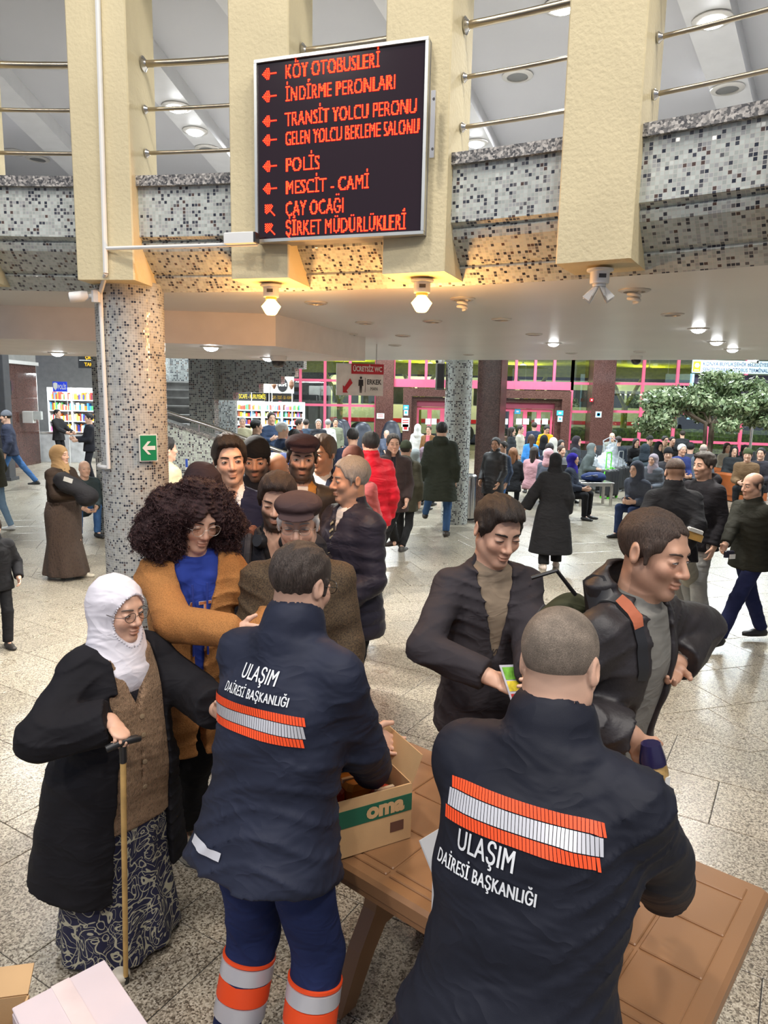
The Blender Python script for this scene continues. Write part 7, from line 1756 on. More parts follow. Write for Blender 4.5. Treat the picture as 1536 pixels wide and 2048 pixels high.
for y_, h_, c_ in ((.05, .05, (110, 170, 60)), (.0, .04, (220, 200, 60)), (-.05, .04, (190, 60, 60))): MB().box((0, y_, .0022), (.095, h_, .0016)).build('picture', mat('leaflet_picture', s2l(c_), .4, var=.15, vscale=40), lf)
# --- man with the backpack
def pack(c):
    s, P, T = c['s'], c['P'], c['T']; root = thing('backpack', 'olive and black backpack on the passing man', 'backpack', c['wl'], math.atan2(c['Rz'][1, 0], c['Rz'][0, 0])); S = SDF(.012)
    S.ell(P(0, .24, .26), V(.155, .10, .22)*s, T, .04); S.ell(P(0, .30, .16), V(.12, .06, .12)*s, T, .04); S.disp = wrinkle(4, .006, 30, 9); link_mesh('body', S.mesh('body'), cloth(s2l((66, 68, 50)), .7), root, True)
    b = bvh(c['top_obj'].data); A, B = [], []
    for q in np.linspace(-.25, 3.45, 22):
        for lst, xx in ((A, -.130), (B, -.096)):
            o = P(xx, .0, .42); dr = T @ V(0, math.cos(q), math.sin(q)); h = b.ray_cast(Vector(o+dr*.45), Vector(-dr)); lst.append(np.array(h[0])+np.array(h[1])*.007 if h[0] is not None else o+dr*.15)
    m = MB(); m.strip(A, B); m.strip([p+V(0, 0, -.004) for p in A], [p+V(0, 0, -.004) for p in B]); sp_ = m.build('shoulder_strap', M_black, root, True); m = MB(); m.strip([p+V(0, 0, .006) for p in A[10:15]], [p+V(0, 0, .006) for p in B[10:15]]); m.build('strap_patch', cloth(s2l((168, 96, 70)), .6), sp_, True); MB().tube([P(-.05, .20, .50), P(-.12, .25, .58), P(-.18, .30, .54)], .008, 6).build('loose_strap', M_black, root, True)
    MB().tube([P(-.12, .30, .36), P(0, .345, .38), P(.12, .30, .36)], .005, 6).build('zip', M_dark, root, True)
person('man in a black hooded jacket and grey shirt passing with a backpack', 1325, 1015, 2.30, 40, hsize=1.12, lod=0, b=1.06, lean=12, head=(0, 10, 4), R=('p', 1262, 1470, 2.12), L=(.20, -.16, 1.22), Lp=(.95, -.2, -.6), Rp=(-.7, .7, -.2), Rh=dict(curl=.95, n=(.5, .3, -.3), f=(.35, -.5, -.8)),
       inner=dict(col=s2l((128, 126, 120)), collar='crew', thick=.010, hem=-.20, name='tee_shirt'), top=dict(mat=leather(s2l((44, 40, 42)), .5), thick=.026, hem=-.22, collar='hood', open=dict(w0=.055, w1=.075), name='jacket', slw=.014, flare=.15, wr=.010), bottom=dict(col=s2l((52, 54, 64))), hair=dict(style='short', col=(.055, .035, .026), t=.005, top=0, shade=.6), skin='tan', face=dict(nose=1.15, stubble=.25, lids=.7, look=(.5, 0)), extras=[pack], group='people at the food table')
bp_ = thing('snack_bag', 'clear bag of bread with a dark closure held by the passing man', 'package', at_y(1306, 1566, 2.05), .4); S = SDF(.008); S.ell((0, 0, -.01), (.055, .035, .085), k=.02); S.cone((0, 0, .05), (-.004, .004, .085), .035, .03, .03); S.disp = wrinkle(2, .004, 60, 30); link_mesh('wrapper', S.mesh('wrapper'), mat('bread_wrapper', s2l((178, 146, 92)), .2, var=.2, vscale=30), bp_, True); MB().tube([(-.003, .003, .066), (-.006, .006, .085), (-.012, .012, .130)], [.041, .040, .030], 12).build('closure', mat('dark_foil', s2l((40, 36, 70)), .2), bp_, True); MB().box((.02, -.036, .0), (.02, .004, .07)).build('print', M_sw, bp_)
# --- queue
person('bearded young man with headphones round his neck and backpack strap', 556, 945, 3.45, -2, lod=1, lean=3, head=(4, 14, 3), inner=dict(col=BLACK, collar='shirt', thick=.006, cut=(.05, .40)), top=dict(col=INK, thick=.022, collar='turn', cut=(.07, .32), open=dict(w0=.02, w1=.03)), bottom=dict(col=BLACK), hair=dict(style='short', col=(.030, .016, .012), t=.014, top=.018), skin='light', face=dict(stubble=.95, lids=.55, look=(0, -.6), browt=1.2), group='people queueing by the column',
       extras=[lambda c: [MB().tube([c['P'](.085*math.cos(a), -.02+.085*math.sin(a)*1.1, .565+.01*math.cos(a*2)) for a in np.linspace(-.9, math.pi+.9, 14)], .010, 8).build('headband', M_black, c['root'], True)]+[MB().lathe([(.038, -.016), (.040, 0), (.030, .018)], c['P'](sx*.065, -.10, .535), 20, rotx(1.2) @ roty(sx*.5)).build('ear_cup', M_black, c['root'], True) for sx in (-1, 1)]+[MB().tube([c['P'](-.12, .05, .55), c['P'](-.125, -.06, .545), c['P'](-.12, -.145, .42), c['P'](-.115, -.16, .2)], [.020]*4, 8).build('backpack_strap', cloth(s2l((60, 56, 58)), .6), c['root'], True), MB().tube([c['P'](-.122, .03, .560), c['P'](-.125, -.05, .556)], .024, 10).build('strap_pad', leather(s2l((120, 74, 56)), .5), c['root'], True)]])
def tie(col, col2):
    def fn(c):
        P = c['P']; m = MB(); m.prism_dir([P(-.016, -.118, .505), P(.016, -.118, .505), P(.012, -.122, .48), P(.030, -.142, .30), P(0, -.148, .26), P(-.030, -.142, .30), P(-.012, -.122, .48)], c['T'] @ V(0, -.008, 0)); t = m.build('tie', cloth(col, .5), c['root'])
        for k in range(5):
            z = .47-.04*k; MB().prism_dir([P(-.012-.003*k, -.134-.003*k, z), P(-.012-.003*k, -.134-.003*k, z+.012), P(.012+.003*k, -.134-.003*k, z+.030), P(.012+.003*k, -.134-.003*k, z+.018)], c['T'] @ V(0, -.006, 0)).build('stripe', cloth(col2, .5), t)
    return fn
def chest_text(txt, sz, x, z, m_):
    def fn(c, o, me):
        s, T, P = c['s'], c['T'], c['P']; v, f = text_mesh(txt, sz*s, sz*.02*s, .9, align='CENTER'); surf_patch(c, o, me, (P(0, -.05, 0), T @ V(1, 0, 0), T @ V(0, 0, 1), T @ V(0, 1, 0)), [(a[0]+x*s, a[2]+z*s) for a in v], f, m_, 'lettering', .004)
    return fn
person('dark haired young man in a navy company jumper and striped tie', 455, 868, 4.2, 22, lod=1, lean=2, head=(-4, 3, -4), inner=dict(col=s2l((226, 224, 224)), collar='shirt', thick=.008, cut=(.02, .48)), top=dict(col=s2l((34, 36, 58)), thick=.016, cut=(.055, .42), collar='turn', deco=[chest_text('Özkaymak', .036, .09, .30, M_letter)]), bottom=dict(col=BLACK), hair=dict(style='short', col='dark', t=.013, top=.022, part=-.01), skin='light', face=dict(stubble=.12, look=(.3, 0), browt=1.2), extras=[tie(s2l((60, 84, 150)), s2l((200, 208, 224)))], group='people queueing by the column')
person('tall man in a black flat cap with tan shirt under a dark leather jacket', 606, 868, 4.5, 4, lod=1, b=1.05, head=(4, 3, 2), inner=dict(col=s2l((176, 128, 70)), collar='shirt', thick=.010, open=dict(w0=.012, w1=.035, zt=.6, zb=.1)), top=dict(mat=leather(s2l((60, 52, 48)), .45), thick=.024, hem=-.18, collar='turn', open=dict(w0=.060, w1=.085)), bottom=dict(col=BLACK), hair=dict(style='cap', cloth=s2l((54, 42, 50)), col='dark'), skin='mid', face=dict(stubble=.92, nose=1.1, look=(.1, 0)), L=(.20, -.16, .90), R=(-.22, -.14, .90), extra_top=.012, group='people queueing by the column',
       extras=[lambda c: make_top(c, dict(col=(.7, .7, .7), thick=.005, sleeve=False, name='tee_shirt', collar='crew', wr=0))])
person('grey haired man in a navy padded jacket and tie looking left', 702, 910, 4.15, -52, lod=1, b=1.05, head=(-14, 4, 0), inner=dict(col=s2l((220, 216, 214)), collar='shirt', thick=.006), top=dict(col=s2l((48, 46, 58)), thick=.030, quilt=.075, qamp=.008, hem=-.16, collar='turn', cut=(.05, .38), rough=.45), bottom=dict(col=BLACK), hair=dict(style='short', col='grey', t=.008), skin='tan', face=dict(nose=1.25, stubble=.15, beard=(.3, .28, .26)), extras=[tie((.05, .045, .05), s2l((190, 180, 150)))], L=(.16, -.22, .95), R=(-.16, -.24, .92), group='people queueing by the column')
person('man in a black knitted beanie behind the company jumper man', 511, 872, 4.75, 4, lod=1, head=(2, 6, 0), top=dict(col=INK, thick=.026, collar='stand'), bottom=dict(col=BLACK), hair=dict(style='beanie', cloth=(.012, .012, .014), col='dark'), skin='tan', face=dict(stubble=.85, nose=1.15), group='people queueing by the column', extra_top=.026)
person('bald man with bowed head in the middle of the queue', 556, 908, 4.9, 30, lod=1, lean=8, head=(15, 22, 0), top=dict(col=CHAR, thick=.02, collar='turn'), bottom=dict(col=BLACK), hair=dict(style='bald_sides', col='salt', shade=.4), skin='tan', face=dict(nose=1.1), group='people queueing by the column', extra_top=.0)
person('smiling grey haired man in a dark coat behind the capped man', 645, 868, 5.4, -24, lod=1, b=1.05, head=(-4, 5, 0), inner=dict(col=(.7, .7, .7), collar='shirt', thick=.006), top=dict(col=NAVY, thick=.024, collar='turn', cut=(.07, .30)), bottom=dict(col=BLACK), hair=dict(style='short', col=(.12, .09, .07), t=.012, top=.01), skin='tan', face=dict(fat=.5), group='people queueing by the column')
person('woman in a dark hood partly hidden by the curly hair', 412, 928, 3.75, 30, lod=1, fem=True, head=(6, 20, 0), top=dict(col=s2l((44, 36, 40)), thick=.02), bottom=dict(col=BLACK), hair=dict(style='hood', cloth=s2l((50, 40, 44))), skin='mid', group='people queueing by the column', extra_top=.026)
person('dark haired man in a black jacket turned away behind the jumper man', 482, 890, 5.1, 75, lod=1, head=(10, 5, 0), top=dict(col=INK, thick=.024, collar='stand', mat=leather((.02, .02, .022), .45)), bottom=dict(col=BLACK), hair=dict(style='short', col='black', t=.012), skin='mid', group='people queueing by the column')
person('woman in a brown headscarf and white mask beside the red jacket', 706, 888, 6.1, -12, lod=1, fem=True, top=dict(col=s2l((206, 112, 112)), thick=.02), bottom=dict(col=BLACK), hair=dict(style='hijab', cloth=s2l((104, 66, 56))), skin='pale', group='people queueing by the column', extra_top=.02, extras=[lambda c: MB().tube([c['hc']+c['Hm'] @ (V(0, -.085, -.02)*c['hs']), c['hc']+c['Hm'] @ (V(0, -.112, -.045)*c['hs']), c['hc']+c['Hm'] @ (V(0, -.085, -.10)*c['hs'])], [.045, .050, .030], 14).build('face_mask', M_white, c['root'], True)])
person('woman with a dark blue hood peeking behind the capped man', 566, 905, 5.7, 10, lod=2, fem=True, top=dict(col=NAVY), bottom=dict(col=BLACK), hair=dict(style='hood', cloth=s2l((40, 50, 84))), skin='light', group='people queueing by the column', extra_top=.026)
person('man in a red padded jacket seen from behind', 742, 862, 7.6, 200, lod=2, b=1.08, top=dict(col=s2l((188, 24, 40)), thick=.034, quilt=.10, qamp=.014, collar='stand', rough=.5), bottom=dict(col=BLACK), hair=dict(style='short', col='black', t=.010), skin='mid', group='people behind the queue')
person('man in a striped navy jacket seen from behind near the window', 706, 855, 10.5, 190, lod=2, b=1.05, top=dict(col=s2l((44, 50, 72)), thick=.028, quilt=.08, qamp=.012), bottom=dict(col=BLACK), hair=dict(style='short', col='black', t=.010), skin='mid', group='people behind the queue')
# ------------------------------------------------------------------ people walking and standing farther back
W = 'people walking in the hall'
person('middle aged man in a brown checked jacket walking past', 787, 866, 9.1, 8, lod=1, b=1.06, lean=1, head=(4, 4, 0), L=(.17, -.17, .92), R=(-.20, -.12, .90), top=dict(mat=tweed_mat(s2l((62, 46, 44)), s2l((40, 30, 30))), thick=.028, hem=-.16, collar='stand', open=dict(w0=.004, w1=.03, zb=.2)), inner=dict(col=INK), bottom=dict(col=(.018, .018, .02), wide=.01), shoes=s2l((44, 32, 28)), hair=dict(style='short', col=(.035, .028, .024), t=.010), skin='mid', face=dict(paint=True, eyes=False), feet=(('z', 750, 1128), ('z', 795, 1112)), footyaw=(-10, -60), group=W)
person('man in an olive parka half hidden behind the brown jacket man', 812, 880, 9.9, 165, lod=2, top=dict(col=s2l((70, 68, 56)), thick=.03, hem=-.22, collar='hood'), bottom=dict(col=(.02, .02, .022)), shoes=s2l((70, 70, 68)), hair=dict(style='beanie', cloth=s2l((60, 66, 52))), skin='mid', feet=((.12, -.35), (-.05, .30, .10)), group=W, extra_top=.026)
person('man in a dark green hooded parka and jeans walking away', 884, 843, 11.3, 168, lod=1, b=1.08, head=(8, 2, 0), top=dict(col=s2l((48, 52, 44)), thick=.036, hem=-.34, collar='hood', flare=.10, wr=.010), bottom=dict(col=DJEAN), shoes=s2l((60, 52, 46)), hair=dict(style='short', col='black', t=.008), skin='mid', face=dict(eyes=False), feet=(('z', 848, 1056, .10), ('z', 892, 1072)), footyaw=(10, -5), group=W)
person('man in a black jacket leaning against the red granite pillar', 992, 874, 12.2, -35, lod=1, b=1.02, lean=-4, head=(8, 4, 0), top=dict(col=s2l((46, 42, 46)), thick=.026, hem=-.24, collar='stand', mat=leather(s2l((40, 38, 40)), .5)), bottom=dict(col=(.018, .018, .02)), shoes=BLACK, hair=dict(style='short', col=(.03, .026, .024), t=.008), skin='tan', face=dict(paint=True, eyes=False, stubble=.3), L=(.20, -.18, .90), R=(-.20, -.15, .92), feet=((.12, -.30), (-.10, .05)), group=W)
person('man in a blue jacket and jeans standing behind the leaning man', 1007, 882, 13.0, -60, lod=2, top=dict(col=s2l((70, 80, 100)), thick=.024), bottom=dict(col=JEAN), hair=dict(style='short', col='dark', t=.010), skin='mid', group=W)
person('woman in a long black coat and black headscarf walking away', 1112, 904, 9.25, 172, lod=1, fem=True, b=1.1, head=(0, 4, 0), top=dict(col=(.016, .016, .018), thick=.034, hem=-.66, name='coat', flare=.14, slw=.03, wr=.006, collar='turn', fold=(6, .03, 0, .1)), bottom=dict(col=(.014, .014, .016), wide=.03), shoes=s2l((214, 200, 190)), hair=dict(style='hijab', cloth=(.014, .014, .016)), skin='mid', face=dict(eyes=False), L=(.42, -.12, .86), feet=((.10, .12), (-.10, -.10)), group=W, extra_top=.02)
person('man in a black jacket and beige trousers standing with his back turned', 1352, 916, 6.4, 172, lod=1, b=1.12, lean=10, head=(-6, 6, 0), R=(-.02, .26, 1.0), Rp=(-1, .3, -.4), L=(.26, -.10, .95), top=dict(col=(.017, .017, .02), thick=.034, hem=-.10, collar='stand', wr=.010, slw=.015), bottom=dict(col=s2l((150, 146, 136)), wide=.035, thick=.02), shoes=s2l((190, 186, 176)), hair=dict(style='fade', col='brown', shade=.6), skin='mid', face=dict(eyes=False), feet=(('z', 1360, 1275), ('z', 1395, 1215)), group=W)
hp_ = thing('snack_bag', 'wrapped snack held behind the back of the black jacket man', 'package', at_y(1388, 1072, 5.95), .2); MB().bevbox((0, 0, 0), (.17, .05, .07), .015, roty(.3)).build('wrapper', mat('bread_wrapper', s2l((200, 160, 90)), .3, var=.1), hp_); MB().bevbox((.0, -.01, .05), (.15, .04, .035), .008, roty(.3)).build('paper_pack', M_sw, hp_)
person('young man in a black hoodie in profile beside the black jacket man', 1412, 903, 6.9, -62, lod=1, head=(-10, 2, 0), top=dict(col=s2l((34, 32, 36)), thick=.024, collar='hood', name='hoodie'), bottom=dict(col=s2l((160, 160, 158)), wide=.03), shoes=BLACK, hair=dict(style='short', col='dark', t=.012, top=.014), skin='mid', face=dict(stubble=.5, nose=1.15), feet=((.10, .0), (-.10, .08)), group=W)
person('balding man in a dark olive jumper and navy trousers striding left', 1508, 946, 6.3, -72, lod=1, b=1.08, lean=4, head=(-6, 6, 0), R=('p', 1448, 1095, 6.1), L=(.22, .12, .86), inner=dict(col=(.7, .7, .7), collar='shirt', thick=.012), top=dict(col=s2l((44, 44, 38)), thick=.022, hem=-.10, collar='crew', name='jumper'), bottom=dict(col=s2l((36, 42, 78)), wide=.012), shoes=BLACK, hair=dict(style='bald_sides', col='black', shade=.95), skin='mid', face=dict(nose=1.2, stubble=.2), feet=((.08, -.42), (-.08, .30, .03)), group=W, extra_top=.0)
bh = thing('card_wallet', 'small dark and white packet in the hand of the striding man', 'package', at_y(1458, 1108, 6.0), .3); MB().bevbox((0, 0, 0), (.10, .03, .06), .008).build('case', mat('dark_foil', s2l((40, 40, 56)), .3), bh); MB().box((.02, -.02, -.02), (.06, .006, .04)).build('card', M_sw, bh)
person('woman in a beige headscarf and long brown ribbed dress carrying a bundle', 118, 888, 8.25, 68, lod=1, fem=True, b=1.15, head=(14, 0, 0), R=(-.05, -.32, 1.12), L=(.10, -.30, 1.02), Rp=(-.9, .4, -.4), Lp=(.9, .4, -.4), top=dict(col=s2l((56, 44, 36)), thick=.026, hem=-.2, name='cardigan'), bottom=dict(kind='skirt', mat=knit_mat(s2l((62, 48, 40)), 26), hem=.05, w=.26, wy=.30, nf=8, fa=.05, thick=.04), shoes=s2l((206, 196, 176)), hair=dict(style='hijab', cloth=s2l((172, 138, 98)), face=(.052, .075)), skin='light', face=dict(paint=True, eyes=False), feet=((.10, -.18), (-.10, .12)), group=W, extra_top=.02)
p = at_y(150, 975, 7.98); bb = thing('padded_baby', 'black padded bundle carried by the woman in the beige headscarf', 'bundle', p); S = SDF(.014); S.ell((-.04, 0, .02), (.20, .13, .10), roty(.35), .04); S.ell((.13, 0, -.10), (.13, .12, .12), None, .05); S.ell((-.13, -.02, .10), (.09, .09, .08), None, .04); S.disp = wrinkle(8, .008, 34, 12); link_mesh('cover', S.mesh('cover'), cloth(s2l((34, 33, 36)), .7), bb, True); MB().box((-.02, -.12, .10), (.10, .012, .05), roty(.3)).build('patch', mat('pale_patch', (.5, .48, .44), .7), bb)  # stands for a baby in a dark padded suit, shaped as plain blobs
person('man in a navy jacket and jeans striding at the left edge', 12, 820, 15.5, -70, lod=2, lean=4, top=dict(col=s2l((56, 60, 78)), thick=.03), bottom=dict(col=JEAN), hair=dict(style='beanie', cloth=s2l((110, 112, 120))), skin='mid', feet=((.08, -.30), (-.08, .45, .12)), group=W, extra_top=.026)
person('person in a camouflage jacket cut by the left edge', -14, 862, 11.0, -80, lod=2, top=dict(mat=tweed_mat(s2l((70, 66, 48)), s2l((34, 34, 26))), thick=.03), bottom=dict(col=s2l((120, 146, 170))), shoes=(.7, .7, .68), hair=dict(style='short', col='dark'), skin='mid', feet=((.08, -.1), (-.08, .15)), group=W)
person('child in black clothes cut by the left edge', -8, 1062, 5.75, 40, H=1.12, lod=1, hsize=1.2, top=dict(col=BLACK, thick=.03, collar='stand'), bottom=dict(col=(.016, .016, .018), wide=.015), shoes=s2l((54, 50, 46)), hair=dict(style='short', col='dark'), skin='light', face=dict(eyes=False), L=(.24, -.16, .95), feet=(('z', 18, 1296), ('z', -40, 1290)), group=W, loc=(at_z(2, 1290, 0)[0], at_z(2, 1290, 0)[1]))
person('kiosk attendant in a black jacket reaching to the counter', 114, 818, 21.4, 78, lod=2, top=dict(col=(.03, .03, .032), thick=.026), bottom=dict(col=BLACK), hair=dict(style='short', col='black'), skin='mid', L=(.12, -.42, 1.05), R=(-.15, -.40, 1.05), group='people by the kiosk')
person('guard in a black uniform holding a bag beside the column', 178, 826, 17.5, -60, lod=2, b=1.08, top=dict(col=(.02, .02, .026), thick=.026), bottom=dict(col=(.02, .02, .026)), hair=dict(style='short', col='black'), skin='mid', L=(.1, -.3, 1.08), R=(-.12, -.34, 1.12), group='people by the kiosk')
person('bald man in a grey jacket bending beside the mosaic column', 168, 918, 10.6, 40, H=1.7, lod=2, lean=35, sit=True, top=dict(col=s2l((64, 74, 76)), thick=.026), bottom=dict(col=JEAN), hair=dict(style='bald_sides', col='grey', shade=.3), skin='light', feet=((.14, -.40), (-.14, -.40)), L=(.1, -.5, .5), R=(-.1, -.5, .5), group='people by the kiosk')
person('person in a beige hooded jacket half hidden by the mosaic column', 330, 872, 7.4, 130, lod=1, top=dict(col=s2l((176, 164, 134)), thick=.034, collar='hood', wr=.010), bottom=dict(col=(.05, .05, .05)), hair=dict(style='short', col='black', t=.012), skin='mid', face=dict(eyes=False), group=W)
# --- around the shop
SG = 'people around the snack shop'
def far(label, px, py, d, rot, topc, hairc='dark', bot=None, lod=2, group=SG, style='short', **k):
    t = dict(col=topc, thick=k.pop('thick', .024)); t.update(k.pop('t', {}))
    return person(label, px, py, d, rot, lod=lod, top=t, bottom=dict(col=bot or BLACK), hair=dict(style=style, col=hairc, **({'cloth': k.pop('cloth')} if 'cloth' in k else {})), skin=k.pop('skin', 'mid'), group=group, extra_top=.02 if style != 'short' else .012, **k)
far('shopkeeper in a black shirt behind the counter', 457, 828, 19.7, 5, BLACK, 'grey', skin='light')
far('grey haired customer in a beige waistcoat at the shop', 485, 833, 17.6, 10, s2l((170, 164, 136)), 'grey')
far('dark haired man in black looking right below the handrail', 512, 838, 13.2, 110, BLACK, 'black')
far('man in a navy puffer jacket holding a cup at the shop', 543, 824, 16.0, 25, s2l((56, 70, 96)), 'dark', t=dict(quilt=.11, qamp=.014), R=(-.1, -.3, 1.2))
far('white haired man in a navy uniform jacket by the handrail', 564, 843, 12.0, 115, s2l((38, 48, 72)), 'white')
far('dark haired man in a black coat right of the uniformed man', 589, 857, 11.2, 150, (.02, .02, .025), 'black')
far('man in a long navy coat seen from behind by the pink frame', 612, 838, 19.4, 170, s2l((60, 74, 92)), 'dark', t=dict(hem=-.4))
far('grey haired man in a black puffer at the pink window', 637, 838, 19.0, 5, (.035, .037, .045), 'grey', t=dict(quilt=.12, qamp=.014))
far('man in a white jacket near the massage chairs', 656, 838, 20.0, 170, (.6, .6, .58), 'grey')
far('man in an olive jacket at the window near the massage chairs', 671, 836, 20.6, 10, s2l((120, 124, 104)), 'dark', skin='tan')
far('customer in red at the left end of the shop counter', 434, 840, 17.0, 30, s2l((120, 40, 44)), 'dark')
far('man in a dark coat inside the shop right of the counter', 598, 838, 17.6, 90, s2l((70, 40, 42)), 'dark')
# --- standing at the doors
DG = 'people standing at the doors'
far('person in a white hooded top at the left door', 836, 848, 19.5, 150, (.62, .62, .60), style='hood', cloth=(.62, .62, .60), group=DG)
far('young man in a brown suede jacket and pink shirt at the left door', 858, 851, 18.8, -20, s2l((128, 92, 60)), 'brown', group=DG, t=dict(open=dict(w0=.04, w1=.06)), inner=dict(col=s2l((206, 110, 120))))
far('boy in a white jacket looking at a phone behind the red pillar', 984, 838, 20.0, 30, (.5, .5, .48), 'brown', group=DG)
far('woman with long hair in a black puffer at the high table', 1024, 853, 18.3, 70, (.03, .032, .036), 'dark', s2l((150, 176, 196)), style='long', fem=True, group=DG, t=dict(quilt=.12, qamp=.014, hem=-.3))
far('woman in a cream coat beside the black puffer woman', 1041, 850, 19.2, 60, s2l((190, 184, 168)), 'dark', s2l((150, 176, 196)), fem=True, group=DG)
far('man in a navy coat seen from behind at the high table', 1069, 844, 21.0, 178, s2l((40, 46, 64)), 'dark', group=DG, b=1.1)
far('girl with a long plait in a blue dress', 1063, 868, 17.0, 178, s2l((70, 140, 214)), 'brown', fem=True, style='long', group=DG, t=dict(hem=-.4))
far('person in a bright yellow puffer jacket', 1095, 851, 19.6, 10, s2l((238, 170, 30)), 'black', group=DG, t=dict(quilt=.12, qamp=.016), head=(0, 25, 0))
# --- seated people
SE = 'people sitting in the waiting area'
SEATED = []
def hor(px): return 797+.020*(px-768)
def seat(label, px, py, rot, topc, style='short', hairc='dark', bot=None, cloth_=None, fem=False, lod=3, lean=8, zh=1.25, d=None, **k):
    d = d or (2.2-zh)*1410/(py-hor(px)); x = at_y(px, 850, d)[0]
    for step in range(12):          # nobody sits on somebody else's lap
        if all(math.hypot(x-a, d-b) > .52 for a, b in SEATED): break
        d += .22; x = at_y(px, 850, d)[0]
    SEATED.append((x, d))
    h = dict(style=style, col=hairc)
    if cloth_ is not None: h['cloth'] = cloth_
    t = dict(col=topc, thick=.03); t.update(k.pop('t', {}))
    return person(label, px, py, d, rot, H=1.66 if fem else 1.74, lod=lod, sit=True, fem=fem, lean=lean, top=t, bottom=dict(col=bot or BLACK, thick=.016), hair=h, skin=k.pop('skin', 'mid'), group=SE, feet=k.pop('feet', ((.12, -.45), (-.12, -.45))), L=k.pop('L', (.10, -.34, .62)), R=k.pop('R', (-.10, -.34, .62)), loc=(x, d), **k)
seat('seated person in a dark hood left of the steel table', 1150, 876, 60, s2l((58, 62, 70)), 'hood', cloth_=s2l((52, 46, 52)))
seat('seated woman in a grey headscarf and grey coat', 1171, 882, 70, s2l((84, 92, 92)), 'hijab', cloth_=s2l((110, 118, 118)), fem=True, lean=20)
seat('seated woman in an indigo headscarf', 1143, 904, 55, s2l((50, 56, 70)), 'hijab', cloth_=s2l((50, 40, 140)), fem=True, lod=2)
seat('seated bald man in a light grey jacket by the red pillar', 1225, 868, -10, s2l((130, 134, 126)), 'bald_sides', 'grey', skin='light')
seat('seated man in a dark navy jacket seen from behind', 1238, 876, 150, s2l((50, 56, 66)), bot=DJEAN)
seat('seated woman with black hair before the pink window', 1272, 875, 10, BLACK, 'long', 'black', fem=True, skin='light')
seat('seated man in a cap before the pink window', 1298, 876, 20, s2l((60, 52, 44)), 'beanie', cloth_=(.04, .04, .04))
seat('seated person in a dark green hooded puffer seen from behind', 1294, 893, 160, s2l((56, 66, 72)), 'hood', cloth_=s2l((44, 52, 60)), lod=2, t=dict(quilt=.11, qamp=.014))
seat('seated woman in a black hood before the window', 1317, 882, 20, BLACK, 'hood', cloth_=BLACK, fem=True, skin='light')
seat('seated young man in a brown jacket before the window', 1329, 876, 15, s2l((120, 100, 80)), hairc='black')
seat('seated man in black bent over his phone', 1340, 876, 5, BLACK, hairc='black', lean=22)
seat('man in a shiny black puffer with his back to the hall', 1368, 858, 175, (.025, .027, .03), t=dict(quilt=.12, qamp=.016), zh=1.35)
seat('seated white haired man in a blue jacket', 1364, 892, 10, s2l((50, 60, 110)), hairc='white', skin='tan', lod=2)
seat('seated dark haired man seen from behind', 1384, 889, 150, s2l((70, 72, 80)), hairc='black', lod=2)
seat('bald man in a grey hooded jacket seen from behind', 1412, 886, 160, s2l((96, 104, 116)), 'bald_sides', 'grey', skin='light', lod=2, t=dict(collar='hood'), zh=1.32)
seat('seated woman in a patterned headscarf and grey puffer waistcoat', 1320, 907, -50, s2l((88, 92, 100)), 'hijab', cloth_=s2l((150, 138, 146)), fem=True, bot=s2l((48, 60, 92)), lod=2, t=dict(quilt=.10, qamp=.012), lean=16, zh=1.22)
seat('person in a black beanie behind the headscarf woman', 1341, 902, -20, CHAR, 'beanie', cloth_=BLACK, lod=2)
seat('seated woman with long hair in a cream coat under the tree', 1455, 884, 5, s2l((196, 190, 172)), 'long', 'brown', fem=True, skin='light')
seat('seated woman in a shiny black puffer under the tree', 1472, 890, -15, (.03, .033, .036), 'long', 'black', fem=True, skin='light', t=dict(quilt=.12, qamp=.014))
seat('seated dark haired woman right of the black puffer woman', 1492, 890, -5, s2l((40, 40, 46)), 'long', 'black', fem=True, skin='light')
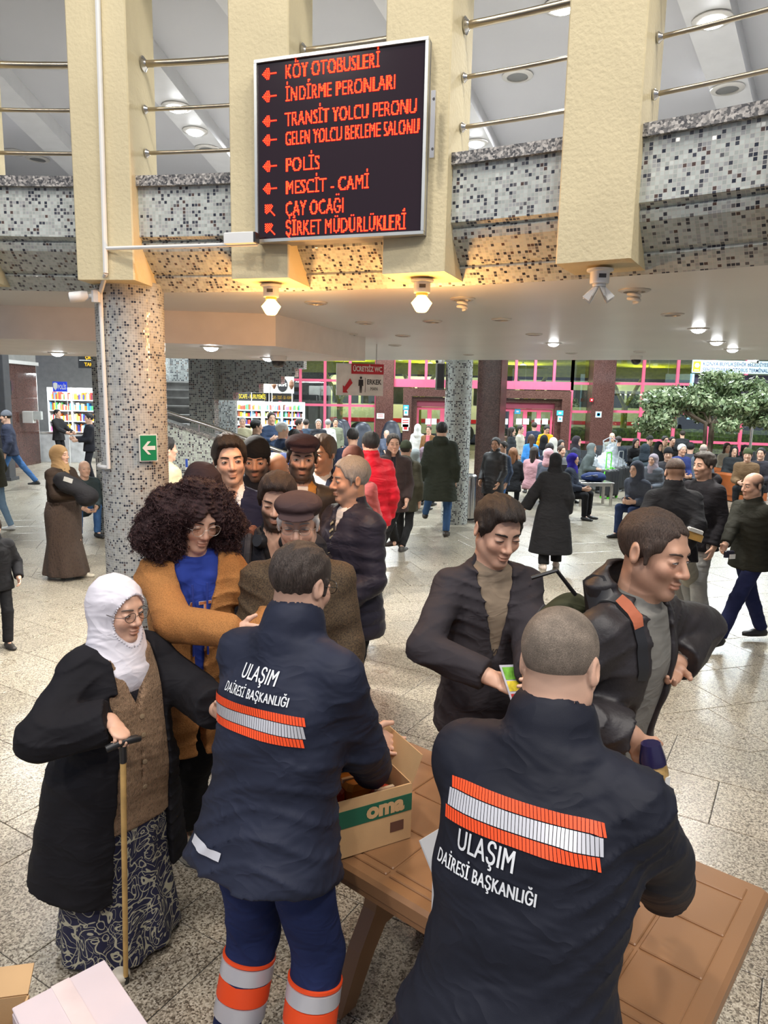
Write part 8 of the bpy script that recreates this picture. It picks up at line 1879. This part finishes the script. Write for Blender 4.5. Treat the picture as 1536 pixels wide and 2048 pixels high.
seat('man in a green cap and brown jacket on the leather chair', 1502, 902, -30, s2l((110, 86, 62)), 'beanie', cloth_=s2l((70, 78, 52)), lod=2)
seat('person in a dark coat at the right edge under the tree', 1530, 905, -40, s2l((52, 50, 56)), hairc='black', lod=2)
seat('red haired woman in a black coat slumped on the bench', 1029, 916, 170, BLACK, 'long', 'ginger', fem=True, lod=2, lean=10, d=14.6)
seat('seated woman with long dark hair in a pink jacket', 1069, 908, 150, s2l((196, 150, 156)), 'long', 'dark', fem=True, lod=2, d=14.8)
seat('seated person in a pink hood and grey jacket', 1099, 905, 150, s2l((92, 96, 108)), 'hood', cloth_=s2l((206, 160, 166)), fem=True, lod=2, d=14.4)
seat('child in a black hood sitting in the middle row', 1089, 878, 160, s2l((44, 50, 60)), 'hood', cloth_=BLACK, zh=1.2)
seat('seated person in a white hood', 1107, 880, 150, (.55, .54, .50), 'hood', cloth_=(.6, .58, .52))
seat('seated dark haired woman in a grey padded coat', 1121, 878, 20, s2l((74, 80, 86)), 'long', 'black', fem=True, t=dict(quilt=.1, qamp=.012))
seat('seated man with short black hair between the hooded people', 1101, 896, 160, s2l((40, 46, 64)), hairc='black', lod=2)
seat('seated woman in glasses behind the indigo headscarf', 1121, 898, 30, s2l((110, 110, 112)), hairc='brown', fem=True, skin='light', lod=2)
seat('seated woman in a grey flowered headscarf left of the column', 829, 896, 150, s2l((110, 110, 118)), 'hijab', cloth_=s2l((150, 156, 156)), fem=True, lod=2)
seat('seated woman in a mauve headscarf left of the column', 847, 897, 160, s2l((90, 84, 96)), 'hijab', cloth_=s2l((140, 120, 132)), fem=True, lod=2)
seat('man resting in the reclined massage chair', 775, 852, 5, s2l((70, 76, 92)), 'bald_sides', 'grey', skin='light', lean=-25, d=21.4)
seat('person in work trousers with a reflective band sitting at right', 1300, 945, -60, s2l((72, 76, 88)), 'hood', cloth_=s2l((72, 76, 88)), bot=s2l((44, 56, 88)), lod=2, d=11.6, lean=25, feet=((.12, -.55), (-.12, -.48)))
